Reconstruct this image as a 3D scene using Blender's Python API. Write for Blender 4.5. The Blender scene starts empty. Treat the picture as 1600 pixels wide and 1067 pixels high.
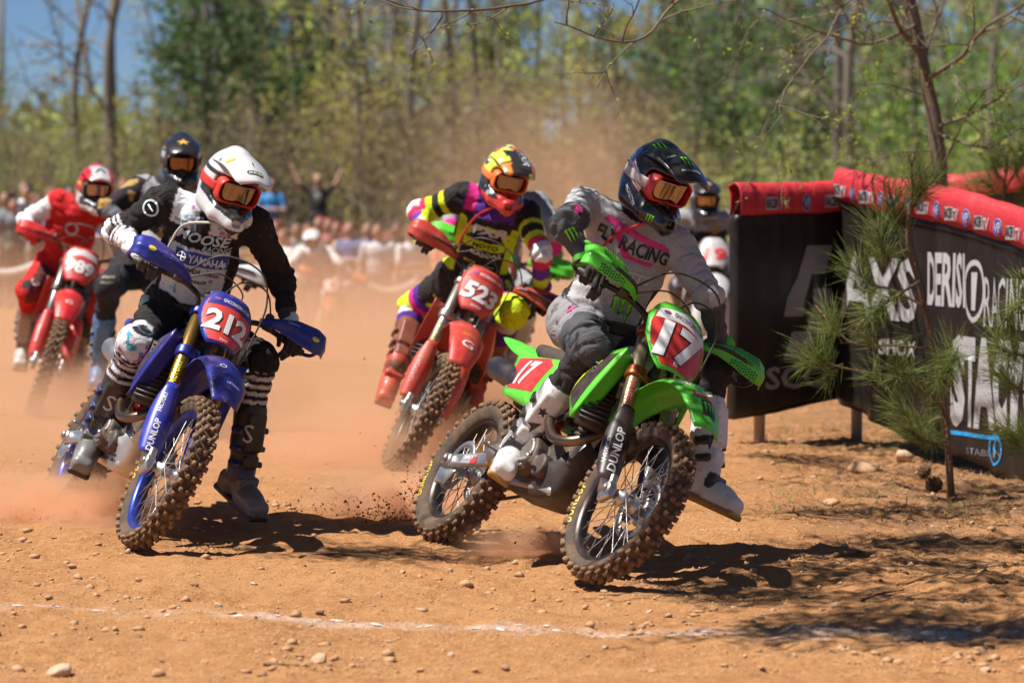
import bpy, bmesh, math, random
import numpy as np
from mathutils import Vector, Matrix
from mathutils.bvhtree import BVHTree

random.seed(7); np.random.seed(7)
SC = bpy.context.scene
COL = SC.collection
PI = math.pi

# ------------------------------------------------------------------ camera
FPX, CAMH, YH = 5000.0, 1.48, 295.6          # focal length in photo pixels, lens height, horizon row
PITCH = math.atan((533.5-YH)/FPX)
cam_d = bpy.data.cameras.new('camera'); cam = bpy.data.objects.new('camera', cam_d); COL.objects.link(cam)
cam.location = (0, 0, CAMH); cam.rotation_euler = (PI/2-PITCH, 0, 0)
cam_d.sensor_width = 36; cam_d.lens = FPX/1600*36
cam_d.clip_start = 0.1; cam_d.clip_end = 2000
cam_d.dof.use_dof = True; cam_d.dof.focus_distance = 13.0; cam_d.dof.aperture_fstop = 3.2
SC.camera = cam
SC.cycles.volume_bounces = 5; SC.cycles.max_bounces = 10; SC.cycles.volume_step_rate = 1.6
SC.render.resolution_x = 1024; SC.render.resolution_y = 682

# ------------------------------------------------------------------ sky and sun
SUNV = Vector((-0.42, -0.12, 0.90)).normalized()      # towards the sun
el = math.asin(SUNV.z); az = math.atan2(SUNV.x, SUNV.y)
wd = bpy.data.worlds.new('World'); SC.world = wd; wd.use_nodes = True
nt = wd.node_tree; bg = nt.nodes['Background']
sky = nt.nodes.new('ShaderNodeTexSky'); sky.sky_type = 'NISHITA'; sky.sun_disc = False
sky.sun_elevation = el; sky.sun_rotation = az; sky.altitude = 5200; sky.air_density = 1.0; sky.dust_density = 0.0; sky.ozone_density = 6.5
nt.links.new(sky.outputs[0], bg.inputs[0]); bg.inputs[1].default_value = 0.052
sl = bpy.data.lights.new('sun', 'SUN'); sl.energy = 5.0; sl.angle = math.radians(0.53); sl.color = (1, .955, .89)
so = bpy.data.objects.new('sun', sl); COL.objects.link(so); so.location = (-4, 8, 12)
so.rotation_euler = SUNV.to_track_quat('Z', 'Y').to_euler()
SC.view_settings.view_transform = 'Standard'; SC.view_settings.look = 'None'
SC.view_settings.exposure = 0.62; SC.view_settings.gamma = 1.0
try: SC.view_settings.use_curve_mapping = False
except Exception: pass

# ------------------------------------------------------------------ numeric helpers
def A3(*v): return np.array(v, dtype=float)
def nrm(v): v = np.asarray(v, float); return v/(np.linalg.norm(v)+1e-12)
def sstep(a, b, x):
    t = np.clip((x-a)/(b-a), 0, 1); return t*t*(3-2*t)
def _h(ix, iy, iz):
    n = (ix.astype(np.int64)*374761393 + iy.astype(np.int64)*668265263 + iz.astype(np.int64)*2147483647) & 0x7fffffff
    n = ((n ^ (n >> 13))*1274126177) & 0x7fffffff
    n = ((n ^ (n >> 16))*1911520717) & 0x7fffffff
    return ((n ^ (n >> 11)) & 0xffff)/65535.0
def vnoise(x, y, z=None):
    x = np.asarray(x, float); y = np.asarray(y, float); z = np.zeros_like(x) if z is None else np.asarray(z, float)
    ix, iy, iz = np.floor(x), np.floor(y), np.floor(z)
    fx, fy, fz = x-ix, y-iy, z-iz
    fx, fy, fz = fx*fx*(3-2*fx), fy*fy*(3-2*fy), fz*fz*(3-2*fz)
    r = 0
    for dx in (0, 1):
        for dy in (0, 1):
            for dz in (0, 1):
                w = (fx if dx else 1-fx)*(fy if dy else 1-fy)*(fz if dz else 1-fz)
                r = r + w*_h(ix+dx, iy+dy, iz+dz)
    return r*2-1
def ray(px, py, Y):
    """point on the ray through photo pixel (px,py) whose horizontal distance is Y"""
    c, s = math.cos(PITCH), math.sin(PITCH)
    a = (px-800)/FPX; b = (533.5-py)/FPX
    d = A3(a, c+b*s, b*c-s)
    return A3(0, 0, CAMH)+d*(Y/d[1])
def ray_sphere(px, py, C, L, near=True):
    """depth on the pixel ray at bone length L from joint C"""
    Ys = np.linspace(C[1]-L*1.3, C[1]+L*1.3, 1201)
    P = np.array([ray(px, py, y) for y in (Ys[0], Ys[-1])])
    P = P[0][None]+(P[1]-P[0])[None]*np.linspace(0, 1, 1201)[:, None]
    e = np.linalg.norm(P-C, axis=1)-L
    sg = np.where(np.sign(e[1:]) != np.sign(e[:-1]))[0]
    if len(sg) == 0: return P[np.argmin(np.abs(e))]
    return P[sg[0] if near else sg[-1]]

# ------------------------------------------------------------------ materials
def lin(r, g, b):
    f = lambda c: c/12.92 if c <= .04045 else ((c+.055)/1.055)**2.4
    return (f(r/255), f(g/255), f(b/255))
DUST = (0.42, 0.235, 0.115)
MATS = {}
def M(name, rgb=(.5, .5, .5), rough=.45, metal=0., dust=.0, bump=0., bscale=40., vcol=False, coat=0., spec=.5, sheen=0., dscale=9., aniso=None, trans=0., mud=0., folds=0.):
    if name in MATS: return MATS[name]
    m = bpy.data.materials.new(name); m.use_nodes = True; t = m.node_tree; b = t.nodes['Principled BSDF']
    b.inputs['Roughness'].default_value = rough; b.inputs['Metallic'].default_value = metal
    b.inputs['Specular IOR Level'].default_value = spec
    if coat: b.inputs['Coat Weight'].default_value = coat; b.inputs['Coat Roughness'].default_value = .08
    if sheen: b.inputs['Sheen Weight'].default_value = sheen
    if vcol:
        a = t.nodes.new('ShaderNodeAttribute'); a.attribute_name = 'Col'; src = a.outputs['Color']
    else:
        a = t.nodes.new('ShaderNodeRGB'); a.outputs[0].default_value = (*rgb, 1); src = a.outputs[0]
    tc = t.nodes.new('ShaderNodeTexCoord')
    if dust > 0:
        n1 = t.nodes.new('ShaderNodeTexNoise'); n1.inputs['Scale'].default_value = dscale; n1.inputs['Detail'].default_value = 8; n1.inputs['Roughness'].default_value = .68
        t.links.new(tc.outputs['Object'], n1.inputs['Vector'])
        r = t.nodes.new('ShaderNodeMapRange'); r.inputs[1].default_value = .40; r.inputs[2].default_value = .78; r.inputs[3].default_value = dust*.25; r.inputs[4].default_value = min(1, dust*1.5)
        t.links.new(n1.outputs[0], r.inputs[0])
        mx = t.nodes.new('ShaderNodeMixRGB'); mx.inputs[2].default_value = (*DUST, 1)
        t.links.new(r.outputs[0], mx.inputs[0]); t.links.new(src, mx.inputs[1]); src = mx.outputs[0]
        mr = t.nodes.new('ShaderNodeMath'); mr.operation = 'MULTIPLY_ADD'; mr.inputs[1].default_value = .6; mr.inputs[2].default_value = rough
        t.links.new(r.outputs[0], mr.inputs[0]); t.links.new(mr.outputs[0], b.inputs['Roughness'])
    if mud > 0:      # dried spatter
        n3 = t.nodes.new('ShaderNodeTexNoise'); n3.inputs['Scale'].default_value = 55; n3.inputs['Detail'].default_value = 5; n3.inputs['Roughness'].default_value = .6; t.links.new(tc.outputs['Object'], n3.inputs['Vector'])
        n4 = t.nodes.new('ShaderNodeTexNoise'); n4.inputs['Scale'].default_value = 5; n4.inputs['Detail'].default_value = 3; t.links.new(tc.outputs['Object'], n4.inputs['Vector'])
        ad = t.nodes.new('ShaderNodeMath'); ad.operation = 'MULTIPLY_ADD'; ad.inputs[1].default_value = .35; t.links.new(n4.outputs[0], ad.inputs[0]); t.links.new(n3.outputs[0], ad.inputs[2])
        r3 = t.nodes.new('ShaderNodeMapRange'); r3.inputs[1].default_value = .79; r3.inputs[2].default_value = .84; r3.inputs[4].default_value = mud; t.links.new(ad.outputs[0], r3.inputs[0])
        m3 = t.nodes.new('ShaderNodeMixRGB'); m3.inputs[2].default_value = (.23, .12, .058, 1); t.links.new(r3.outputs[0], m3.inputs[0]); t.links.new(src, m3.inputs[1]); src = m3.outputs[0]
    t.links.new(src, b.inputs['Base Color'])
    if bump > 0:
        n2 = t.nodes.new('ShaderNodeTexNoise'); n2.inputs['Scale'].default_value = bscale; n2.inputs['Detail'].default_value = 4
        if aniso:
            mp = t.nodes.new('ShaderNodeMapping'); mp.inputs['Scale'].default_value = aniso
            t.links.new(tc.outputs['Object'], mp.inputs[0]); t.links.new(mp.outputs[0], n2.inputs['Vector'])
        else: t.links.new(tc.outputs['Object'], n2.inputs['Vector'])
        bp = t.nodes.new('ShaderNodeBump'); bp.inputs['Strength'].default_value = bump; bp.inputs['Distance'].default_value = .01
        if folds:
            n5 = t.nodes.new('ShaderNodeTexNoise'); n5.inputs['Scale'].default_value = 11; n5.inputs['Detail'].default_value = 3; n5.inputs['Distortion'].default_value = 1.4; t.links.new(tc.outputs['Object'], n5.inputs['Vector'])
            s5 = t.nodes.new('ShaderNodeMath'); s5.operation = 'SUBTRACT'; s5.inputs[1].default_value = .5; t.links.new(n5.outputs[0], s5.inputs[0]); a5 = t.nodes.new('ShaderNodeMath'); a5.operation = 'ABSOLUTE'; t.links.new(s5.outputs[0], a5.inputs[0])
            p5 = t.nodes.new('ShaderNodeMapRange'); p5.inputs[1].default_value = 0; p5.inputs[2].default_value = .16; t.links.new(a5.outputs[0], p5.inputs[0])
            b5 = t.nodes.new('ShaderNodeBump'); b5.inputs['Strength'].default_value = folds; b5.inputs['Distance'].default_value = .012; t.links.new(p5.outputs[0], b5.inputs['Height']); t.links.new(b5.outputs[0], bp.inputs['Normal'])
        t.links.new(n2.outputs[0], bp.inputs['Height']); t.links.new(bp.outputs[0], b.inputs['Normal'])
    if trans:
        tr = t.nodes.new('ShaderNodeBsdfTranslucent'); t.links.new(src, tr.inputs[0])
        ms = t.nodes.new('ShaderNodeMixShader'); ms.inputs[0].default_value = trans
        t.links.new(b.outputs[0], ms.inputs[1]); t.links.new(tr.outputs[0], ms.inputs[2])
        t.links.new(ms.outputs[0], t.nodes['Material Output'].inputs['Surface'])
    MATS[name] = m
    return m

# ------------------------------------------------------------------ mesh helpers
def mk(name, geo, mat, parent=None, smooth=True, col=None, loc=None, mtx=None):
    """geo = (V, list of face arrays) -> one mesh object"""
    V, Fs = geo
    V = np.asarray(V, dtype=np.float32)
    if not isinstance(Fs, (list, tuple)): Fs = [Fs]
    me = bpy.data.meshes.new(name)
    Fs = [np.asarray(f, dtype=np.int32) for f in Fs if len(f)]
    tot = sum(len(f) for f in Fs); lps = sum(f.size for f in Fs)
    me.vertices.add(len(V)); me.vertices.foreach_set('co', V.ravel())
    me.loops.add(lps); me.polygons.add(tot)
    li = np.concatenate([f.ravel() for f in Fs]) if Fs else np.zeros(0, np.int32)
    ls = []; c = 0
    for f in Fs:
        ls.append(c+np.arange(len(f))*f.shape[1]); c += f.size
    me.loops.foreach_set('vertex_index', li)
    me.polygons.foreach_set('loop_start', np.concatenate(ls).astype(np.int32) if ls else [])
    me.update(calc_edges=True); me.validate()
    if smooth: me.polygons.foreach_set('use_smooth', np.ones(len(me.polygons), dtype=bool))
    if col is not None:
        at = me.color_attributes.new('Col', 'FLOAT_COLOR', 'POINT')
        c4 = np.ones((len(V), 4), np.float32); c4[:, :3] = col; at.data.foreach_set('color', c4.ravel())
    if mat is not None: me.materials.append(mat)
    o = bpy.data.objects.new(name, me); COL.objects.link(o)
    if parent is not None: o.parent = parent
    if loc is not None: o.location = loc
    if mtx is not None: o.matrix_local = Matrix(mtx)
    return o
def sharp(o, deg=35):
    me = o.data
    try: me.set_sharp_from_angle(angle=math.radians(deg))
    except Exception: pass
    return o
def empty(name, loc=(0, 0, 0), mtx=None):
    o = bpy.data.objects.new(name, None); COL.objects.link(o); o.empty_display_size = .1
    if mtx is not None: o.matrix_world = Matrix(mtx)
    else: o.location = loc
    return o
def tag(o, label, cat, group=None, kind=None):
    if label: o['label'] = label
    if cat: o['category'] = cat
    if group: o['group'] = group
    if kind: o['kind'] = kind
    return o
def join(*gs):
    V = []; F3 = []; F4 = []; n = 0
    for v, fs in gs:
        if not isinstance(fs, (list, tuple)): fs = [fs]
        for f in fs:
            f = np.asarray(f)
            if len(f) == 0: continue
            (F3 if f.shape[1] == 3 else F4).append(f+n)
        V.append(np.asarray(v)); n += len(v)
    return np.concatenate(V), [np.concatenate(x) for x in (F3, F4) if x]
def xf(g, mtx):
    m = np.asarray(mtx, float); return (np.asarray(g[0])@m[:3, :3].T+m[:3, 3], g[1])
def mtx3(R, t=(0, 0, 0)):
    m = np.eye(4); m[:3, :3] = R; m[:3, 3] = t; return m
def rotm(axis, a):
    axis = nrm(axis); K = np.array([[0, -axis[2], axis[1]], [axis[2], 0, -axis[0]], [-axis[1], axis[0], 0]])
    return np.eye(3)+math.sin(a)*K+(1-math.cos(a))*K@K
def frame(fwd, up=(0, 0, 1)):
    """columns: x = fwd, y = left, z = up"""
    f = nrm(fwd); l = nrm(np.cross(up, f)); return np.stack([f, l, np.cross(f, l)], 1)
def box(c, h, R=None):
    s = np.array([[-1, -1, -1], [1, -1, -1], [1, 1, -1], [-1, 1, -1], [-1, -1, 1], [1, -1, 1], [1, 1, 1], [-1, 1, 1]], float)*np.asarray(h)
    if R is not None: s = s@np.asarray(R).T
    return s+np.asarray(c), [np.array([[0, 3, 2, 1], [4, 5, 6, 7], [0, 1, 5, 4], [1, 2, 6, 5], [2, 3, 7, 6], [3, 0, 4, 7]])]
def spline(P, n, closed=False):
    """Catmull-Rom resample"""
    P = np.asarray(P, float)
    if len(P) == 2: return P[0]+(P[1]-P[0])*np.linspace(0, 1, n)[:, None]
    Q = np.concatenate([[2*P[0]-P[1]], P, [2*P[-1]-P[-2]]])
    out = []
    for s in np.linspace(0, len(P)-1, n):
        i = min(int(s), len(P)-2); t = s-i; a, b, c, d = Q[i:i+4]
        out.append(.5*((2*b)+(c-a)*t+(2*a-5*b+4*c-d)*t*t+(3*b-a-3*c+d)*t**3))
    return np.array(out)
def tube(P, r, seg=10, caps=True):
    P = np.asarray(P, float); n = len(P); r = np.broadcast_to(np.asarray(r, float), (n,))
    T = np.gradient(P, axis=0); T /= np.linalg.norm(T, axis=1)[:, None]+1e-12
    up = A3(0, 0, 1) if abs(T[0][2]) < .9 else A3(1, 0, 0)
    N = nrm(np.cross(T[0], up)); rings = []
    a = np.linspace(0, 2*PI, seg, endpoint=False)
    for i in range(n):
        N = nrm(N-T[i]*np.dot(N, T[i])); B = np.cross(T[i], N)
        rings.append(P[i]+r[i]*(np.cos(a)[:, None]*N+np.sin(a)[:, None]*B))
    V = np.concatenate(rings); i, j = np.meshgrid(np.arange(n-1), np.arange(seg), indexing='ij'); j2 = (j+1) % seg
    F = np.stack([i*seg+j, i*seg+j2, (i+1)*seg+j2, (i+1)*seg+j], -1).reshape(-1, 4)
    fs = [F]
    if caps:
        V = np.concatenate([V, P[:1], P[-1:]]); c0, c1 = n*seg, n*seg+1; k = np.arange(seg); k2 = (k+1) % seg
        fs.append(np.concatenate([np.stack([np.full(seg, c0), k2, k], 1), np.stack([np.full(seg, c1), (n-1)*seg+k, (n-1)*seg+k2], 1)]))
    return V, fs
def sheet(G, th):
    """grid of points (m,n,3) -> closed shell of thickness th"""
    G = np.asarray(G, float); m, n, _ = G.shape
    du = np.gradient(G, axis=0); dv = np.gradient(G, axis=1); N = np.cross(du, dv); N /= np.linalg.norm(N, axis=2)[..., None]+1e-12
    V = np.concatenate([(G+N*th/2).reshape(-1, 3), (G-N*th/2).reshape(-1, 3)]); o = m*n
    i, j = np.meshgrid(np.arange(m-1), np.arange(n-1), indexing='ij')
    a = i*n+j; b = (i+1)*n+j; c = (i+1)*n+j+1; d = i*n+j+1
    F = [np.stack([a, b, c, d], -1).reshape(-1, 4), np.stack([a+o, d+o, c+o, b+o], -1).reshape(-1, 4)]
    rim = np.concatenate([np.arange(n), np.arange(1, m)*n+n-1, (m-1)*n+np.arange(n-2, -1, -1), np.arange(m-2, 0, -1)*n])
    r2 = np.roll(rim, -1)
    F.append(np.stack([rim, r2, r2+o, rim+o], 1))
    return V, [np.concatenate(F)]
def lathe(prof, seg=48, axis='y', closed=True):
    """prof: (radius, along) list, revolved about the y axis"""
    prof = np.asarray(prof, float); n = len(prof); a = np.linspace(0, 2*PI, seg, endpoint=False)
    V = np.stack([prof[None, :, 0]*np.cos(a)[:, None], np.broadcast_to(prof[None, :, 1], (seg, n)), prof[None, :, 0]*np.sin(a)[:, None]], -1).reshape(-1, 3)
    i, j = np.meshgrid(np.arange(seg), np.arange(n if closed else n-1), indexing='ij'); i2 = (i+1) % seg; j2 = (j+1) % n
    return V, [np.stack([i*n+j, i*n+j2, i2*n+j2, i2*n+j], -1).reshape(-1, 4)]
def ngon2tri(poly):
    """2-D polygon -> (V2, tris)"""
    bm = bmesh.new(); vs = [bm.verts.new((p[0], p[1], 0)) for p in poly]; bm.faces.new(vs)
    bmesh.ops.triangulate(bm, faces=bm.faces[:]); bm.verts.index_update()
    V = np.array([v.co[:2] for v in bm.verts]); F = np.array([[v.index for v in f.verts] for f in bm.faces]); bm.free()
    return V, F

# ------------------------------------------------------------------ implicit shapes -> smooth meshes
class Cap:
    def __init__(s, a, b, ra, rb=None, lab=''):
        s.a, s.b, s.ra, s.rb, s.lab = A3(*a), A3(*b), ra, ra if rb is None else rb, lab
        R = max(s.ra, s.rb); s.lo = np.minimum(s.a, s.b)-R; s.hi = np.maximum(s.a, s.b)+R
    def t(s, P):
        ab = s.b-s.a; return np.clip(((P-s.a)@ab)/(ab@ab+1e-12), 0, 1)
    def d(s, P):
        t = s.t(P); return np.linalg.norm(P-s.a-t[..., None]*(s.b-s.a), axis=-1)-(s.ra+t*(s.rb-s.ra))
class Ell:
    def __init__(s, c, r, R=None, lab=''):
        s.c, s.r, s.R, s.lab = A3(*c), A3(*r), (np.eye(3) if R is None else np.asarray(R)), lab
        e = np.sqrt(((s.R*s.r)**2).sum(1)); s.lo, s.hi = s.c-e, s.c+e
    def t(s, P): return np.zeros(P.shape[:-1])
    def d(s, P):
        q = (P-s.c)@s.R; k0 = np.linalg.norm(q/s.r, axis=-1); k1 = np.linalg.norm(q/s.r**2, axis=-1)
        return k0*(k0-1)/(k1+1e-9)
class Box:
    def __init__(s, c, h, R=None, rd=.01, lab=''):
        s.c, s.h, s.R, s.rd, s.lab = A3(*c), A3(*h), (np.eye(3) if R is None else np.asarray(R)), rd, lab
        e = (np.abs(s.R)*s.h).sum(1); s.lo, s.hi = s.c-e, s.c+e
    def t(s, P): return np.zeros(P.shape[:-1])
    def d(s, P):
        q = np.abs((P-s.c)@s.R)-(s.h-s.rd)
        return np.linalg.norm(np.maximum(q, 0), axis=-1)+np.minimum(q.max(-1), 0)-s.rd
class Cyl:
    def __init__(s, a, b, r, rd=.004, lab=''):
        s.a, s.b, s.r, s.rd, s.lab = A3(*a), A3(*b), r, rd, lab
        s.lo = np.minimum(s.a, s.b)-r; s.hi = np.maximum(s.a, s.b)+r
    def t(s, P): return np.zeros(P.shape[:-1])
    def d(s, P):
        ab = s.b-s.a; L = np.linalg.norm(ab); u = ab/L; m = (s.a+s.b)/2; q = P-m; h = np.abs(q@u)-L/2+s.rd
        w = np.linalg.norm(q-(q@u)[..., None]*u, axis=-1)-s.r+s.rd
        dd = np.stack([h, w], -1); return np.linalg.norm(np.maximum(dd, 0), axis=-1)+np.minimum(dd.max(-1), 0)-s.rd
class Field:
    def __init__(s, res): s.res = res; s.ops = []
    def add(s, p, k=.02): s.ops.append((p, k, 1)); return s
    def sub(s, p, k=.01): s.ops.append((p, k, -1)); return s
    def mesh(s, disp=None):
        r = s.res; lo = np.min([p.lo for p, k, g in s.ops if g > 0], 0)-4*r; hi = np.max([p.hi for p, k, g in s.ops if g > 0], 0)+4*r
        n = np.ceil((hi-lo)/r).astype(int)+1; F = np.full(n, .25, np.float32)
        ax = [lo[i]+r*np.arange(n[i]) for i in range(3)]
        for p, k, g in s.ops:
            m = k+4*r; i0 = np.clip(np.floor((p.lo-m-lo)/r).astype(int), 0, n-1); i1 = np.clip(np.ceil((p.hi+m-lo)/r).astype(int)+1, 1, n)
            if np.any(i1 <= i0): continue
            X = np.stack(np.meshgrid(*[ax[i][i0[i]:i1[i]] for i in range(3)], indexing='ij'), -1)
            sl_ = tuple(slice(i0[i], i1[i]) for i in range(3)); a = F[sl_]; b = p.d(X).astype(np.float32)
            if g > 0: h = np.maximum(k-np.abs(a-b), 0)/k; F[sl_] = np.minimum(a, b)-h*h*k*.25
            else: b = -b; h = np.maximum(k-np.abs(a-b), 0)/k; F[sl_] = np.maximum(a, b)+h*h*k*.25
        return nets(F, lo, r)
    def ids(s, V):
        """nearest labelled shape per vertex, and its parameter"""
        best = np.full(len(V), 9.); lab = np.full(len(V), '', dtype='<U12'); T = np.zeros(len(V))
        for p, k, g in s.ops:
            if g < 0 or not p.lab: continue
            d = p.d(V); m = d < best; best[m] = d[m]; lab[m] = p.lab; T[m] = p.t(V)[m]
        return lab, T
def nets(F, lo, r):
    n = np.array(F.shape); S = F < 0
    c = [S[dx:n[0]-1+dx, dy:n[1]-1+dy, dz:n[2]-1+dz] for dx in (0, 1) for dy in (0, 1) for dz in (0, 1)]
    cnt = sum(x.astype(np.int8) for x in c); act = (cnt > 0) & (cnt < 8)
    I = np.argwhere(act); idx = -np.ones(act.shape, np.int64); idx[act] = np.arange(len(I))
    acc = np.zeros((len(I), 3)); num = np.zeros(len(I))
    cor = [A3(dx, dy, dz).astype(int) for dx in (0, 1) for dy in (0, 1) for dz in (0, 1)]
    val = [F[I[:, 0]+q[0], I[:, 1]+q[1], I[:, 2]+q[2]] for q in cor]
    for a in range(8):
        for b in range(a+1, 8):
            if np.abs(cor[a]-cor[b]).sum() != 1: continue
            va, vb = val[a], val[b]; m = (va < 0) != (vb < 0)
            t = np.where(m, va/(va-vb+1e-20), 0)
            acc += np.where(m[:, None], cor[a]+t[:, None]*(cor[b]-cor[a]), 0); num += m
    V = lo+r*(I+acc/num[:, None])
    Q = []
    for ax in range(3):
        o1, o2 = [(1, 2), (2, 0), (0, 1)][ax]
        s0 = [slice(None)]*3; s1 = [slice(None)]*3; s0[ax] = slice(0, -1); s1[ax] = slice(1, None)
        e = np.argwhere(S[tuple(s0)] != S[tuple(s1)])
        e = e[(e[:, o1] > 0) & (e[:, o2] > 0) & (e[:, o1] < n[o1]-1) & (e[:, o2] < n[o2]-1)]
        ins = S[e[:, 0], e[:, 1], e[:, 2]]
        q = []
        for d1, d2 in ((-1, -1), (0, -1), (0, 0), (-1, 0)):
            f = e.copy(); f[:, o1] += d1; f[:, o2] += d2; q.append(idx[f[:, 0], f[:, 1], f[:, 2]])
        q = np.stack(q, 1); q[~ins] = q[~ins][:, ::-1]; Q.append(q)
    return V, [np.concatenate(Q)]
def vnormals(V, F):
    N = np.zeros_like(V)
    f = F[0]; fn = np.cross(V[f[:, 2]]-V[f[:, 0]], V[f[:, 3]]-V[f[:, 1]])
    for i in range(4): np.add.at(N, f[:, i], fn)
    return N/(np.linalg.norm(N, axis=1)[:, None]+1e-12)
def smooth_mesh(V, F, it=2):
    f = F[0]
    for _ in range(it):
        S = np.zeros_like(V); c = np.zeros(len(V))
        for a, b in ((0, 1), (1, 2), (2, 3), (3, 0)):
            np.add.at(S, f[:, a], V[f[:, b]]); np.add.at(c, f[:, a], 1); np.add.at(S, f[:, b], V[f[:, a]]); np.add.at(c, f[:, b], 1)
        V = .5*V+.5*S/c[:, None]
    return V

# ------------------------------------------------------------------ printed marks laid on curved surfaces
_txt = {}
def text2d(s, shear=0., bold=0., space=1.0):
    key = (s, shear, bold, space)
    if key not in _txt:
        cu = bpy.data.curves.new('lettering', 'FONT'); cu.body = s; cu.size = 1; cu.shear = shear; cu.offset = bold; cu.space_character = space
        cu.resolution_u = 2; cu.align_x = 'CENTER'; cu.align_y = 'CENTER'
        o = bpy.data.objects.new('lettering', cu); COL.objects.link(o); bpy.context.view_layer.update()
        me = bpy.data.meshes.new_from_object(o); me.calc_loop_triangles()
        V = np.array([v.co[:2] for v in me.vertices]); T = np.array([t.vertices[:] for t in me.loop_triangles])
        bpy.data.objects.remove(o); bpy.data.meshes.remove(me); bpy.data.curves.remove(cu)
        lo, hi = V.min(0), V.max(0); V = (V-(lo+hi)/2)/(hi-lo)
        _txt[key] = (V, T)
    return _txt[key]
def slices(V2, T, L):
    bm = bmesh.new(); vs = [bm.verts.new((p[0], p[1], 0)) for p in V2]
    for t in T:
        try: bm.faces.new([vs[i] for i in t])
        except ValueError: pass
    lo, hi = np.min(V2, 0), np.max(V2, 0)
    for a in (0, 1):
        n = int((hi[a]-lo[a])/L)
        for k in range(1, n+1):
            co = [0, 0, 0]; no = [0, 0, 0]; co[a] = lo[a]+(hi[a]-lo[a])*k/(n+1); no[a] = 1
            bmesh.ops.bisect_plane(bm, geom=bm.verts[:]+bm.edges[:]+bm.faces[:], plane_co=co, plane_no=no)
    bmesh.ops.triangulate(bm, faces=bm.faces[:]); bm.verts.index_update()
    V = np.array([v.co[:2] for v in bm.verts]); F = np.array([[v.index for v in f.verts] for f in bm.faces]); bm.free()
    return V, F
class Target:
    def __init__(s, *geos):
        V, Fs = join(*geos); polys = []
        for f in Fs: polys += f.tolist()
        s.b = BVHTree.FromPolygons([tuple(v) for v in V.tolist()], polys)
def decal(tg, shape, size, org, right, up, mat, parent, off=.002, L=.03, name='lettering', rot=0., back=.4, depth=.9, **kw):
    """shape: text or list of 2-D polygons in unit box; printed on tg as seen along the view normal = right x up"""
    if isinstance(shape, str): V2, T = text2d(shape, **kw)
    else:
        gs = [ngon2tri(p) for p in shape]; V2 = np.concatenate([g[0] for g in gs]); o = 0; T = []
        for v, f in gs: T.append(f+o); o += len(v)
        T = np.concatenate(T)
    V2 = V2*np.asarray(size); V2, T = slices(V2, T, L)
    if rot: c, s_ = math.cos(rot), math.sin(rot); V2 = V2@np.array([[c, s_], [-s_, c]])
    r = nrm(right); n = nrm(np.cross(r, up)); u = np.cross(n, r)
    P = np.asarray(org)+V2[:, :1]*r+V2[:, 1:]*u+n*back
    out = np.zeros_like(P); ok = np.zeros(len(P), bool)
    for i, p in enumerate(P):
        h = tg.b.ray_cast(Vector(p), Vector(-n), depth)
        if h[0] is not None:
            nn = np.array(h[1]); nn = nn if nn@n > 0 else -nn
            out[i] = np.array(h[0])+(.6*nn+.4*n)*off; ok[i] = True
    T = T[ok[T].all(1)]
    if len(T) == 0: print('decal lost', shape if isinstance(shape, str) else name); return None
    e = np.max([np.linalg.norm(out[T[:, a]]-out[T[:, b]], axis=1) for a, b in ((0, 1), (1, 2), (2, 0))], 0)
    T = T[e < L*3.5+.02]
    use = np.unique(T); mp = -np.ones(len(out), int); mp[use] = np.arange(len(use))
    if len(T) == 0: return None
    return mk(name, (out[use], [mp[T]]), mat, parent, smooth=False)
def rectp(x0, y0, x1, y1): return [(x0, y0), (x1, y0), (x1, y1), (x0, y1)]
def circp(cx, cy, r, n=20, ry=None):
    ry = r if ry is None else ry
    return [(cx+r*math.cos(2*PI*i/n), cy+ry*math.sin(2*PI*i/n)) for i in range(n)]
def ringp(cx, cy, r, w, n=28, ry=None):
    ry = r if ry is None else ry; k = ry/r
    out = []
    for i in range(n):
        a, b = 2*PI*i/n, 2*PI*(i+1)/n
        out.append([(cx+r*math.cos(a), cy+ry*math.sin(a)), (cx+r*math.cos(b), cy+ry*math.sin(b)), (cx+(r-w)*math.cos(b), cy+(r-w)*k*math.sin(b)), (cx+(r-w)*math.cos(a), cy+(r-w)*k*math.sin(a))])
    return out
CLAW = [[(-.5, .42), (-.36, .5), (-.2, .47), (-.28, .3), (-.24, -.02), (-.3, -.34), (-.26, -.5), (-.36, -.3), (-.4, 0), (-.42, .28)],
        [(-.16, .46), (-.02, .5), (.14, .46), (.07, .3), (.1, -.02), (.04, -.3), (.05, -.48), (-.06, -.26), (-.05, 0), (-.08, .28)],
        [(.18, .45), (.34, .5), (.48, .42), (.4, .26), (.44, 0), (.38, -.22), (.4, -.44), (.28, -.22), (.3, 0), (.26, .26)]]
STAR = [[(math.sin(i*PI/5)*(.5 if i % 2 == 0 else .21), math.cos(i*PI/5)*(.5 if i % 2 == 0 else .21)) for i in range(10)]]
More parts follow.
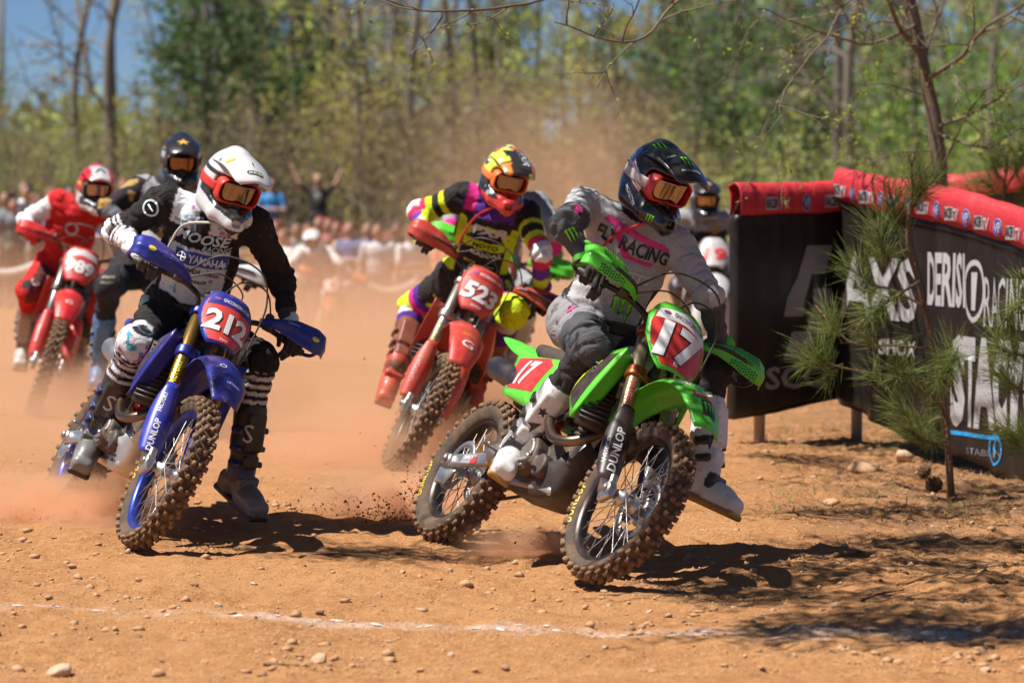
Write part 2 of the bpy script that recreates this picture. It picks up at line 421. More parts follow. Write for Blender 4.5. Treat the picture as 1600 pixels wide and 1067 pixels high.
# ------------------------------------------------------------------ terrain
def ground_base(x, y):
    x = np.asarray(x, float); y = np.asarray(y, float)
    z = -.80*sstep(25, 42, y)+.75*sstep(57, 66, y)+.022*np.maximum(0, y-66)
    bank = sstep(.9, 2.6, x-.06*(y-16))*sstep(13.2, 16.5, y)*(1-sstep(30, 40, y)); z = z-.05*bank
    z = z+.55*sstep(-4.6, -6.5, x)*sstep(38, 48, y)*(1-sstep(56, 62, y))
    z = z+.035*vnoise(x*.55+3, y*.55)*sstep(9, 12, y)*(1+2*sstep(25, 60, y))
    return z
def ground_h(x, y):
    x = np.asarray(x, float); y = np.asarray(y, float)
    near = 1-sstep(24, 34, y)
    z = ground_base(x, y)+near*(.018*vnoise(x*2.3, y*2.0+7)+.011*vnoise(x*6.1+2, y*5.0)+.007*vnoise(x*15, y*13+4))
    right = sstep(.6, 2.2, x-.03*(y-14))
    z = z+near*(1+1.2*right)*(.0048*vnoise(x*34, y*30)+.014*np.maximum(0, vnoise(x*19+40, y*17)-.35))
    # ruts torn by the wheels
    for x0, y0, dx, dy, w, dp in ((-1.0, 11.6, .7, -.7, .16, .02), (-1.6, 12.0, .75, -.6, .10, .022), (.6, 12.3, .8, -.5, .12, .02), (-.4, 12.4, .55, -.8, .07, .02), (-1.95, 13.2, .34, -.94, .09, .02), (-.10, 12.6, .41, -.91, .10, .02), (-.55, 17., -.1, -1, .12, .02)):
        n = np.hypot(dx, dy); s = ((x-x0)*-dy+(y-y0)*dx)/n+.03*vnoise(y*1.7, x*0+x0); z = z-near*dp*np.exp(-(s/w)**2)*(.6+.4*vnoise(x*9, y*9))*sstep(y0-1.2, y0-.2, y)
    return z
def lod_axis(a, b, step, grow, far):
    L = [a];
    while L[-1] < b: L.append(L[-1]+step)
    s = step
    while L[-1] < far: s *= grow; L.append(L[-1]+s)
    return np.array(L)
xp = lod_axis(0, 4.2, .026, 1.16, 260); xs = np.concatenate([-xp[::-1][:-1], xp])
ys = lod_axis(9.3, 20.5, .028, 1.045, 420); ys = np.concatenate([np.linspace(-12, 9.2, 30), ys])
XX, YY = np.meshgrid(xs, ys, indexing='ij'); ZZ = ground_h(XX, YY)
gi, gj = np.meshgrid(np.arange(len(xs)-1), np.arange(len(ys)-1), indexing='ij'); ny = len(ys)
GF = np.stack([gi*ny+gj, (gi+1)*ny+gj, (gi+1)*ny+gj+1, gi*ny+gj+1], -1).reshape(-1, 4)
def ground_material():
    m = bpy.data.materials.new('dirt'); m.use_nodes = True; t = m.node_tree; b = t.nodes['Principled BSDF']; N = t.nodes.new; L = t.links.new
    b.inputs['Roughness'].default_value = .93; b.inputs['Specular IOR Level'].default_value = .25
    tc = N('ShaderNodeNewGeometry'); pos = tc.outputs['Position']
    def noise(sc, det=6, ro=.6, vec=None):
        n = N('ShaderNodeTexNoise'); n.inputs['Scale'].default_value = sc; n.inputs['Detail'].default_value = det; n.inputs['Roughness'].default_value = ro; L(vec or pos, n.inputs['Vector']); return n.outputs[0]
    def ramp(src, stops):
        r = N('ShaderNodeValToRGB'); e = r.color_ramp.elements
        while len(e) < len(stops): e.new(.5)
        for i, (p, c) in enumerate(stops): e[i].position = p; e[i].color = (*c, 1)
        L(src, r.inputs[0]); return r.outputs[0]
    def mix(f, a, c):
        x = N('ShaderNodeMixRGB'); L(f, x.inputs[0])
        for i, v in ((1, a), (2, c)):
            if isinstance(v, tuple): x.inputs[i].default_value = (*v, 1)
            else: L(v, x.inputs[i])
        return x.outputs[0]
    def mrange(src, a, b_, c=0, d=1):
        r = N('ShaderNodeMapRange'); r.inputs[1].default_value = a; r.inputs[2].default_value = b_; r.inputs[3].default_value = c; r.inputs[4].default_value = d; L(src, r.inputs[0]); return r.outputs[0]
    def math_(op, a, c=None):
        x = N('ShaderNodeMath'); x.operation = op
        for i, v in enumerate((a, c)):
            if v is None: continue
            if isinstance(v, (int, float)): x.inputs[i].default_value = v
            else: L(v, x.inputs[i])
        return x.outputs[0]
    c1 = ramp(noise(1.1, 8, .62), [(.30, (.32, .135, .048)), (.50, (.41, .187, .069)), (.70, (.465, .230, .093))])
    c2 = mix(mrange(noise(21, 8, .7), .42, .66), c1, (.51, .262, .110))
    c3 = mix(mrange(noise(64, 6, .75), .56, .72), c2, (.19, .080, .038))
    sx = N('ShaderNodeSeparateXYZ'); L(pos, sx.inputs[0]); x, y, z = sx.outputs
    # pine-needle litter and roots on the bank to the right
    bank = math_('MULTIPLY', mrange(math_('SUBTRACT', x, math_('MULTIPLY', math_('SUBTRACT', y, 14.0), .05)), .95, 1.75), mrange(y, 12.4, 13.8))
    wv = N('ShaderNodeMapping'); wv.inputs['Scale'].default_value = (9, 34, 20); wv.inputs['Rotation'].default_value = (0, 0, .5); L(pos, wv.inputs[0])
    lit = ramp(noise(2.2, 9, .75, wv.outputs[0]), [(.32, (.085, .042, .020)), (.50, (.26, .135, .062)), (.66, (.38, .22, .11))])
    lmask = math_('MULTIPLY', bank, mrange(noise(2.6, 6, .65), .38, .56)); c4 = mix(lmask, c3, lit)
    # beyond the track: leaf litter under the trees
    far = mrange(y, 54, 62); c5 = mix(far, c4, ramp(noise(.5, 6), [(.35, (.10, .07, .035)), (.65, (.17, .12, .055))]))
    # sprayed chalk line across the foreground
    wob = math_('MULTIPLY', math_('SUBTRACT', noise(.55, 3), .5), .34)
    yl = math_('SUBTRACT', y, math_('ADD', math_('MULTIPLY', x, -.19), 10.80)); dl = math_('ABSOLUTE', math_('ADD', yl, wob))
    grit = noise(26, 8, .8); patch = mrange(noise(1.7, 5, .7), .42, .56)
    xg = mrange(x, -.3, 1.7, .45, 1.0)
    chalk = math_('MULTIPLY', math_('MULTIPLY', mrange(dl, .19, .02), mrange(grit, .38, .60)), math_('MULTIPLY', patch, xg))
    c6 = mix(chalk, c5, (.80, .78, .76))
    dl2 = math_('ABSOLUTE', math_('ADD', math_('SUBTRACT', yl, .05), wob))
    org = math_('MULTIPLY', math_('MULTIPLY', mrange(dl2, .045, .01), mrange(noise(31, 6, .8), .46, .60)), math_('MULTIPLY', mrange(noise(1.3, 4), .46, .58), .75))
    c7 = mix(org, c6, (.75, .22, .10))
    L(c7, b.inputs['Base Color'])
    h = math_('ADD', math_('ADD', math_('MULTIPLY', noise(38, 8, .75), .014), math_('MULTIPLY', noise(140, 4, .6), .006)), math_('MULTIPLY', mrange(noise(75, 3, .5), .56, .66), .006)); bp = N('ShaderNodeBump'); bp.inputs['Strength'].default_value = .85; bp.inputs['Distance'].default_value = 1.0
    L(h, bp.inputs['Height']); L(bp.outputs[0], b.inputs['Normal'])
    return m
GM = ground_material()
tag(mk('ground', (np.stack([XX, YY, ZZ], -1).reshape(-1, 3), [GF]), GM), 'orange dirt race track with a faded chalk line', None, kind='structure')

# ------------------------------------------------------------------ stones and clods
def stone_mesh(seed, flat=.6):
    bm = bmesh.new(); bmesh.ops.create_icosphere(bm, subdivisions=2, radius=1)
    V = np.array([v.co[:] for v in bm.verts]); F = np.array([[v.index for v in f.verts] for f in bm.faces]); bm.free(); r = np.random.RandomState(seed)
    for k in range(15):
        n = nrm(r.randn(3)); d = r.uniform(.42, .82); e = V@n-d; V = V-np.maximum(e, 0)[:, None]*n
    V *= 1+.10*vnoise(V[:, 0]*2.2+seed, V[:, 1]*2.2, V[:, 2]*2.2)[:, None]
    V *= np.array([1, r.uniform(.65, .95), flat*r.uniform(.8, 1.15)]); return V, [F]
def stone_mat(name, c0, c1, d):
    m = M(name, c0, .9, dust=d, bump=.6, bscale=3.2, dscale=1.6); return m
SM = [stone_mat('stone_tan', (.46, .28, .16), 0, .4), stone_mat('stone_brown', (.27, .145, .075), 0, .45), stone_mat('stone_pale', (.55, .39, .26), 0, .3)]
SMESH = []
for i in range(9):
    o = mk('stone', stone_mesh(i+3), SM[i % 3], smooth=False); SMESH.append(o.data); bpy.data.objects.remove(o)
def stone(x, y, s, i, label, grp, rz=0., sink=.35):
    o = bpy.data.objects.new('stone', SMESH[i % 9]); COL.objects.link(o)
    o.location = (x, y, float(ground_h(x, y))+s*(.5-sink)*.55); o.scale = (s*.5,)*3; o.rotation_euler = (random.uniform(-.25, .25), random.uniform(-.25, .25), rz)
    return tag(o, label, 'stone', grp)
def ground_at(px, py):
    a, b = ray(px, py, 5), ray(px, py, 60); d = b-a; t = np.linspace(0, 1, 4000); P = a+d*t[:, None]; e = P[:, 2]-ground_h(P[:, 0], P[:, 1]); k = np.argmax(e < 0); return P[k]
big = [(33, 981, 22, 'dark squarish stone just below the left end of the chalk line'), (213, 997, 26, 'upright brown stone casting a shadow below the chalk line'), (339, 948, 20, 'brown stone resting behind the chalk line, left half'), (397, 966, 16, 'orange stone lying on the chalk line'), (500, 960, 20, 'tan wedge stone on the chalk line behind a smaller gap'), (500, 1036, 38, 'flat pale stone near the short twig'), (622, 866, 22, 'dark stone at the end of the thin stick'), (302, 915, 20, 'round tan stone between blue bike and chalk line'), (396, 914, 18, 'tan stone in front of the blue bike shadow'), (727, 917, 34, 'broken pale rock between the two leading bikes'), (983, 983, 26, 'tan stone on the chalk line below the green wheel'), (1432, 998, 27, 'pale stone sitting in the shaded white chalk'), (1178, 893, 20, 'grey stone at the edge of the green bike shadow'), (1116, 955, 20, 'thin flat stone above the chalk line, right half'), (946, 1013, 14, 'reddish clod under the chalk line'), (1350, 738, 66, 'large brown rock beneath the black banner'), (1506, 765, 52, 'flat rock at the foot of the young pine'), (1412, 718, 44, 'dark rock behind the large one under the banner'), (788, 1046, 24, 'pale stone at the near edge of the dirt'), (410, 1056, 28, 'pale flat stone at the near edge, left half'), (95, 1053, 70, 'low wide pale rock half buried at the near edge'), (250, 1057, 34, 'sunken tan rock at the near edge'), (1068, 973, 12, 'tiny tan pebble right of the green wheel'), (200, 866, 18, 'grey pebble in front of the blue rear wheel'), (1300, 790, 34, 'brown rock on the needle bank'), (440, 860, 14, 'small dark clod in the blue bike shadow'), (1540, 1050, 26, 'tan stone in the near right corner'), (700, 985, 14, 'small white dusted stone in the chalk')]
for i, (px, py, w, lb) in enumerate(big):
    p = ground_at(px, py); stone(p[0], p[1], w/FPX*p[1], i*4 if w > 40 else i, lb, None, i*1.3, .42 if w > 40 else .3)
rs = np.random.RandomState(11)
for i in range(230):
    y = 9.9+8.5*rs.rand()**1.7; x = (rs.rand()*2-1)*.172*y; s = (.012+.032*rs.rand()**3)*(.9 if y < 12 else 1.2)
    lab, grp = (('small stone scattered on the dirt nearer than the chalk line', 'stones nearer than the chalk line') if y < 10.8-.19*x else ('small stone scattered on the open dirt beyond the chalk line', 'stones beyond the chalk line')) if x < 1.2 else ('small stone scattered on the dirt below the banners', 'stones below the banners')
    stone(x, y, s, int(rs.randint(9)), lab, grp, rs.rand()*6)
# grit too fine to count
NG = 30000
gy = 9.7+10*rs.rand(NG)**1.7; gx = (rs.rand(NG)*2-1)*.18*gy; keep = vnoise(gx*2.2, gy*1.8)+.55*vnoise(gx*7, gy*6+3)+.5*rs.randn(NG) > -.1; gx, gy = gx[keep], gy[keep]; NG = len(gx)
gsz = (.0028+.0075*rs.rand(NG)**2.6); ga = rs.rand(NG)*6.28
T0 = np.array([[1, 0, 0], [-.5, .87, 0], [-.5, -.87, 0], [.1, .1, .9]]); GV = T0[None]*gsz[:, None, None]*(.6+.8*rs.rand(NG, 4, 1)); ca, sa = np.cos(ga)[:, None], np.sin(ga)[:, None]
GV = np.stack([GV[..., 0]*ca-GV[..., 1]*sa+gx[:, None], GV[..., 0]*sa+GV[..., 1]*ca+gy[:, None], GV[..., 2]+ground_h(gx, gy)[:, None]], -1).reshape(-1, 3)
gf = (np.arange(NG)[:, None, None]*4+np.array([[0, 1, 3], [1, 2, 3], [2, 0, 3]])).reshape(-1, 3)
tag(mk('grit', (GV, [gf]), M('grit', (.36, .185, .075), .95, dust=.5, dscale=3), smooth=False), 'fine crumbs of dirt and gravel over the track', 'gravel', kind='stuff')
# loose pebbles and clods, too many to count
PB, PF, off_ = [], [], 0
bases = [stone_mesh(60+i) for i in range(6)]; icv = []
bmq = bmesh.new(); bmesh.ops.create_icosphere(bmq, subdivisions=1, radius=1); I1 = np.array([v.co[:] for v in bmq.verts]); I1F = np.array([[v.index for v in f.verts] for f in bmq.faces]); bmq.free()
NP_ = 3400; py_ = 9.8+9*rs.rand(NP_)**1.5; px_ = (rs.rand(NP_)*2-1)*.18*py_; sz_ = .005+.021*rs.rand(NP_)**3.2; cl_ = vnoise(px_*1.6+8, py_*1.3)+.5*vnoise(px_*5, py_*4)+.45*rs.randn(NP_) > .0
px_, py_, sz_ = px_[cl_], py_[cl_], sz_[cl_]; zz_ = ground_h(px_, py_)
for k in range(len(px_)):
    V = I1*(.45+.75*rs.rand(12, 1))*sz_[k]*np.array([1.2, .9, .6]); a = rs.rand()*6.28; c_, s_ = math.cos(a), math.sin(a); V[:, :2] = V[:, :2]@np.array([[c_, s_], [-s_, c_]])
    PB.append(V+A3(px_[k], py_[k], zz_[k]+sz_[k]*.2)); PF.append(I1F+k*12)
tag(mk('gravel', (np.concatenate(PB), [np.concatenate(PF)]), M('gravel', (.50, .30, .17), .93, dust=.4, dscale=4), smooth=False), 'loose pebbles and clods strewn over the track', 'gravel', kind='stuff')
# powdery flecks of the chalk line
cv, cf = [], []; nv = 0
for i in range(520):
    x = -2.1+4.2*rs.rand()**.8; dens = float(vnoise(x*1.6+1, 0*x)); 
    if rs.rand() > .22+.5*max(0, dens)+.5*max(0, (x-.6)): continue
    y = 10.80-.19*x+rs.randn()*.05; s = .003+.011*rs.rand()**3; n = 6; a = np.arange(n)*2*PI/n+rs.rand(); rr = s*(.6+.6*rs.rand(n))
    P = np.stack([x+rr*np.cos(a)*1.7, y+rr*np.sin(a), 0*a], 1); P[:, 2] = ground_h(P[:, 0], P[:, 1])+.003; cpt = A3(x, y, float(ground_h(x, y))+.003+s*.18)
    cv.append(np.vstack([P, cpt])); cf.append(np.array([[nv+k, nv+(k+1) % n, nv+n] for k in range(n)])); nv += n+1
tag(mk('chalk_line', (np.concatenate(cv), [np.concatenate(cf)]), M('chalk', (.66, .60, .55), .95, dust=.3, dscale=12)), 'broken white chalk line sprayed across the dirt', 'chalk line', kind='stuff')
def twig(pts, r, label, name='twig', mat=None):
    P = []
    for px, py in pts: p = ground_at(px, py); p[2] = float(ground_h(p[0], p[1]))+r*1.2; P.append(p)
    P = spline(P, 20); c = P[0].copy(); return tag(mk(name, tube(P-c, np.linspace(r, r*.5, 20)*(1+.15*np.random.randn(20)), 7), M('dead_wood', (.16, .095, .055), .9, dust=.4, bump=.4, bscale=120), loc=c), label, 'twig')
twig([(467, 873), (520, 868), (575, 871), (612, 875)], .006, 'thin pale stick lying in front of the bikes')
twig([(412, 1041), (440, 1040), (468, 1043)], .005, 'short dark twig in the near dirt')
twig([(1345, 940), (1380, 930), (1412, 925)], .006, 'reddish twig on the dirt above the shaded chalk')
twig([(1240, 800), (1262, 808), (1330, 815)], .007, 'bent twig on the needle bank')
twig([(1305, 872), (1340, 868), (1352, 870)], .010, 'short broken stick on the bank')
twig([(1415, 915), (1450, 905), (1482, 898)], .006, 'curved root lying in the tree shade')
# ------------------------------------------------------------------ motorcycles
BU = A3(-.454, 0, .891); BN = A3(.891, 0, .454); AX = A3(.74, 0, .345); RX = A3(-.74, 0, .335)
S0 = AX-.054*BN
def st(d, y, n): return AX+d*BU+y*A3(0, 1, 0)+n*BN      # steering-head coordinates
RST = np.stack([BN, A3(0, 1, 0), BU], 1)                  # axes of the steering frame (n, y, d)

def tyre_geo(R, w, rimr):
    hw = w/2; c = R-.016
    prof = [(rimr, -hw*.55), (rimr+.012, -hw*.78), (rimr+.03, -hw*.98), (c-.028, -hw*1.0), (c-.012, -hw*.86), (c-.003, -hw*.5), (c, 0),
            (c-.003, hw*.5), (c-.012, hw*.86), (c-.028, hw*1.0), (rimr+.03, hw*.98), (rimr+.012, hw*.78), (rimr, hw*.55)]
    return lathe(prof, 64)
def knob_geo(R, w, n, seed=1):
    rnd = random.Random(seed); hw = w/2; c = R-.018; gs = []
    def knob(a, y, rad, tilt, tl, wl, h):
        er = A3(math.cos(a), 0, math.sin(a)); et = A3(-math.sin(a), 0, math.cos(a)); ey = A3(0, 1, 0)
        up = nrm(er*math.cos(tilt)+ey*math.sin(tilt)); sd = np.cross(et, up)
        R_ = np.stack([et, sd, up], 1)@rotm((0, 0, 1), rnd.uniform(-.12, .12))
        g = box((0, 0, 0), (tl, wl, h)); V = g[0].copy(); V[V[:, 2] > 0, :2] *= .80
        V *= 1+rnd.uniform(-.08, .08)
        gs.append((V@R_.T+er*rad+ey*y, g[1]))
    for i in range(n):
        a = 2*PI*i/n; b = a+PI/n
        for s in (-1, 1):
            knob(a, s*hw*.27, c+.004, s*.16, .0118, .0095, .0145)
            knob(b, s*hw*.64, c-.002, s*.55, .0118, .0092, .0145)
            knob(a+PI/n*.1, s*hw*.95, c-.012, s*1.05, .0115, .0100, .0125)
    return join(*gs)
def wheel_meshes(R, w, rimr, hubr, seed):
    hw = w*.30
    rim = lathe([(rimr-.020, -hw*.35), (rimr-.016, -hw*.8), (rimr+.004, -hw), (rimr+.010, -hw*1.12), (rimr+.012, -hw*.9), (rimr, 0), (rimr+.012, hw*.9), (rimr+.010, hw*1.12), (rimr+.004, hw), (rimr-.016, hw*.8), (rimr-.020, hw*.35)], 64)
    hub = lathe([(.010, -.060), (.022, -.060), (.024, -.040), (hubr, -.038), (hubr, -.030), (hubr*.62, -.022), (hubr*.55, 0), (hubr*.62, .022), (hubr, .030), (hubr, .038), (.024, .040), (.022, .060), (.010, .060)], 28)
    sp = []
    for i in range(36):
        a = 2*PI*i/36; s = 1 if i % 2 else -1; k = 1 if (i//2) % 2 else -1
        ah = a+k*.95; p0 = A3(hubr*.92*math.cos(ah), s*.034, hubr*.92*math.sin(ah)); p1 = A3((rimr-.016)*math.cos(a), s*.006, (rimr-.016)*math.sin(a))
        sp.append((p0, p1))
    return tyre_geo(R, w, rimr), knob_geo(R, w, 36 if w < .1 else 33, seed), rim, hub, sp
_wheel = {}
def wheel_data(kind):
    if kind not in _wheel:
        _wheel[kind] = wheel_meshes(.345, .088, .268, .036, 3) if kind == 'f' else wheel_meshes(.335, .112, .235, .046, 5)
    return _wheel[kind]

def quad_sheet(c00, c10, c11, c01, bulge=(0, 0, 0), n=9, m=9, th=.004, shape=None):
    u, v = np.meshgrid(np.linspace(0, 1, n), np.linspace(0, 1, m), indexing='ij'); u = u[..., None]; v = v[..., None]
    G = (1-u)*(1-v)*A3(*c00)+u*(1-v)*A3(*c10)+u*v*A3(*c11)+(1-u)*v*A3(*c01)+16*u*(1-u)*v*(1-v)*A3(*bulge)
    return sheet(G, th)
def center_sheet(ctr, hw, drop, th=.004, n=22, m=13, p=2.0, crown=0.):
    """strip along an x-z centre line with half widths hw and edges dropped"""
    C = spline([(c[0], 0, c[1]) for c in ctr], n); H = np.interp(np.linspace(0, 1, n), np.linspace(0, 1, len(hw)), hw); D = np.interp(np.linspace(0, 1, n), np.linspace(0, 1, len(drop)), drop)
    T = np.gradient(C, axis=0); N = np.stack([-T[:, 2], 0*T[:, 0], T[:, 0]], 1); N /= np.linalg.norm(N, axis=1)[:, None]
    N *= np.where(N[:, 2:3] < 0, -1, 1)
    v = np.linspace(-1, 1, m)
    G = C[:, None]+v[None, :, None]*H[:, None, None]*A3(0, 1, 0)-(np.abs(v)**p)[None, :, None]*D[:, None, None]*N[:, None]+crown*np.exp(-(v/.18)**2)[None, :, None]*N[:, None]
    return sheet(G[:, ::-1], th)

def bike_matrix(X, Y, yaw, roll, z):
    return mtx3(rotm((0, 0, 1), yaw)@rotm((1, 0, 0), roll), (X, Y, z))

def build_bike(cfg, X, Y, yaw, roll, steer, detail=2):
    Rs = rotm(BU, steer); STM = mtx3(Rs, S0-Rs@S0)
    R3 = rotm((0, 0, 1), yaw)@rotm((1, 0, 0), roll)
    tf = xf(xf(tyre_geo(.348, .09, .268), mtx3(np.eye(3), AX)), STM)[0]@R3.T; tr = (tyre_geo(.338, .112, .235)[0]+RX)@R3.T
    cf = tf[np.argmin(tf[:, 2])]; cr = tr[np.argmin(tr[:, 2])]
    zf = ground_h(X+cf[0], Y+cf[1])-cf[2]; zr = ground_h(X+cr[0], Y+cr[1])-cr[2]
    z = .5*(zf+zr)+.008
    BM = bike_matrix(X, Y, yaw, roll, z)
    root = empty('dirt_bike', mtx=BM)
    tag(root, cfg['label'], 'motorcycle', 'dirt bikes racing round the corner')
    main = M('plastic_'+cfg['k'], cfg['main'], .32, dust=cfg.get('dust', .16), coat=.2, bump=.05, bscale=90, mud=.85)
    acc = M('accent_'+cfg['k'], cfg['accent'], .35, dust=cfg.get('dust', .16), coat=.2)
    fork = M('fork_'+cfg['k'], cfg['fork'], .28, metal=.85, dust=.10)
    guard = M('guard_'+cfg['k'], cfg['guard'], .36, dust=cfg.get('dust', .16)*1.2, coat=.1, mud=.8)
    rimm = M('rim_'+cfg['k'], cfg['rim'], .3, metal=.6, dust=.15)
    blk = M('black_plastic', (.012, .012, .013), .45, dust=.12)
    rub = M('tyre_rubber', (.022, .021, .021), .72, dust=.30, bump=.25, bscale=90, dscale=14)
    knb = M('muddy_tread', (.10, .068, .048), .9, dust=.62, bump=.5, bscale=60, dscale=24)
    alu = M('bare_aluminium', (.62, .62, .61), .34, metal=.95, dust=.16, bump=.08, bscale=120)
    stl = M('steel', (.42, .42, .42), .42, metal=1., dust=.12)
    drk = M('dark_casting', (.055, .055, .058), .5, metal=.4, dust=.22, bump=.25, bscale=70)
    brz = M('exhaust_bronze', (.22, .16, .11), .28, metal=.95, dust=.12)
    seatm = M('seat_vinyl', (.016, .016, .017), .7, dust=.22, bump=.3, bscale=220)
    wht = M('print_white', (.82, .82, .82), .45, dust=.10); pblk = M('print_black', (.012, .012, .012), .5, dust=.06)
    pred = M('print_red', (.62, .02, .03), .42, dust=.12); pyel = M('print_yellow', (.85, .60, .02), .45, dust=.08)
    clampm = M('clamp_'+cfg['k'], cfg['clamp'], .35, metal=.7, dust=.15)
    S = lambda g: xf(g, STM)
    P = lambda name, g, m, par=root, **k: mk(name, g, m, par, **k)
    T = {}
    # wheels
    for kind, ctr, steered in (('f', AX, 1), ('r', RX, 0)):
        ty, kn, rim, hub, sp = wheel_data(kind)
        wm = mtx3(np.eye(3), ctr); wm = STM@wm if steered else wm
        spin = mtx3(rotm((0, 1, 0), cfg.get('spin', .3)+ctr[0]))
        wo = P('wheel', rim, rimm, mtx=wm@spin)
        def shared(nm, g, m, par, sm=True):
            key = (nm, kind)
            o = mk(nm, g, m, par, smooth=sm); return o
        t_ = shared('tyre', ty, rub, wo); shared('tread_knobs', kn, knb, wo, False); shared('hub', hub, alu, wo)
        if detail >= 2:
            sg = tube([(0, 0, 0), (0, 0, 1)], [1, 1], 6); s0 = None
            for p0, p1 in sp:
                L = np.linalg.norm(p1-p0); Rz = frame(np.cross((p1-p0)/L, (.3, .9, .2)), (p1-p0)/L)
                mm = mtx3(Rz*np.array([.0019, .0019, L]), p0)
                if s0 is None: s0 = mk('spoke', sg, stl, wo, mtx=mm); nip = tube([(0, 0, .93), (0, 0, 1.)], [1.9, 1.9], 6)
                else:
                    o = s0.copy(); COL.objects.link(o); o.parent = wo; o.matrix_local = Matrix(mm)
        else:
            mk('spokes', join(*[tube([a, b], .0019, 5) for a, b in sp]), stl, wo)
        # brake disc
        y = .055 if kind == 'f' else -.062; ro = .128 if kind == 'f' else .118
        disc = lathe([(ro, y-.0015), (ro, y+.0015), (ro-.032, y+.0015), (ro-.032, y-.0015)], 40)
        arms = join(*[tube([(.03*math.cos(a), y, .03*math.sin(a)), ((ro-.03)*math.cos(a+.4), y, (ro-.03)*math.sin(a+.4))], .004, 6) for a in np.arange(6)*PI/3])
        mk('brake_disc', join(disc, arms), stl, wo)
        if kind == 'r':
            a = np.arange(48)*2*PI/48
            spk = lathe([(.112, .058), (.112, .063), (.085, .063), (.085, .058)], 48)
            mk('sprocket', spk, alu, wo)
        if cfg.get('tyre_text') and detail >= 2:
            R_ = .302 if kind == 'f' else .280; tg = Target(ty)
            for base in cfg['tyre_text'][kind]:
                word = 'DUNLOP'
                for i, ch in enumerate(word):
                    a = base+cfg.get('spin', .3)+ctr[0]-(i-2.5)*.105
                    er = A3(math.cos(a), 0, math.sin(a)); et = A3(math.sin(a), 0, -math.cos(a))
                    c = er*R_
                    decal(tg, ch, (.024, .026), c+A3(0, -.07, 0), -et*-1, er, M('tyre_yellow', (.85, .62, .03), .5, dust=.15), wo, off=.0015, L=.02, back=.1, depth=.3, bold=.02)
    # front fork
    for s in (-1, 1):
        y = s*.098
        P('fork_tube', S(tube([st(.30, y, -.032), st(.34, y, -.032), st(.345, y, -.032), st(.83, y, -.032), st(.835, y, -.032)], [.0285, .0285, .030, .030, .020], 18)), fork)
        P('fork_slider', S(tube([st(.0, y, -.032), st(.36, y, -.032)], .0235, 14)), stl)
        f = Field(.005)
        f.add(Box(st(.015, s*.092, -.018), (.038, .017, .055), RST, .012), .01); f.add(Cyl(st(0, s*.075, 0), st(0, s*.113, 0), .026, .006), .01)
        P('fork_foot', S(f.mesh()), alu)
        P('axle_end', S(tube([st(0, s*.108, 0), st(0, s*.122, 0)], .014, 8)), stl)
        # wrap-round fork guard
        aa = np.linspace(-2.05, 2.05, 15); dd = np.linspace(.035, .385, 16); G = []
        for d in dd:
            k = (d-.035)/.35; rr = .041+.010*math.sin(PI*min(1, k*1.1)); lim = (.9-.55*max(0, (k-.55)/.45)**1.3)*(0.62+.38*min(1, k*6))
            G.append([st(d, y+rr*math.sin(a*lim)*1.05+s*.004, -.032+rr*math.cos(a*lim)*.95) for a in aa])
        gg = sheet(np.array(G), .004); gg = S(gg); P('fork_guard', gg, guard); T['guard', s] = gg
    for nm, d0, hh, x0, x1 in (('lower_clamp', .56, .024, -.085, .0), ('upper_clamp', .765, .018, -.085, .0)):
        f = Field(.006); f.add(Box(st(d0, 0, -.045), (.032, .09, hh*.8), RST, .01), .02)
        for s in (-1, 1): f.add(Cyl(st(d0-hh, s*.098, -.032), st(d0+hh, s*.098, -.032), .041, .006), .02)
        P(nm, S(f.mesh()), clampm)
    P('steering_stem', S(tube([st(.54, 0, -.054), st(.80, 0, -.054)], .024, 12)), drk)
    # mudguard
    fc = [(-.40, .29), (-.335, .39), (-.24, .465), (-.09, .520), (.06, .508), (.18, .445), (.29, .345)]
    gg = center_sheet([(AX[0]+a, AX[2]+b) for a, b in fc], [.05, .062, .078, .098, .10, .09, .058], [.012, .02, .035, .05, .048, .036, .02], th=.005, n=30, p=2.4, crown=.004)
    gg = S(gg); fen = P('front_fender', gg, main); T['fender'] = gg
    # number plate
    ps = cfg.get('plate_s', 1.)
    rows = 15; cols = 13; G = []
    for i in range(rows):
        v = i/(rows-1); d = .731+(v-.5)*.262*ps
        hw = ps*np.interp(v, [0, .12, .45, .72, .9, 1], [.060, .086, .122, .122, .104, .078])
        G.append([st(d+.012*(abs(u)**2)*(v-.6), u*hw, .098-.030*v-.05*abs(u)**2.2*(hw/.12)*(.8 if ps > 1 else 1)) for u in np.linspace(-1, 1, cols)])
    gg = S(sheet(np.array(G), .004)); plate = P('number_plate', gg, main); T['plate'] = gg
    tg = Target(gg); pr = Rs@A3(0, 1, 0); pu = Rs@BU; po = (STM@np.append(st(.73, 0, .05), 1))[:3]
    pbg = M('plate_bg_'+cfg['k'], cfg['plate_bg'], .38, dust=cfg.get('dust', .16), coat=.1, mud=.6)
    hexp = lambda k: [(-.058*k, -.118), (.058*k, -.118), (.105*k, -.04), (.113*k, .03), (.103*k, .082), (.0, .098), (-.103*k, .082), (-.113*k, .03), (-.105*k, -.04)]
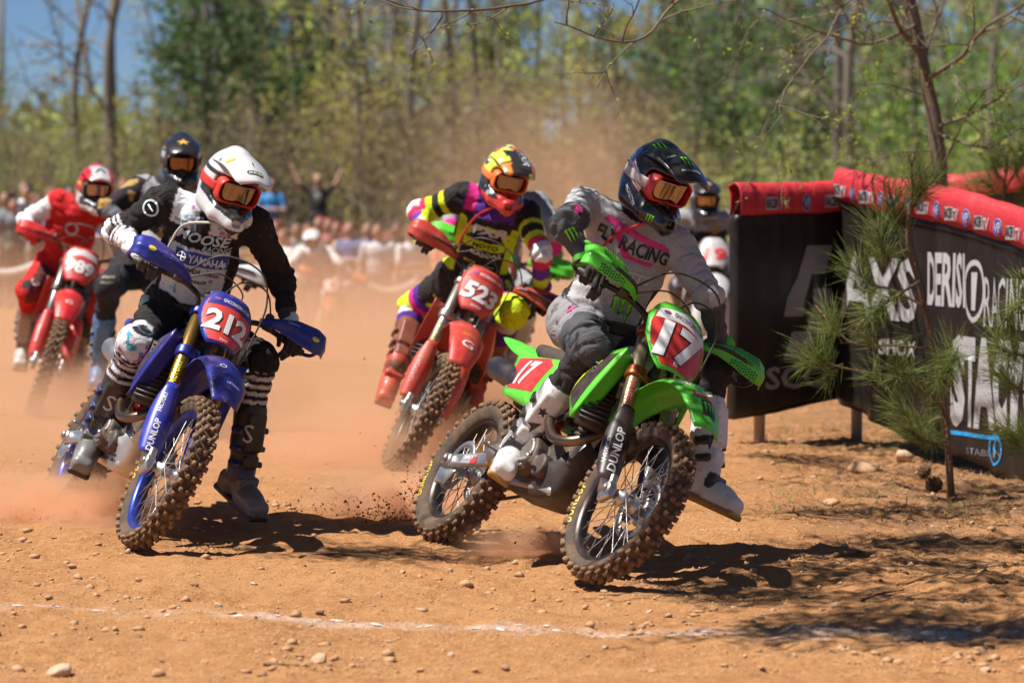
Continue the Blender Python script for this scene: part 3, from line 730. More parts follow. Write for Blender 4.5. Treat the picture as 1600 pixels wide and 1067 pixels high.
    if detail >= 1:
        decal(tg, [hexp(cfg.get('plate_k', 1.0))], (ps, ps), po, pr, pu, pbg, plate, off=.002, name='plate_background', L=.025)
        if cfg.get('band'):
            decal(tg, [[(-.104, .056), (0, .070), (.104, .056), (.092, .098), (0, .118), (-.092, .098)]], (ps, ps), po, pr, pu, M('band_'+cfg['k'], cfg['band'][0], .4, dust=.08), plate, off=.0035, name='plate_band')
            if detail >= 2:
                decal(tg, 'GNCCRACING.COM', (.13*ps, .017*ps), po+pu*.090*ps+pr*.018*ps, pr, pu, wht if cfg['band'][1] else pblk, plate, off=.005, L=.012, bold=.015)
                decal(tg, [circp(0, 0, .5, 16)], (.028, .018), po+pu*.088*ps-pr*.070*ps, pr, pu, M('badge_blue', (.06, .10, .35), .4), plate, off=.005, L=.02, name='badge')
                decal(tg, [rectp(-.5, -.5, .5, .5)], (.022, .005), po+pu*.088*ps-pr*.070*ps, pr, pu, pred, plate, off=.006, L=.02, name='badge')
        num = cfg['num']; wn = ps*{1: .06, 2: .185, 3: .198}[len(num)]; nh = ps*cfg.get('numh', .115)
        nb = M('num_edge', (.02, .02, .02), .5) if cfg.get('numcol', 1) else wht
        ncol = wht if cfg.get('numcol', 1) else pred
        oc = po-pu*.018*ps
        sh = cfg.get('shear', .08)
        decal(tg, num, (wn*1.03, nh*1.03), oc-pu*.0015+pr*.002, pr, pu, nb, plate, off=.0038, L=.02, shear=sh, bold=.055, space=.92)
        decal(tg, num, (wn, nh), oc, pr, pu, ncol, plate, off=.0055, L=.02, shear=sh, bold=.04, space=.95)
        for (tx, w_, h_, dx, dy, rt, ms) in cfg.get('plate_txt', []):
            decal(tg, tx, (w_*ps, h_*ps), po+pr*dx*ps+pu*dy*ps, pr, pu, {'w': wht, 'k': pblk, 'r': pred}[ms], plate, off=.005, L=.015, rot=rt, bold=.01)
    # marks on the front mudguard, seen from the front above
    if cfg.get('fender_txt') and detail >= 1:
        tg = Target(T['fender']); fu = Rs@nrm(A3(-.8, 0, .6))
        for (tx, w_, h_, fx, dy, rt, mcol, bgc) in cfg['fender_txt']:
            c = (STM@np.append(AX+A3(fx, dy, .46), 1))[:3]
            if bgc is not None: decal(tg, [rectp(-.5, -.5, .5, .5)], (w_*1.25, h_*1.6), c, pr, fu, M('fbg_%s_%s' % (cfg['k'], tx if isinstance(tx, str) else 'mark'), bgc, .4, dust=.1), fen, off=.002, L=.02, rot=rt, name='sticker')
            decal(tg, tx, (w_, h_), c, pr, fu, M('fmk_%.2f_%.2f_%.2f' % mcol, mcol, .4, dust=.08), fen, off=.0035, L=.015, rot=rt)
    if cfg.get('guard_txt') and detail >= 1:
        for s in (-1, 1):
            tg = Target(T['guard', s]); gd = Rs@BU
            vn = nrm(Rs@(BN*.8+A3(0, s*.6, 0))); gr = nrm(np.cross(gd, vn))      # gr = sideways as seen along vn
            for (tx, w_, h_, d, lat, mcol) in cfg['guard_txt']:
                c = (STM@np.append(st(d, s*.098, -.032), 1))[:3]+gr*lat
                decal(tg, tx, (w_, h_), c, gd, -gr, M('fmk_%.2f_%.2f_%.2f' % mcol, mcol, .4, dust=.1), root, off=.002, L=.02, bold=.02, back=.2, depth=.3)
    if cfg.get('tube_txt') and detail >= 2:
        for s in (-1, 1):
            tg = Target(S(tube([st(.34, s*.098, -.032), st(.83, s*.098, -.032)], .030, 18))); gd = Rs@BU; vn = nrm(Rs@(BN*.8+A3(0, s*.6, 0))); gr = np.cross(gd, vn)
            for (tx, w_, h_, d, mcol) in cfg['tube_txt']:
                c = (STM@np.append(st(d, s*.098, -.032), 1))[:3]
                decal(tg, tx, (w_, h_), c, gd, -gr, M('fmk_%.2f_%.2f_%.2f' % mcol, mcol, .4, dust=.1), root, off=.0015, L=.012, bold=.02, back=.2, depth=.3)
    # handlebar and controls
    hb = [st(.90, -.430, -.125), st(.905, -.32, -.105), st(.895, -.19, -.075), st(.835, -.09, -.035), st(.83, 0, -.035), st(.835, .09, -.035), st(.895, .19, -.075), st(.905, .32, -.105), st(.90, .430, -.125)]
    P('handlebar', S(tube(spline(hb, 41), .0125, 10)), M('bar_black', (.02, .02, .022), .35, metal=.5, dust=.1))
    T['grip'] = {s: (STM@np.append(st(.903, s*.362, -.112), 1))[:3] for s in (-1, 1)}
    T['bar'] = {s: nrm(Rs@(st(.90, s*.430, -.125)-st(.905, s*.32, -.105))) for s in (-1, 1)}
    f = Field(.006); f.add(Box(st(.868, 0, -.045), (.026, .105, .026), RST, .018)); g = S(f.mesh()); pad = P('bar_pad', g, M('pad_'+cfg['k'], cfg.get('pad', (.02, .02, .02)), .6, dust=.15))
    if cfg.get('pad_txt') and detail >= 1:
        decal(Target(g), cfg['pad_txt'][0], (.17, .028), (STM@np.append(st(.875, 0, -.02), 1))[:3], pr, nrm(pu-.4*Rs@BN), M('fmk_%.2f_%.2f_%.2f' % cfg['pad_txt'][1], cfg['pad_txt'][1], .4), pad, off=.002, L=.02, bold=.02)
    for s in (-1, 1):
        P('grip', S(tube([st(.9045, s*.298, -.1005), st(.9045, s*.308, -.1015), st(.901, s*.428, -.124)], [.022, .0165, .0165], 12)), blk)
        P('lever', S(tube(spline([st(.905, s*.215, -.05), st(.905, s*.26, -.045), st(.90, s*.33, -.04), st(.895, s*.395, -.055)], 14), [.007]*10+[.008]*3+[.010], 8)), M('lever_'+cfg['k'], cfg.get('lever', (.05, .05, .05)), .35, metal=.5))
        f = Field(.005); f.add(Box(st(.905, s*.225, -.075), (.022, .022, .018), RST, .008), .01); f.add(Cyl(st(.92, s*.215, -.06), st(.95, s*.215, -.06), .020, .005), .01)
        P('master_cylinder', S(f.mesh()), drk)
        # hand guard: alloy strut and plastic shield
        P('guard_strut', S(tube(spline([st(.90, s*.435, -.128), st(.897, s*.462, -.10), st(.89, s*.452, -.03), st(.888, s*.36, .03), st(.893, s*.25, .02), st(.895, s*.175, -.05)], 24), .0085, 8)), M('strut_'+cfg['k'], cfg.get('strut', (.02, .02, .02)), .4, dust=.1))
        G = []
        for i in range(22):
            k = i/21; yy = np.interp(k, [0, .3, .7, .9, 1], [.175, .27, .40, .462, .482]); nn = np.interp(k, [0, .18, .45, .75, .9, 1], [-.04, .010, .034, .036, .022, -.012])
            up_ = np.interp(k, [0, .2, .45, .75, 1], [.015, .026, .052, .062, .050]); dn = np.interp(k, [0, .2, .5, .75, 1], [.015, .030, .054, .058, .034])
            G.append([st(.893+(up_ if w > 0 else dn)*w, s*yy, nn-.016*abs(w)+.004*math.exp(-(w/.2)**2)) for w in np.linspace(-1, 1, 11)])
        G = np.array(G)
        if s < 0: G = G[:, ::-1]
        g = S(sheet(G, .004)); hg = P('hand_guard', g, M('hguard_'+cfg['k'], cfg.get('hguard', cfg['main']), .34, dust=cfg.get('dust', .16), coat=.15))
        hr = Rs@nrm(st(.893, s*.40, .03)-st(.893, s*.24, .03))*s
        tgh = Target(g); vfn = Rs@BN; hu = Rs@BU
        for (what, w_, h_, yy, dy, mcol) in cfg.get('hg_marks', []):
            c = (STM@np.append(st(.893+dy, s*yy, .03), 1))[:3]
            decal(tgh, what, (w_, h_), c, hr, hu, M('fmk_%.2f_%.2f_%.2f' % mcol, mcol, .4, dust=.08), hg, off=.002, L=.02, back=.15, depth=.3)
        if cfg.get('holes') and detail >= 2:
            polys = []
            for i in range(11):
                for j in range(-4, 5):
                    if abs(j) < 2: continue
                    polys.append(circp(i*.0125-.062, j*.0125+(.004 if i % 2 else 0), .0040, 8))
            c = (STM@np.append(st(.893, s*.355, .03), 1))[:3]
            decal(tgh, polys, (1, 1), c, hr, hu, M('guard_hole', (.004, .02, .004), .6), hg, off=.0012, L=.2, back=.15, depth=.3, name='vent_holes')['kind'] = 'stuff'
        if cfg.get('hg_panel') is not None:
            c = (STM@np.append(st(.893, s*.385, .03), 1))[:3]
            decal(tgh, [[(-.5, .1), (-.2, .5), (.5, .5), (.5, -.5), (-.2, -.5), (-.5, -.1)]], (.15, .085), c, hr*s, hu, M('hgp_'+cfg['k'], cfg['hg_panel'], .45, dust=.2), hg, off=.0015, L=.02, back=.15, depth=.3, name='guard_insert')
    # hoses
    for pts, r in (([st(.915, -.215, -.03), st(.99, -.13, .10), st(.97, .03, .17), st(.86, .115, .14), st(.70, .125, .08), st(.50, .118, .01), st(.36, .125, -.01)], .0042),
                   ([st(.91, .215, -.03), st(.96, .12, .07), st(.93, .0, .09), st(.86, -.05, .02)], .0038), ([st(.905, -.20, -.05), st(.945, -.09, .04), st(.90, .03, .05), st(.82, .02, -.02)], .0035)):
        P('cable', S(tube(spline(pts, 36), r, 7)), blk)
    f = Field(.006); f.add(Box(st(.06, .088, -.105), (.035, .02, .05), RST, .012)); P('brake_caliper', S(f.mesh()), drk)
    # chassis ------------------------------------------------------------
    f = Field(.008)
    for s in (-1, 1):
        f.add(Cap((.36, s*.02, .86), (.20, s*.085, .78), .036, .032), .03); f.add(Cap((.20, s*.085, .78), (-.10, s*.095, .60), .030, .028), .03); f.add(Cap((-.10, s*.095, .60), (-.15, s*.085, .36), .028, .03), .03)
        f.add(Cap((.33, s*.015, .78), (.30, s*.05, .50), .026, .018), .03); f.add(Cap((.30, s*.05, .50), (.24, s*.07, .30), .018, .016), .02); f.add(Cap((.24, s*.07, .30), (-.14, s*.08, .31), .016, .018), .02)
    P('frame', f.mesh(), M('frame_'+cfg['k'], cfg.get('frame', (.55, .55, .55)), .4, metal=.8, dust=.2))
    f = Field(.008)
    f.add(Box((.07, 0, .42), (.19, .095, .115), None, .04), .03); f.add(Cyl((.02, -.10, .41), (.02, -.155, .41), .085, .012), .015); f.add(Cyl((.15, -.10, .38), (.15, -.14, .38), .05, .01), .015)
    f.add(Cyl((.09, .09, .40), (.09, .135, .40), .072, .012), .015); Rt = rotm((0, 1, 0), .12)
    f.add(Box((.17, 0, .58), (.07, .068, .09), Rt, .015), .012); f.add(Box((.185, 0, .69), (.085, .072, .05), Rt, .015), .01)
    for k in range(5): f.sub(Box((.17, 0, .53+.022*k), (.1, .1, .004), Rt, .002), .003)
    P('engine', f.mesh(), drk)
    cvm = M('cover_magnesium', (.20, .19, .175), .45, metal=.6, dust=.16, bump=.15, bscale=80)
    for s, cx, cz, rr0 in ((-1, .02, .41, .072), (1, .09, .40, .060)):
        f = Field(.006); f.add(Cyl((cx, s*.14, cz), (cx, s*.163, cz), rr0, .01), .01)
        for q in range(6): f.add(Cyl((cx+rr0*.92*math.cos(q*1.05), s*.15, cz+rr0*.92*math.sin(q*1.05)), (cx+rr0*.92*math.cos(q*1.05), s*.168, cz+rr0*.92*math.sin(q*1.05)), .009, .003), .004)
        P('engine_cover', f.mesh(), cvm)
    hp = [(.25, -.02, .665), (.325, -.03, .64), (.365, -.075, .565), (.335, -.135, .50), (.24, -.165, .485), (.14, -.165, .53), (.04, -.15, .60), (-.10, -.125, .66), (-.24, -.11, .70)]
    P('exhaust_header', tube(spline(hp, 40), .0215, 14), brz)
    P('silencer', tube(spline([(-.24, -.09, .68), (-.36, -.09, .70), (-.44, -.09, .72), (-.52, -.092, .735), (-.76, -.10, .78), (-.79, -.102, .785), (-.80, -.102, .786)], 24), np.interp(np.linspace(0, 1, 24), [0, .25, .45, .85, .95, 1], [.024, .028, .050, .052, .042, .026]), 18), M('silencer_'+cfg['k'], cfg.get('silencer', (.25, .25, .26)), .35, metal=.8, dust=.2))
    # radiators with fins and shrouds
    for s in (-1, 1):
        Rr = rotm((0, 1, 0), -.42)@rotm((0, 0, 1), s*.30)
        P('radiator', box((.345, s*.135, .70), (.016, .062, .145), Rr), blk, smooth=False)
        fins = [xf(box((.022, 0, -.125+.023*k), (.010, .058, .0045), rotm((0, 1, 0), .5)), mtx3(Rr, (.345, s*.135, .70))) for k in range(12)]
        P('radiator_louvre', join(*fins), blk, smooth=False)
        o = .0
        sh = quad_sheet((.455, s*.175, .905), (.375, s*.215, .565), (.10, s*.145, .70), (-.02, s*.105, .875), (0.02, s*.030, 0), th=.005)
        shp = P('radiator_shroud', sh, main); T['shroud', s] = sh
        if cfg.get('shroud2') is not None:
            tgs = Target(sh); m2 = M('shroud2_'+cfg['k'], cfg['shroud2'], .4, dust=.16)
            gp = [(.175, .088), (.105, -.185), (-.11, -.078), (-.205, .066)]
            decal(tgs, [gp if s < 0 else [(-a, b) for a, b in gp]], (1, 1), A3(.235, s*.2, .79), (-s, 0, 0), (0, 0, 1), m2, shp, off=.002, L=.04, name='shroud_graphic')
            if cfg.get('stripe') is not None:
                decal(tgs, [[(.07, .05), (.09, .045), (-.01, -.085), (-.03, -.10)]] if s < 0 else [[(-.07, .05), (-.09, .045), (.01, -.085), (.03, -.10)]], (1, 1), A3(.235, s*.2, .79), (1, 0, 0) if s < 0 else (-1, 0, 0), (0, 0, 1), M('stripe_'+cfg['k'], cfg['stripe'], .4), shp, off=.0035, L=.03, name='shroud_stripe')
        P('shroud_wing', quad_sheet((.455, s*.176, .900), (.375, s*.216, .570), (.36, s*.150, .58), (.42, s*.105, .885), (0, s*.012, 0), th=.004), acc)
        # side number panels
        sp_ = quad_sheet((-.14, s*.118, .845), (-.17, s*.135, .60), (-.55, s*.125, .66), (-.66, s*.095, .86), (0, s*.022, 0), th=.005)
        spn = P('side_panel', sp_, M('panel_'+cfg['k'], cfg.get('panel', cfg['main']), .35, dust=.2, coat=.2, mud=.8))
        tgp = Target(sp_)
        if cfg.get('side_num'):
            rr_ = (1, 0, 0) if s < 0 else (-1, 0, 0)
            oc = A3(-.40, s*.16, .765)
            decal(tgp, [[(-.20, .075), (.19, .085), (.15, -.085), (-.13, -.075)]], (1, 1), oc, rr_, (0, 0, 1), pbg, spn, off=.002, L=.04, name='panel_background')
            decal(tgp, cfg['num'], (.17 if len(cfg['num']) > 2 else .14, .12), oc, rr_, (0, 0, 1), wht, spn, off=.004, L=.03, bold=.04, shear=.1)
    # tank, seat, tail
    f = Field(.008); f.add(Ell((.24, 0, .90), (.17, .105, .085)), .03); f.add(Box((.16, 0, .82), (.14, .09, .07), None, .03), .03); f.add(Cyl((.25, 0, .96), (.25, 0, 1.00), .035, .008), .01)
    P('fuel_tank', f.mesh(), M('tank_'+cfg['k'], cfg.get('tank', (.02, .02, .02)), .45, dust=.15))
    G = []
    for k in np.linspace(0, 1, 26):
        x = .17-.80*k; zt = np.interp(k, [0, .12, .45, .8, 1], [.985, .955, .925, .935, .95]); hw = np.interp(k, [0, .2, .5, .9, 1], [.055, .075, .088, .08, .05]); hh = np.interp(k, [0, .2, .6, 1], [.05, .075, .08, .03])
        a = np.linspace(-.15*PI, 1.15*PI, 15)
        G.append([(x, hw*math.cos(q), zt-hh+hh*max(-.3, math.sin(q))**.7 if math.sin(q) > 0 else zt-hh*1.3) for q in a])
    P('seat', sheet(np.array(G), .006), seatm)
    P('rear_fender', center_sheet([(-.36, .87), (-.55, .905), (-.75, .935), (-.90, .955), (-1.0, .965)], [.075, .092, .092, .08, .055], [.03, .075, .06, .035, .015], th=.005, n=20, p=3), main)
    f = Field(.01); f.add(Box((-.36, 0, .74), (.20, .075, .10), None, .03)); f.add(Cap((-.2, 0, .70), (-.06, 0, .66), .06, .05), .03); P('airbox', f.mesh(), blk)
    f = Field(.01)
    for k in range(7): f.add(Ell((-.235+.012*k, .0, .46+.032*k), (.042, .042, .012), rotm((0, 1, 0), .36)), .006)
    f.add(Cap((-.25, 0, .40), (-.15, 0, .72), .024), .01); P('shock_absorber', f.mesh(), M('spring_'+cfg['k'], cfg.get('spring', (.5, .03, .03)), .4, dust=.2))
    # rear mud flap, inner fender
    P('inner_fender', quad_sheet((-.34, -.07, .80), (-.36, -.07, .50), (-.36, .07, .50), (-.34, .07, .80), (.03, 0, 0), th=.004), blk)
    f = Field(.007)
    for s in (-1, 1): f.add(Cap((-.14, s*.065, .425), (-.38, s*.095, .40), .034, .030), .03); f.add(Box((-.58, s*.098, .352), (.20, .014, .030), rotm((0, 1, 0), -.11), .008), .03)
    f.add(Cap((-.36, -.09, .41), (-.36, .09, .41), .035), .03); sg = f.mesh(); swa = P('swingarm', sg, alu)
    if cfg.get('swing_txt'):
        tgs = Target(sg)
        decal(tgs, [rectp(-.5, -.5, .5, .5)], (.13, .042), A3(-.55, -.12, .355), (1, 0, 0), (0, 0, 1), M('sticker_grey', (.30, .31, .33), .4, dust=.1), swa, off=.002, L=.05, rot=.08, back=.2, name='sticker')
        decal(tgs, [rectp(-.5, -.5, .5, .5)], (.05, .03), A3(-.50, -.12, .353), (1, 0, 0), (0, 0, 1), pred, swa, off=.0032, L=.05, rot=.08, back=.2, name='sticker')
        decal(tgs, cfg['swing_txt'], (.075, .016), A3(-.55, -.12, .360), (1, 0, 0), (0, 0, 1), wht, swa, off=.0045, L=.03, rot=.08, back=.2, bold=.02)
    P('disc_guard', quad_sheet((-.64, -.10, .30), (-.69, -.10, .225), (-.80, -.095, .23), (-.82, -.095, .30), (0, -.012, 0), th=.005), alu)
    P('axle_block', box((-.745, -.112, .335), (.03, .012, .024)), alu, smooth=False); P('rear_axle_nut', tube([(-.74, -.12, .335), (-.74, -.138, .335)], .017, 6), stl, smooth=False)
    P('chain', join(tube(spline([(-.06, .075, .47), (-.4, .062, .43), (-.74, .062, .448)], 10), .007, 6), tube(spline([(-.06, .075, .36), (-.4, .062, .28), (-.74, .062, .225)], 10), .007, 6)), drk)
    # skid plate, pegs, pedals
    G = []
    for k in np.linspace(0, 1, 14):
        x = np.interp(k, [0, .3, 1], [.345, .27, -.16]); zz = np.interp(k, [0, .3, .5, 1], [.50, .285, .265, .28]); hw = np.interp(k, [0, .3, 1], [.075, .12, .12])
        G.append([(x, hw*w, zz+(.13*max(0, abs(w)-.62)/.38 if k > .2 else .03*abs(w))) for w in np.linspace(-1, 1, 15)])
    skg = sheet(np.array(G)[:, ::-1], .006); skd = P('skid_plate', skg, M('skid_'+cfg['k'], cfg.get('skid', (.02, .02, .02)), .42, metal=cfg.get('skidm', 0.), dust=cfg.get('skidd', .22), bump=.1, bscale=60))
    if cfg.get('skid_holes'):
        decal(Target(skg), [circp(-.06+.026*i+(.013 if j % 2 else 0), -.03+.022*j, .007, 9) for i in range(6) for j in range(4)], (1, 1), A3(.12, -.16, .335), (1, 0, 0), (0, 0, 1), M('skid_hole', (.01, .01, .01), .7), skd, off=.0015, L=.3, back=.2, name='lightening_holes')
    for s in (-1, 1):
        f = Field(.006); f.add(Box((-.13, s*.205, .385), (.028, .055, .010), None, .004)); f.add(Cap((-.13, s*.10, .385), (-.13, s*.16, .385), .018), .01)
        P('foot_peg', f.mesh(), stl)
    P('brake_pedal', tube(spline([(-.10, -.15, .36), (.02, -.165, .37), (.13, -.18, .385), (.16, -.20, .385)], 12), .009, 8), alu)
    P('shift_lever', tube(spline([(-.06, .15, .38), (.05, .165, .40), (.10, .20, .40)], 10), .008, 8), alu)
    T['M'] = BM; T['S'] = STM; T['root'] = root
    W = lambda p: (BM@np.append(A3(*p), 1))[:3]
    T['W'] = W
    T['gripW'] = {s: W(T['grip'][s]) for s in (-1, 1)}; T['barW'] = {s: BM[:3, :3]@T['bar'][s] for s in (-1, 1)}
    return T
# ------------------------------------------------------------------ the eight machines
W_, K_ = (.82, .82, .82), (.012, .012, .012)
LIME = (.08, .62, .03)
CFG = {
 'green': dict(k='green', plate_s=1.22, skidd=.12, label='lime green dirt bike number 17 leaning hard in front of the black banner', main=LIME, accent=LIME, fork=(.42, .33, .22), guard=(.010, .012, .022), rim=(.02, .02, .025), clamp=(.30, .07, .02),
    plate_bg=(.62, .02, .025), band=((.82, .82, .82), 0), num='17', numh=.15, shear=.12, panel=LIME, side_num=1, shroud2=(.012, .013, .02), stripe=(.65, .85, .02), silencer=(.05, .055, .075), tank=(.62, .58, .42), skid=(.02, .021, .024),
    plate_txt=[('Kawasaki', .085, .018, -.088, -.085, -1.05, 'k'), ('RS', .016, .020, -.012, -.098, 0, 'w')], fender_txt=[('PRO CIRCUIT', .16, .030, .035, -.0, 0, W_, None), ('MOTUL', .075, .020, .13, -.01, 0, W_, (.65, .02, .02)), (CLAW, .05, .06, .225, .0, 0, LIME, K_)],
    guard_txt=[('DUNLOP', .20, .034, .17, .010, W_), ('WISECO', .12, .016, .16, -.026, W_)], tube_txt=[('SHOWA', .13, .028, .45, (.5, .04, .03))], tyre_text={'f': (3.35,), 'r': (3.45,)}, holes=1, hg_marks=[('ACERBIS', .085, .020, .34, .0, K_)],
    swing_txt='RENTHAL TM', pad=(.10, .55, .04), pad_txt=('RENTHAL', K_), lever=(.04, .04, .04), dust=.15, spin=.35),
 'blue': dict(k='blue', label='royal blue dirt bike number 212 with blue rims and scuffed alloy skid plate', main=(.004, .020, .27), accent=(.004, .020, .27), fork=(.40, .24, .06), guard=(.005, .030, .36), rim=(.007, .045, .34), clamp=(.01, .04, .36),
    plate_bg=(.70, .05, .05), band=((.004, .020, .27), 1), num='212', numh=.105, shear=.04, panel=(.012, .02, .10), shroud2=(.008, .012, .07), tank=(.02, .02, .03), skid=(.66, .65, .63), skidm=.9, skid_holes=1, silencer=(.35, .35, .36),
    plate_txt=[('Squid', .036, .014, .0, -.105, 0, 'w')], fender_txt=[(circp(0, 0, .5), .055, .03, .02, -.03, 0, (.75, .30, .03), None) if 0 else ('YAMAHA', .065, .014, .235, .015, 0, W_, None), ('O', .03, .026, .10, -.035, 0, W_, None)],
    guard_txt=[('DUNLOP', .15, .026, .12, .010, W_), ('FACTORY', .10, .020, .28, .0, W_)], tube_txt=[('FACTORY', .13, .030, .44, (.80, .66, .03))], tyre_text={'f': (3.1,), 'r': ()}, hg_marks=[('YAMAHA', .05, .011, .30, .022, W_), ('cycra', .045, .014, .30, -.005, W_), (circp(0, 0, .5, 14) and [circp(0, 0, .5, 14)], .035, .022, .41, .0, (.80, .72, .05))],
    pad_txt=('FLEXX', W_), strut=(.006, .02, .28), hg_panel2=1, dust=.12, spin=.1),
 'r523': dict(k='r523', label='muddy red dirt bike number 523 following behind the green one', main=(.50, .018, .020), accent=(.50, .018, .02), fork=(.55, .52, .45), guard=(.50, .03, .03), rim=(.02, .02, .02), clamp=(.35, .33, .30),
    plate_bg=(.58, .03, .035), band=((.55, .02, .03), 1), num='523', numh=.105, shear=.12, hg_panel=(.015, .015, .016), silencer=(.4, .4, .4), plate_txt=[('GASGAS', .06, .013, 0, -.098, 0, 'w')],
    fender_txt=[('G', .065, .05, .19, .0, 0, W_, None), ('MOTUL', .07, .018, .10, .0, 0, (.8, .4, .03), None)], guard_txt=[('GASGAS', .16, .024, .20, .0, (.75, .25, .25))], tube_txt=[('FACTORY', .14, .026, .46, (.62, .48, .05))], pad=(.03, .03, .03), pad_txt=('RENTHAL', (.75, .62, .02)), dust=.30, spin=.6),
 'r989': dict(k='r989', label='bright red dirt bike number 989 at the rear of the left pair', main=(.56, .014, .018), accent=(.56, .014, .018), fork=(.30, .29, .28), guard=(.54, .02, .03), rim=(.02, .02, .02), clamp=(.1, .1, .1),
    plate_bg=(.62, .04, .05), band=((.75, .65, .65), 0), num='989', numh=.10, shear=0, fender_txt=[('G', .05, .035, .17, .0, 0, W_, None)], guard_txt=[('RACING', .12, .02, .2, .0, W_)], dust=.12, spin=.2),
 'husky': dict(k='husky', label='white and navy dirt bike half hidden behind the blue bike', main=(.60, .61, .62), accent=(.02, .03, .07), fork=(.3, .3, .3), guard=(.6, .6, .6), rim=(.02, .02, .02), clamp=(.05, .05, .05), plate_bg=(.6, .05, .05), band=None, num='1', panel=(.02, .03, .07), hguard=(.58, .58, .57), lever=(.55, .80, .03), dust=.12),
 'kawa': dict(k='kawa', label='lime green dirt bike almost hidden behind the muddy red one', main=LIME, accent=LIME, fork=(.3, .3, .3), guard=(.02, .02, .02), rim=(.02, .02, .02), clamp=(.05, .05, .05), plate_bg=(.6, .05, .05), band=None, num='22', dust=.12),
 'white': dict(k='white', label='white dirt bike in the gap left of the black banners', main=(.48, .48, .48), accent=(.03, .03, .05), fork=(.3, .3, .3), guard=(.45, .45, .45), rim=(.02, .02, .02), clamp=(.05, .05, .05), plate_bg=(.50, .48, .48), numcol=0, band=None, num='19', panel=(.02, .03, .07), hguard=(.72, .72, .72), dust=.12),
 'ktm': dict(k='ktm', label='orange dirt bike coming through the thick dust', main=(.72, .16, .015), accent=(.03, .03, .03), fork=(.3, .3, .3), guard=(.6, .6, .6), rim=(.02, .02, .02), clamp=(.05, .05, .05), plate_bg=(.72, .70, .70), numcol=0, band=None, num='9', hguard=(.72, .16, .015), dust=.2),
}
BK = {}
BK['green'] = build_bike(CFG['green'], -.034, 12.712, -1.145, -.553, .044)
BK['blue'] = build_bike(CFG['blue'], -1.819, 13.735, -1.224, -.494, .024)
BK['r523'] = build_bike(CFG['r523'], -.534, 17.389, -1.687, -.396, .292, 2)
BK['r989'] = build_bike(CFG['r989'], -3.187, 21.931, -1.557, -.265, .132, 1)
BK['husky'] = build_bike(CFG['husky'], -2.27, 19.6, -1.45, -.30, .05, 1)
BK['kawa'] = build_bike(CFG['kawa'], -.36, 20.6, -1.62, -.28, .05, 1)
BK['white'] = build_bike(CFG['white'], 1.47, 25.6, -1.52, -.10, .0, 1)
BK['ktm'] = build_bike(CFG['ktm'], -2.55, 42.6, -1.5, -.15, .0, 1)
# ------------------------------------------------------------------ riders
CTX = {}
def cfill(n, c): return np.tile(np.asarray(c, float), (n, 1))
def best_on_ray(px, py, Ya, Yb, terms):
    Ys = np.linspace(Ya, Yb, 500); a, b = ray(px, py, Ya), ray(px, py, Yb); P = a+(b-a)*np.linspace(0, 1, 500)[:, None]
    e = sum((np.linalg.norm(P-c, axis=1)-L)**2 for c, L in terms); return P[np.argmin(e)]
def head_frame(yaw, pitch, roll):
    y, p = math.radians(yaw), math.radians(pitch); f = A3(math.sin(y)*math.cos(p), -math.cos(y)*math.cos(p), -math.sin(p))
    R = frame(f); return rotm(f, math.radians(-roll))@R        # roll > 0: clockwise as the camera sees it

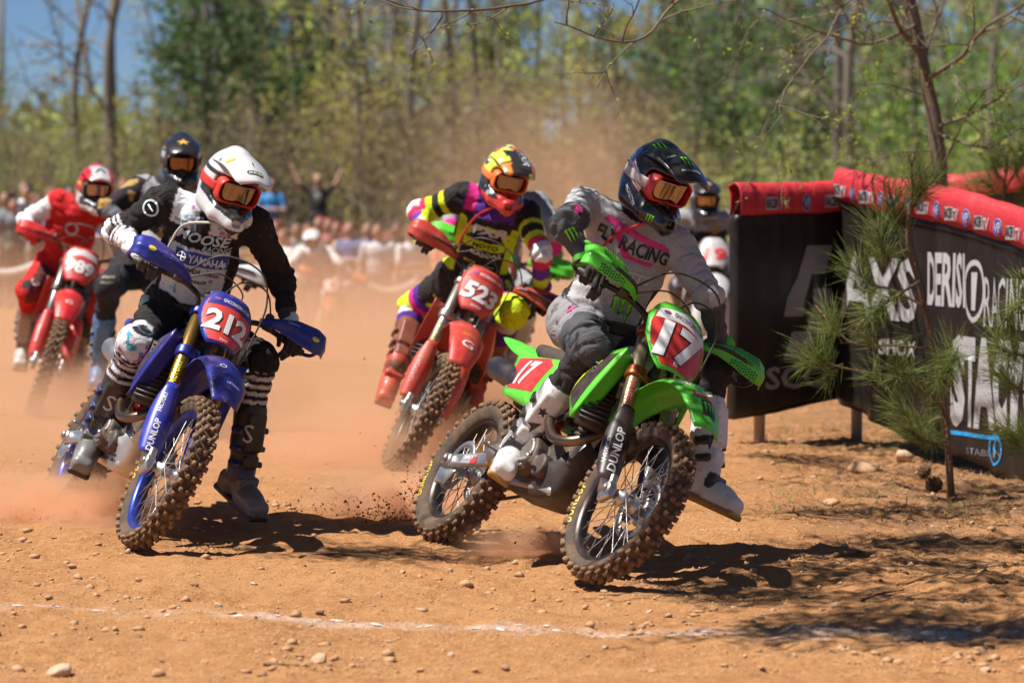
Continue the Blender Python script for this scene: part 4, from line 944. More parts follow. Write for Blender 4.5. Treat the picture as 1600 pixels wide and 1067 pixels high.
_hel = {}
def helmet_base(res):
    if res in _hel: return _hel[res]
    f = Field(res)
    f.add(Ell((-.012, 0, .022), (.142, .120, .138)), .02); f.add(Ell((-.03, 0, -.06), (.115, .112, .115)), .05)
    for s in (-1, 1):
        f.add(Cap((-.02, s*.082, -.095), (.10, s*.066, -.105), .038, .036), .03); f.add(Cap((.10, s*.066, -.105), (.165, s*.022, -.118), .036, .030), .02)
        f.add(Cap((.06, s*.078, -.07), (.15, s*.034, -.085), .026, .020), .02)
    f.add(Ell((.178, 0, -.116), (.036, .032, .046)), .025)
    f.add(Ell((-.02, 0, .13), (.09, .030, .030)), .03)
    f.sub(Box((.16, 0, .002), (.118, .104, .055), rotm((0, 1, 0), .06), .03), .012)
    f.sub(Box((-.02, 0, -.19), (.12, .085, .06), None, .03), .02)
    for s in (-1, 1):
        f.sub(Box((.155, s*.045, -.112), (.03, .010, .010), rotm((0, 0, 1), s*-.75), .004), .006)
        f.sub(Box((.06, s*.05, .143), (.022, .006, .02), None, .003), .005)
    f.sub(Box((.20, 0, -.105), (.02, .018, .014), None, .005), .008)
    f.add(Ell((.03, 0, -.01), (.075, .075, .075)), .004)
    V, F = f.mesh(); V = smooth_mesh(V, F, 1)
    # peak
    G = []
    for k in np.linspace(0, 1, 18):
        x = -.01+.262*k; hw = np.interp(k, [0, .3, .8, .95, 1], [.112, .112, .096, .083, .062]); z = .150+.035*math.sin(k*2.2)-.060*k-.02*k*k
        dr = np.interp(k, [0, .4, 1], [.062, .045, .022])
        G.append([(x-.012*abs(w)**3, hw*w, z-dr*abs(w)**2.4+.006*math.exp(-(w/.3)**2)) for w in np.linspace(-1, 1, 21)])
    vis = sheet(np.array(G)[:, ::-1], .005)
    # goggle frame and lens
    f = Field(res); f.add(Box((.088, 0, .0), (.048, .099, .054), rotm((0, 1, 0), .08), .034), .01); f.sub(Box((.12, 0, .003), (.05, .089, .043), rotm((0, 1, 0), .08), .032), .006)
    f.sub(Ell((.155, 0, -.062), (.05, .022, .03)), .01)
    gf = f.mesh()
    a = np.linspace(-1.0, 1.0, 25); v = np.linspace(-1, 1, 11)
    G = np.array([[(.036+.098*math.cos(q)+.004*w, .108*math.sin(q), .003+.043*w*(1-.22*abs(q)**3)+(.012*max(0, -w)*math.exp(-(q/.22)**2))) for w in v] for q in a])
    ln = sheet(G, .002)
    # strap band round the shell
    pv = []
    a = np.linspace(.86, 2*PI-.86, 44)
    G = np.array([[(-.012+.1455*math.cos(q), .1245*math.sin(q), .008+.020*w+.012*(1-math.cos(q-PI))*-.3) for w in np.linspace(-1, 1, 5)] for q in a])
    sp = sheet(G, .003)
    _hel[res] = ((V, F), vis, gf, ln, sp)
    return _hel[res]

def build_rider(c, bike):
    dt = c.get('detail', 2); res = c.get('res', .008)
    W = bike['W']; j = c['px']; Dp = W(c.get('seat', (-.14, 0, .98)))[1]
    P0 = ray(*j['pelvis'], Dp); 
    Sm = ray_sphere(*j['chest'], P0, c.get('spine', .46), True)
    dS = c.get('dS', 0.); SR = ray(*j['shR'], Sm[1]+dS); SL = ray(*j['shL'], Sm[1]-dS)
    lat = nrm(SL-SR); up = nrm((SR+SL)/2-P0); up = nrm(up-lat*(up@lat)); fr = np.cross(lat, up); TR = np.stack([fr, lat, up], 1)
    hl = bike['M'][:3, 1]
    H = {}; K = {}; AN = {}; TO = {}; E = {}; WR = {}; G = bike['gripW']
    Sd = {-1: SR, 1: SL}
    for s, n in ((-1, 'R'), (1, 'L')):
        H[s] = P0+hl*s*.095-A3(0, 0, .03)
        ay = W((-.09, s*.20, .48))[1]+c.get('ankle_dy', {}).get(n, 0)
        AN[s] = ray(*j['an'+n], ay)
        K[s] = best_on_ray(*j['kn'+n], H[s][1]-.5, H[s][1]+.3, [(H[s], .43), (AN[s], .43)])
        TO[s] = ray_sphere(*j['to'+n], AN[s], .19, c.get('toe_near', {}).get(n, True))
        E[s] = best_on_ray(*j['el'+n], Sd[s][1]-.4, Sd[s][1]+.35, [(Sd[s], .30), (G[s], .32)])
        WR[s] = G[s]+nrm(E[s]-G[s])*.085+A3(0, 0, .012)
    if c.get('verbose'):
        print(c['k'], 'spine', round(np.linalg.norm(Sm-P0), 2), 'shw', round(np.linalg.norm(SL-SR), 2), {n: [round(float(np.linalg.norm(q)), 2) for q in (E[s]-Sd[s], WR[s]-E[s], K[s]-H[s], AN[s]-K[s])] for s, n in ((-1, 'R'), (1, 'L'))})
    base = A3(P0[0], P0[1], float(ground_h(P0[0], P0[1])))
    root = empty('person', base); tag(root, c['label'], 'person', c.get('group'))
    HC = ray(*j['head'], Sm[1]-c.get('head_fwd', .13)); HR = head_frame(*c['head'])
    f = Field(res)
    a = lambda p, k=.03: f.add(p, k)
    Q = lambda u, fw=0, l=0: P0+up*u+fr*fw+lat*l
    a(Ell(Q(0), (.125, .165, .13), TR, 'pelvis'), .05); a(Ell(Q(.13), (.124, .160, .125), TR, 'torso'), .06); a(Ell(Q(.28, .01), (.136, .180, .165), TR, 'torso'), .06)
    top = float(((SR+SL)/2-P0)@up)
    a(Ell(Q(top-.05, .0), (.122, .188, .112), TR, 'torso'), .05)
    a(Cap(Q(top, -.01), HC-HR[:, 2]*.10-HR[:, 0]*.05, .066, .060, 'neck'), .04)
    for s, n in ((-1, 'R'), (1, 'L')):
        a(Cap(Q(top-.01, 0, s*.08), Sd[s], .072, .075, 'torso'), .05); a(Cap(Sd[s], E[s], .075, .059, 'ua'+n), .035); a(Cap(E[s], WR[s], .057, .039, 'fa'+n), .03)
        ed = nrm(E[s]-(Sd[s]+WR[s])/2); a(Ell(E[s]+ed*.008, (.058, .058, .058), None, ''), .03)
        a(Cap(P0+hl*s*.06, H[s], .12, .112, 'pelvis'), .05); a(Cap(H[s], K[s], .110, .082, 'th'+n), .06); a(Cap(K[s], AN[s]*.8+K[s]*.2, .078, .052, 'sh'+n), .04)
        kd = nrm(K[s]-(H[s]+AN[s])/2); a(Ell(K[s]+kd*.022, (.062, .062, .068), None, 'kn'+n), .05)
    V, F = f.mesh()
    lab, t = f.ids(V); N = vnormals(V, F)
    seg = {'ua': (Sd, E), 'fa': (E, WR), 'th': (H, K), 'sh': (K, AN), 'kn': (H, K)}
    dv = np.zeros(len(V))
    for L in np.unique(lab):
        m = lab == L
        if L[:2] in seg: s = -1 if L[2] == 'R' else 1; u = nrm(seg[L[:2]][1][s]-seg[L[:2]][0][s]); k = 2.4; amp = .0115 if L[:2] != 'kn' else .004
        else: u = up*.8+lat*.6; k = 1.8; amp = .012
        p = V[m]; p = p+(k-1)*(p@u)[:, None]*u
        n1 = vnoise(p[:, 0]*11, p[:, 1]*11, p[:, 2]*11); n2 = vnoise(p[:, 0]*34+9, p[:, 1]*34, p[:, 2]*34)
        jt = 1.
        if L[:2] in ('ua', 'fa'): jt = .55+.75*np.exp(-((t[m]-(1 if L[:2] == 'ua' else 0))/.35)**2)
        dv[m] = amp*jt*(.18*n2-1.1*np.maximum(0, 1-np.abs(n1)*3.4))+amp*.6*jt*vnoise(p[:, 0]*8, p[:, 1]*8+5, p[:, 2]*8)
    for _ in range(1):
        S = np.zeros(len(V)); cn = np.zeros(len(V)); q = F[0]
        for x, y in ((0, 1), (1, 2), (2, 3), (3, 0)): np.add.at(S, q[:, x], dv[q[:, y]]); np.add.at(cn, q[:, x], 1)
        dv = .5*dv+.5*S/np.maximum(cn, 1)
    V = V+N*dv[:, None]
    q = (V-P0)@TR
    CTX.update(K=K, H=H, AN=AN, hl=hl)
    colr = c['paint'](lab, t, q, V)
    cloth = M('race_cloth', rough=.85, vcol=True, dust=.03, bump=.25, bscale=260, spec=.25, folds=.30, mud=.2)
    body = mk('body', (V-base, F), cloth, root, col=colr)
    tg = Target((V, F)) if (c.get('prints') and dt) else None
    mo = lambda mc: M('ink_%.2f_%.2f_%.2f' % tuple(mc), mc, .6, dust=.07)
    for pr_ in c.get('prints', []):
        where, what, size, (u_, l_), rt, mc = pr_[:6]; kw = pr_[6] if len(pr_) > 6 else {}
        if where == 'chest': o, r_, up_ = Q(u_, .05, l_), lat, up
        else:
            s = -1 if where[2] == 'R' else 1; A_, B_ = seg[where[:2]][0][s], seg[where[:2]][1][s]; ax = nrm(B_-A_); o = A_+(B_-A_)*u_
            vdir = nrm(A3(0, 0, CAMH)-o+A3(*kw.pop('vd', (0, 0, 2.)))) ; r_ = np.cross(ax, vdir); r_ = nrm(r_); 
            up_ = -ax; o = o-r_*0+np.cross(vdir, ax)*l_; r_ = nrm(np.cross(up_, vdir))
        d_ = decal(tg, what, size, o, r_, up_, mo(mc), body, off=kw.pop('off', .004), L=.022, rot=rt, back=.35, depth=.6, **kw)
        if d_ is not None: d_.data.transform(Matrix.Translation(Vector(-base)))
    # boots
    bm = M('boot_'+c['k'], rough=.42, vcol=True, dust=c.get('boot_dust', .14), bump=.12, bscale=120, coat=.1, mud=c.get('boot_mud', .5))
    for s, n in ((-1, 'R'), (1, 'L')):
        an = AN[s]; kd = nrm(K[s]-an); x = nrm(TO[s]-an); z = nrm(kd-x*(kd@x)); x = nrm(x*1.0-z*.0); y = np.cross(z, x); BR = np.stack([x, y, z], 1)
        B = lambda p, q_, r_: an+x*p+y*q_+z*r_
        fs = nrm(x-kd*(x@kd)); sd = np.cross(kd, fs)
        br = Field(.0055 if dt >= 2 else .009)
        br.add(Cap(an, an+kd*.15, .054, .061, 'shaft'), .03); br.add(Cap(an+kd*.15, an+kd*.285, .062, .073, 'shaft'), .03); br.add(Ell(an+kd*.03, (.060, .060, .07), None, 'ankle'), .02)
        br.add(Cap(B(-.02, 0, -.04), B(.12, 0, -.055), .050, .044, 'foot'), .03); br.add(Box(B(.125, 0, -.066), (.088, .050, .036), BR, .032, 'toe'), .025); br.add(Ell(B(.10, 0, -.045), (.08, .046, .042), BR, 'foot'), .02); br.add(Box(B(-.050, 0, -.062), (.052, .046, .050), BR, .030, 'heel'), .03)
        br.add(Box(B(.058, 0, -.103), (.158, .051, .013), BR, .011, 'sole'), .012)
        Sf = np.stack([fs, sd, kd], 1)
        br.add(Box(an+kd*.20+fs*.058, (.018, .046, .085), Sf, .014, 'shin'), .012); br.add(Box(an+kd*.07+fs*.052, (.016, .04, .028), Sf, .012, 'shin'), .01)
        for k_, hh in enumerate((.055, .125, .205)):
            for sg in (-1, 1):
                br.add(Box(an+kd*hh+sd*sg*(.060+.004*k_)+fs*.018, (.036, .010, .013), Sf, .005, 'buckle'), .004)
        br.add(Box(B(.06, 0, -.012), (.018, .052, .03), BR, .01, 'strap'), .006)
        bv, bf = br.mesh(); bl, bt = br.ids(bv); bc = cfill(len(bv), c['boot']['shaft'])
        for L_, cc in c['boot'].items(): bc[bl == L_] = cc
        top_ = (bv-an)@kd; bc[top_ > .315] = c['boot'].get('cuff', c['boot']['shaft'])
        st_ = (bv-an)@z; bc[(bl == 'sole')] = c['boot'].get('sole', (.02, .02, .02))
        bo = mk('boot', (bv-base, bf), bm, root, col=bc)
        if c.get('boot_prints') and dt >= 2:
            bt_ = Target((bv, bf))
            for what, size, hh, lo_, mc in c['boot_prints']:
                o = an+kd*hh; vd = nrm(A3(0, 0, CAMH)-o+fs*2)
                d_ = decal(bt_, what, size, o+np.cross(kd, vd)*lo_, np.cross(kd, vd), kd, mo(mc), bo, off=.002, L=.02, back=.3, depth=.5)
                if d_ is not None: d_.data.transform(Matrix.Translation(Vector(-base)))
    # gloves
    gm = M('glove_'+c['k'], rough=.75, vcol=True, dust=.10, bump=.2, bscale=200)
    for s in (-1, 1):
        g = G[s]; b = nrm(bike['barW'][s])*1.0; hf = nrm(g-WR[s]); hf = nrm(hf-b*(hf@b)); u = np.cross(b, hf)*1.0
        u = u if u[2] > 0 else -u
        O = lambda bb, ff, uu: g+b*bb+hf*ff+u*uu
        gl = Field(.004 if dt >= 2 else .007)
        gl.add(Cap(WR[s]-hf*.03, WR[s]+hf*.02, .040, .036, 'cuff'), .02); gl.add(Ell(O(0, -.035, .022), (.050, .045, .026), np.stack([hf, b, u], 1), 'palm'), .02)
        for i, (bo_, ln) in enumerate(((-.034, 1.), (-.011, 1.08), (.012, 1.02), (.033, .86))):
            ext = .055 if i < 2 else 0
            k0, k1, k2 = O(bo_, -.004, .030), O(bo_, .030+ext*.8, .016+.004*(i < 2)), O(bo_, .026+ext, -.016*ln)
            gl.add(Cap(k0, k1, .0125, .0112, 'finger'), .008); gl.add(Cap(k1, k2, .0112, .0098, 'finger'), .006)
            if i >= 2: gl.add(Cap(k2, O(bo_, .004, -.026), .0098, .009, 'finger'), .006)
        gl.add(Cap(O(-.040, -.034, .008), O(-.052, -.002, -.014), .014, .012, 'thumb'), .01); gl.add(Cap(O(-.052, -.002, -.014), O(-.044, .024, -.022), .0115, .010, 'thumb'), .006)
        gv, gf_ = gl.mesh(); glb, _ = gl.ids(gv); gc = cfill(len(gv), c['glove'][0]); gc[glb == 'cuff'] = c['glove'][1]; gc[(glb == 'palm')] = c['glove'][2] if len(c['glove']) > 2 else c['glove'][0]
        mk('glove', (gv-base, gf_), gm, root, col=gc)
    # helmet
    hres = .0045 if dt >= 2 else .008
    sh, vis, gf, ln, sp = helmet_base(hres)
    HS = 1.0*c.get('hscale', 1.0)
    hm = mtx3(HR*HS, HC-base)
    hc = c['hpaint'](sh[0]); hmt = M('helmet_'+c['k'], rough=.22, vcol=True, coat=.6, dust=c.get('hdust', .05))
    ho = mk('helmet', sh, hmt, root, col=hc, mtx=hm)
    vc = c['vpaint'](vis[0]); mk('visor', vis, M('visor_'+c['k'], rough=.25, vcol=True, coat=.5, dust=.05), ho, col=vc)
    mk('goggle_frame', gf, M('gframe_'+c['k'], c['gog'][0], .4, dust=.08), ho); mk('goggle_strap', sp, M('gstrap_'+c['k'], c['gog'][1], .7, dust=.08), ho)
    mk('goggle_lens', ln, M('lens_'+c['k'], c['gog'][2], .05, metal=1., dust=.0), ho)
    if c.get('hprints') and dt >= 1:
        tv = Target(vis); tsh = Target(sh)
        for where, what, size, org, n_, u_, mc in c['hprints']:
            n_ = nrm(n_); r_ = np.cross(u_, n_); r_ = nrm(r_); u2 = np.cross(n_, r_)
            decal(tv if where == 'v' else tsh, what, size, A3(*org), r_, u2, mo(mc), ho, off=.0025, L=.018, back=.2, depth=.4, bold=.015) if isinstance(what, str) else decal(tv if where == 'v' else tsh, what, size, A3(*org), r_, u2, mo(mc), ho, off=.0025, L=.018, back=.2, depth=.4, name='emblem')
    if c.get('hose'):
        pts = [HC+HR@A3(.12, -.05, -.14), Q(top-.02, .13, -.08), Q(top-.12, .16, -.12), Q(top-.20, .165, -.13)]
        mk('breather_hose', tube(spline([p-base for p in pts], 16), .006, 8), M('hose_'+c['k'], c['hose'], .4), root)
    if c.get('belt') is not None:
        aa = np.linspace(0, 2*PI, 41); Gd = []
        tb = Target((V, F)); uo = c.get('belt_u', .075)
        for q_ in aa:
            d_ = fr*math.cos(q_)+lat*math.sin(q_); row = []
            for w in (-.026, -.013, 0, .013, .026):
                h = tb.b.ray_cast(Vector(Q(uo+w)+d_*.4), Vector(-d_), .5)
                dd_ = min(.172, max(.11, float((np.array(h[0])-Q(uo+w))@d_) if h[0] is not None else .13)); row.append(Q(uo+w)+d_*(dd_+.006)-base)
            Gd.append(row)
        Gd = np.array(Gd); Gd[:, :, :] = (Gd+np.roll(Gd, 1, 0)+np.roll(Gd, -1, 0))/3; Gd[-1] = Gd[0]
        mk('belt', sheet(Gd, .004), M('belt_'+c['k'], c['belt'], .55, dust=.06), root)
        mk('buckle', xf(box((0, 0, 0), (.006, .03, .022)), mtx3(TR, Q(uo)+fr*.138-base)), M('buckle_black', (.02, .02, .02), .35), root, smooth=False)
    return dict(Q=Q, root=root, base=base, HC=HC, HR=HR)
def speck(V, cols, base, sc=38, dens=.25, seed=0):
    out = cfill(len(V), base)
    for i, cc in enumerate(cols):
        n = vnoise(V[:, 0]*sc+17.3*i+seed, V[:, 1]*sc+5.1*i, V[:, 2]*sc-9.7*i); out[n > 1-2*dens*.62] = cc
    return out
BLK = (.014, .014, .016); NEON = (.62, .78, .02); PNK = (.70, .03, .26); PUR = (.085, .025, .26); WHT = (.72, .72, .73)
def side(lab): return np.array([l[2:] for l in lab])
def part(lab): return np.array([l[:2] for l in lab])

def paint_green(lab, t, q, V):
    p, s = part(lab), side(lab); c = cfill(len(V), (.45, .44, .45))
    g = (.36, .355, .365); ch = (.085, .09, .10)
    c[(p == 'fa')] = ch; m = (p == 'ua') & (s == 'R') & (t > .55); c[m] = ch
    m = (p == 'ua') & (s == 'L') & (q[:, 0] < -.0) & (t > .3); c[m] = BLK
    c[(lab == 'torso') & (np.abs(q[:, 1]) > .155) & (q[:, 2] < .27)] = BLK
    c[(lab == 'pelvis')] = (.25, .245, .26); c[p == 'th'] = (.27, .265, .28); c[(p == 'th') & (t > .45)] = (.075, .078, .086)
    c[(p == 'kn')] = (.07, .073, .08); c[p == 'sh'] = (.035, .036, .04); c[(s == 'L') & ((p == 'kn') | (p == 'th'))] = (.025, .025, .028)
    c[lab == 'neck'] = BLK
    return c
def paint_blue(lab, t, q, V):
    p, s = part(lab), side(lab); c = cfill(len(V), BLK)
    sp = speck(V, [(.30, .62, .68), (.42, .16, .48), (.14, .30, .52), (.55, .70, .74)], (.66, .70, .74), 34, .24)
    m = (lab == 'torso') & (q[:, 2] < .365) & (q[:, 2] > .10) & (np.abs(q[:, 1]) < .135) & (q[:, 0] > 0); c[m] = sp[m]
    m = (lab == 'torso') & (q[:, 2] > .445) & (np.abs(q[:, 1]) < .15) & (np.abs(q[:, 1]) > .03); c[m] = sp[m]
    m = (p == 'fa') & (s == 'R'); c[m] = WHT; c[m & (t < .42) & (((t*.26) % .026) < .010)] = BLK; c[(p == 'ua') & (s == 'R') & (t > .82) & (((t*.30) % .026) > .012)] = WHT
    m = (p == 'fa') & (s == 'L') & (t > .70); c[m] = (.05, .05, .055)
    m = (lab == 'pelvis') & (vnoise(V[:, 0]*9, V[:, 1]*9, V[:, 2]*9) > -.05) & (q[:, 2] < .02); c[m] = speck(V, [(.1, .42, .42), (.2, .45, .5)], (.55, .62, .62), 30)[m]
    m = (p == 'th') & (t < .35) & (q[:, 0] > .02) & (vnoise(V[:, 0]*8+3, V[:, 1]*8, V[:, 2]*8) > .1); c[m] = (.30, .50, .52)
    for sg, nm in ((-1, 'R'),):
        dn = nrm(CTX['AN'][sg]-CTX['K'][sg]); al = (V-CTX['K'][sg])@dn; ou = (V-CTX['K'][sg])@CTX['hl']*sg; m = ((p == 'kn') | (p == 'th') | (p == 'sh')) & (s == nm) & (al > -.085) & (al < .035) & (ou > -.03) & ((p != 'th') | (t > .8)); c[m] = speck(V, [(.30, .10, .50), (.05, .35, .45), (.5, .2, .5)], (.62, .62, .66), 42, .3)[m]
    m0 = (p == 'sh'); ms = m0 & (t > .09) | (m0 & (s == 'L')); c[ms] = BLK; k_ = ms & (t < .60); c[k_] = (.60, .57, .62); c[k_ & (((t*.34) % .030) < .015)] = BLK
    m = (s == 'L') & ((p == 'th') | (p == 'kn')); c[m] = BLK
    return c
def paint_523(lab, t, q, V):
    p, s = part(lab), side(lab); c = cfill(len(V), (.02, .018, .03))
    m = (lab == 'torso'); a = np.abs(q[:, 1]); u = q[:, 2]
    c[m & (u > .44)] = PUR; k = m & (u > .45) & (a > .10) & (a < .16) & (q[:, 1] < 0); c[k] = PNK; c[m & (a > .17) & (u > .3)] = BLK
    c[m & (np.abs(a-.145-.0*u) < .022) & (u < .40)] = NEON; c[m & (np.abs(u-.395+.3*a) < .012) & (a < .15)] = NEON; c[m & (np.abs(u-(.43-a*.9)) < .014) & (a > .09)] = NEON; c[m & (np.abs(u-.30) < .008) & (a < .14)] = NEON
    c[m & (a > .165) & (u < .3)] = BLK; c[(lab == 'torso') & (u > .265) & (u < .315) & (a < .115) & (q[:, 0] > 0)] = NEON
    m = p == 'ua'; c[m] = BLK; c[m & (t > .32) & (t < .44)] = NEON; c[m & (t > .60)] = NEON; c[m & (t > .74)] = (.62, .03, .10); c[m & (t > .86)] = WHT
    m = p == 'fa'; c[m] = (.60, .03, .12); c[m & (t < .04)] = WHT; c[m & (t > .34)] = (.13, .045, .36); c[m & (t > .62)] = NEON; c[m & (t > .86)] = PUR
    st_ = (vnoise(V[:, 0]*11, V[:, 1]*11, V[:, 2]*11) > .28); c[((p == 'fa') & (t > .3)) & st_] = NEON
    m = (p == 'th') | (lab == 'pelvis'); c[m] = (.02, .02, .024); c[m & (vnoise(V[:, 0]*9+5, V[:, 1]*9, V[:, 2]*9) > .30)] = NEON; c[(p == 'th') & (t > .62)] = PUR; c[(p == 'th') & (t > .72)] = PNK; c[(p == 'th') & (t > .82)] = NEON
    c[p == 'kn'] = NEON; m = p == 'sh'; c[m] = PUR; c[m & (t > .12) & (t < .26)] = (.60, .58, .62); c[m & (t <= .12)] = NEON
    return c
def paint_989(lab, t, q, V):
    p, s = part(lab), side(lab); R = (.58, .018, .022); c = cfill(len(V), R)
    c[(p == 'ua') | (p == 'fa')] = (.72, .70, .70); m = (p == 'fa') & (t > .5); c[m & (q[:, 0] > .2)] = (.70, .60, .60); c[(p == 'ua') & (t < .12)] = R
    c[(p == 'kn') & (vnoise(V[:, 0]*14, V[:, 1]*14, V[:, 2]*14) > .1)] = (.05, .04, .04); c[(p == 'th') & (q[:, 1] > -.14) & (t > .4)] = (.10, .03, .03); c[lab == 'neck'] = BLK
    return c
def paint_husky(lab, t, q, V):
    p, s = part(lab), side(lab); c = cfill(len(V), (.018, .019, .026)); n = vnoise(V[:, 0]*13, V[:, 1]*13, V[:, 2]*13)
    c[(p == 'ua') & (n > .35)] = (.42, .27, .08); c[(p == 'fa')] = (.16, .17, .20); c[(p == 'fa') & (n > .3)] = (.05, .05, .07); c[(lab == 'torso') & (q[:, 2] > .44)] = (.30, .31, .34); c[(lab == 'torso') & (n > .45)] = (.42, .27, .08)
    c[(p == 'kn') & (np.abs((V[:, 2]*30) % 1-.5) < .2)] = (.25, .22, .18)
    return c
def paint_kawa(lab, t, q, V):
    p, s = part(lab), side(lab); c = cfill(len(V), (.30, .30, .31)); c[(p == 'ua') & (t < .25)] = (.22, .23, .26); c[(p == 'fa') & (t > .35) & (t < .8)] = PNK
    c[(p == 'th') & (np.abs(t-.5) < .08)] = PNK; c[(p == 'sh')] = (.04, .04, .045); return c
def paint_white(lab, t, q, V):
    c = paint_husky(lab, t, q, V); p = part(lab); m = (p == 'ua') & (t < .6); c[m] = (.34, .34, .36); c[(lab == 'torso') & (q[:, 2] < .2) & (vnoise(V[:, 0]*20, V[:, 1]*20, V[:, 2]*20) > 0)] = (.20, .10, .07); c[p == 'kn'] = (.3, .32, .38); return c
def paint_ktm(lab, t, q, V):
    p = part(lab); c = cfill(len(V), (.70, .69, .68)); c[(p == 'th') | (p == 'sh') | (p == 'kn')] = (.10, .09, .09); c[(p == 'fa') & (t > .7)] = (.7, .2, .03); return c

def hp_plain(top, low, edge=-.045):
    def f(V):
        c = cfill(len(V), top); c[V[:, 2] < edge] = low; c[np.linalg.norm((V-A3(.03, 0, -.01))/A3(1, 1.02, 1), axis=1) < .079] = (.01, .01, .01); return c
    return f
def dark_in(V, c):
    m = (np.linalg.norm(V-A3(.03, 0, -.01), axis=1) < .0785) | ((V[:, 2] < -.10) & (np.abs(V[:, 1]) < .07) & (V[:, 0] < .06)); c[m] = (.008, .008, .009); return c
def hp_green(V):
    c = cfill(len(V), (.008, .009, .012)); x, y, z = V.T
    st_ = (x < .055) & (x > -.10) & (np.abs(y) > .07) & (np.abs(z-.02-.5*(x+.02)*-1) < .028); n = np.abs(((x*.8+z*1.4)*42) % 1-.5)
    c[st_] = WHT; c[st_ & (n < .17)] = (.55, .02, .06); m = (x < -.04) & (np.abs(z-.07) < .03); c[m] = (.10, .16, .50); return dark_in(V, c)
def hp_blue(V):
    c = cfill(len(V), (.62, .62, .63)); x, y, z = V.T
    c[(np.abs(z+.045+.25*(x-.08)) < .022) & (x > -.02)] = (.025, .025, .027); c[(z < -.135)] = (.03, .03, .03); c[(z > .02) & (np.abs(z-.055) < .010) & (np.abs(y) > .09)] = (.03, .03, .03); return dark_in(V, c)
def hp_523(V):
    c = cfill(len(V), (.016, .017, .02)); x, y, z = V.T; n = vnoise(x*22, y*22, z*22)
    c[(z > .02) & (n > .12)] = (.72, .78, .10); c[(z > .02) & (n < -.30)] = (.75, .18, .02); c[(z > .02) & (np.abs(n) < .05)] = WHT
    c[(z < -.01) & (z > -.09) & (n > .2)] = (.30, .31, .33); c[(np.abs(y) < .06) & (x > .1) & (z < -.05)] = (.60, .03, .03); c[(z < -.09) & (x > .02)] = (.58, .04, .03); return dark_in(V, c)
def hp_989(V):
    c = cfill(len(V), (.60, .02, .025)); x, y, z = V.T; c[(z < -.01)] = (.55, .53, .53); c[(z < -.02) & (x > .06)] = (.03, .03, .03); c[(z < -.10)] = (.62, .60, .60)
    c[(np.abs(y) > .095) & (z > -.02) & (z < .04)] = (.72, .45, .03); return dark_in(V, c)
def hp_star(V):
    c = cfill(len(V), (.012, .013, .018)); x, y, z = V.T; c[(np.abs(y) > .085) & (np.abs(z-.03) < .03) & (x > -.05)] = (.50, .51, .54); c[(np.abs(y) > .07) & (z > .07)] = (.50, .30, .06); c[(z < -.06) & (x < .0)] = (.25, .26, .30); return dark_in(V, c)
def hp_ktm(V):
    c = cfill(len(V), (.74, .73, .72)); c[(V[:, 2] > .11) & (np.abs(V[:, 1]) < .03)] = (.7, .2, .03); return dark_in(V, c)
def vp(col, stripe=None):
    def f(V):
        c = cfill(len(V), col)
        if stripe: c[np.abs(V[:, 1]) < stripe[0]] = stripe[1]
        return c
    return f
def vp_523(V):
    x, y, z = V.T; n = vnoise(x*16, y*20, z*10); c = cfill(len(V), (.016, .017, .02)); m = (np.abs(y) > .05); c[m & (n > .0)] = (.66, .76, .08); c[m & (n < -.25)] = (.75, .22, .03); c[m & (n > .35)] = WHT; return c
CLG = (.18, .80, .03)
RD = {}
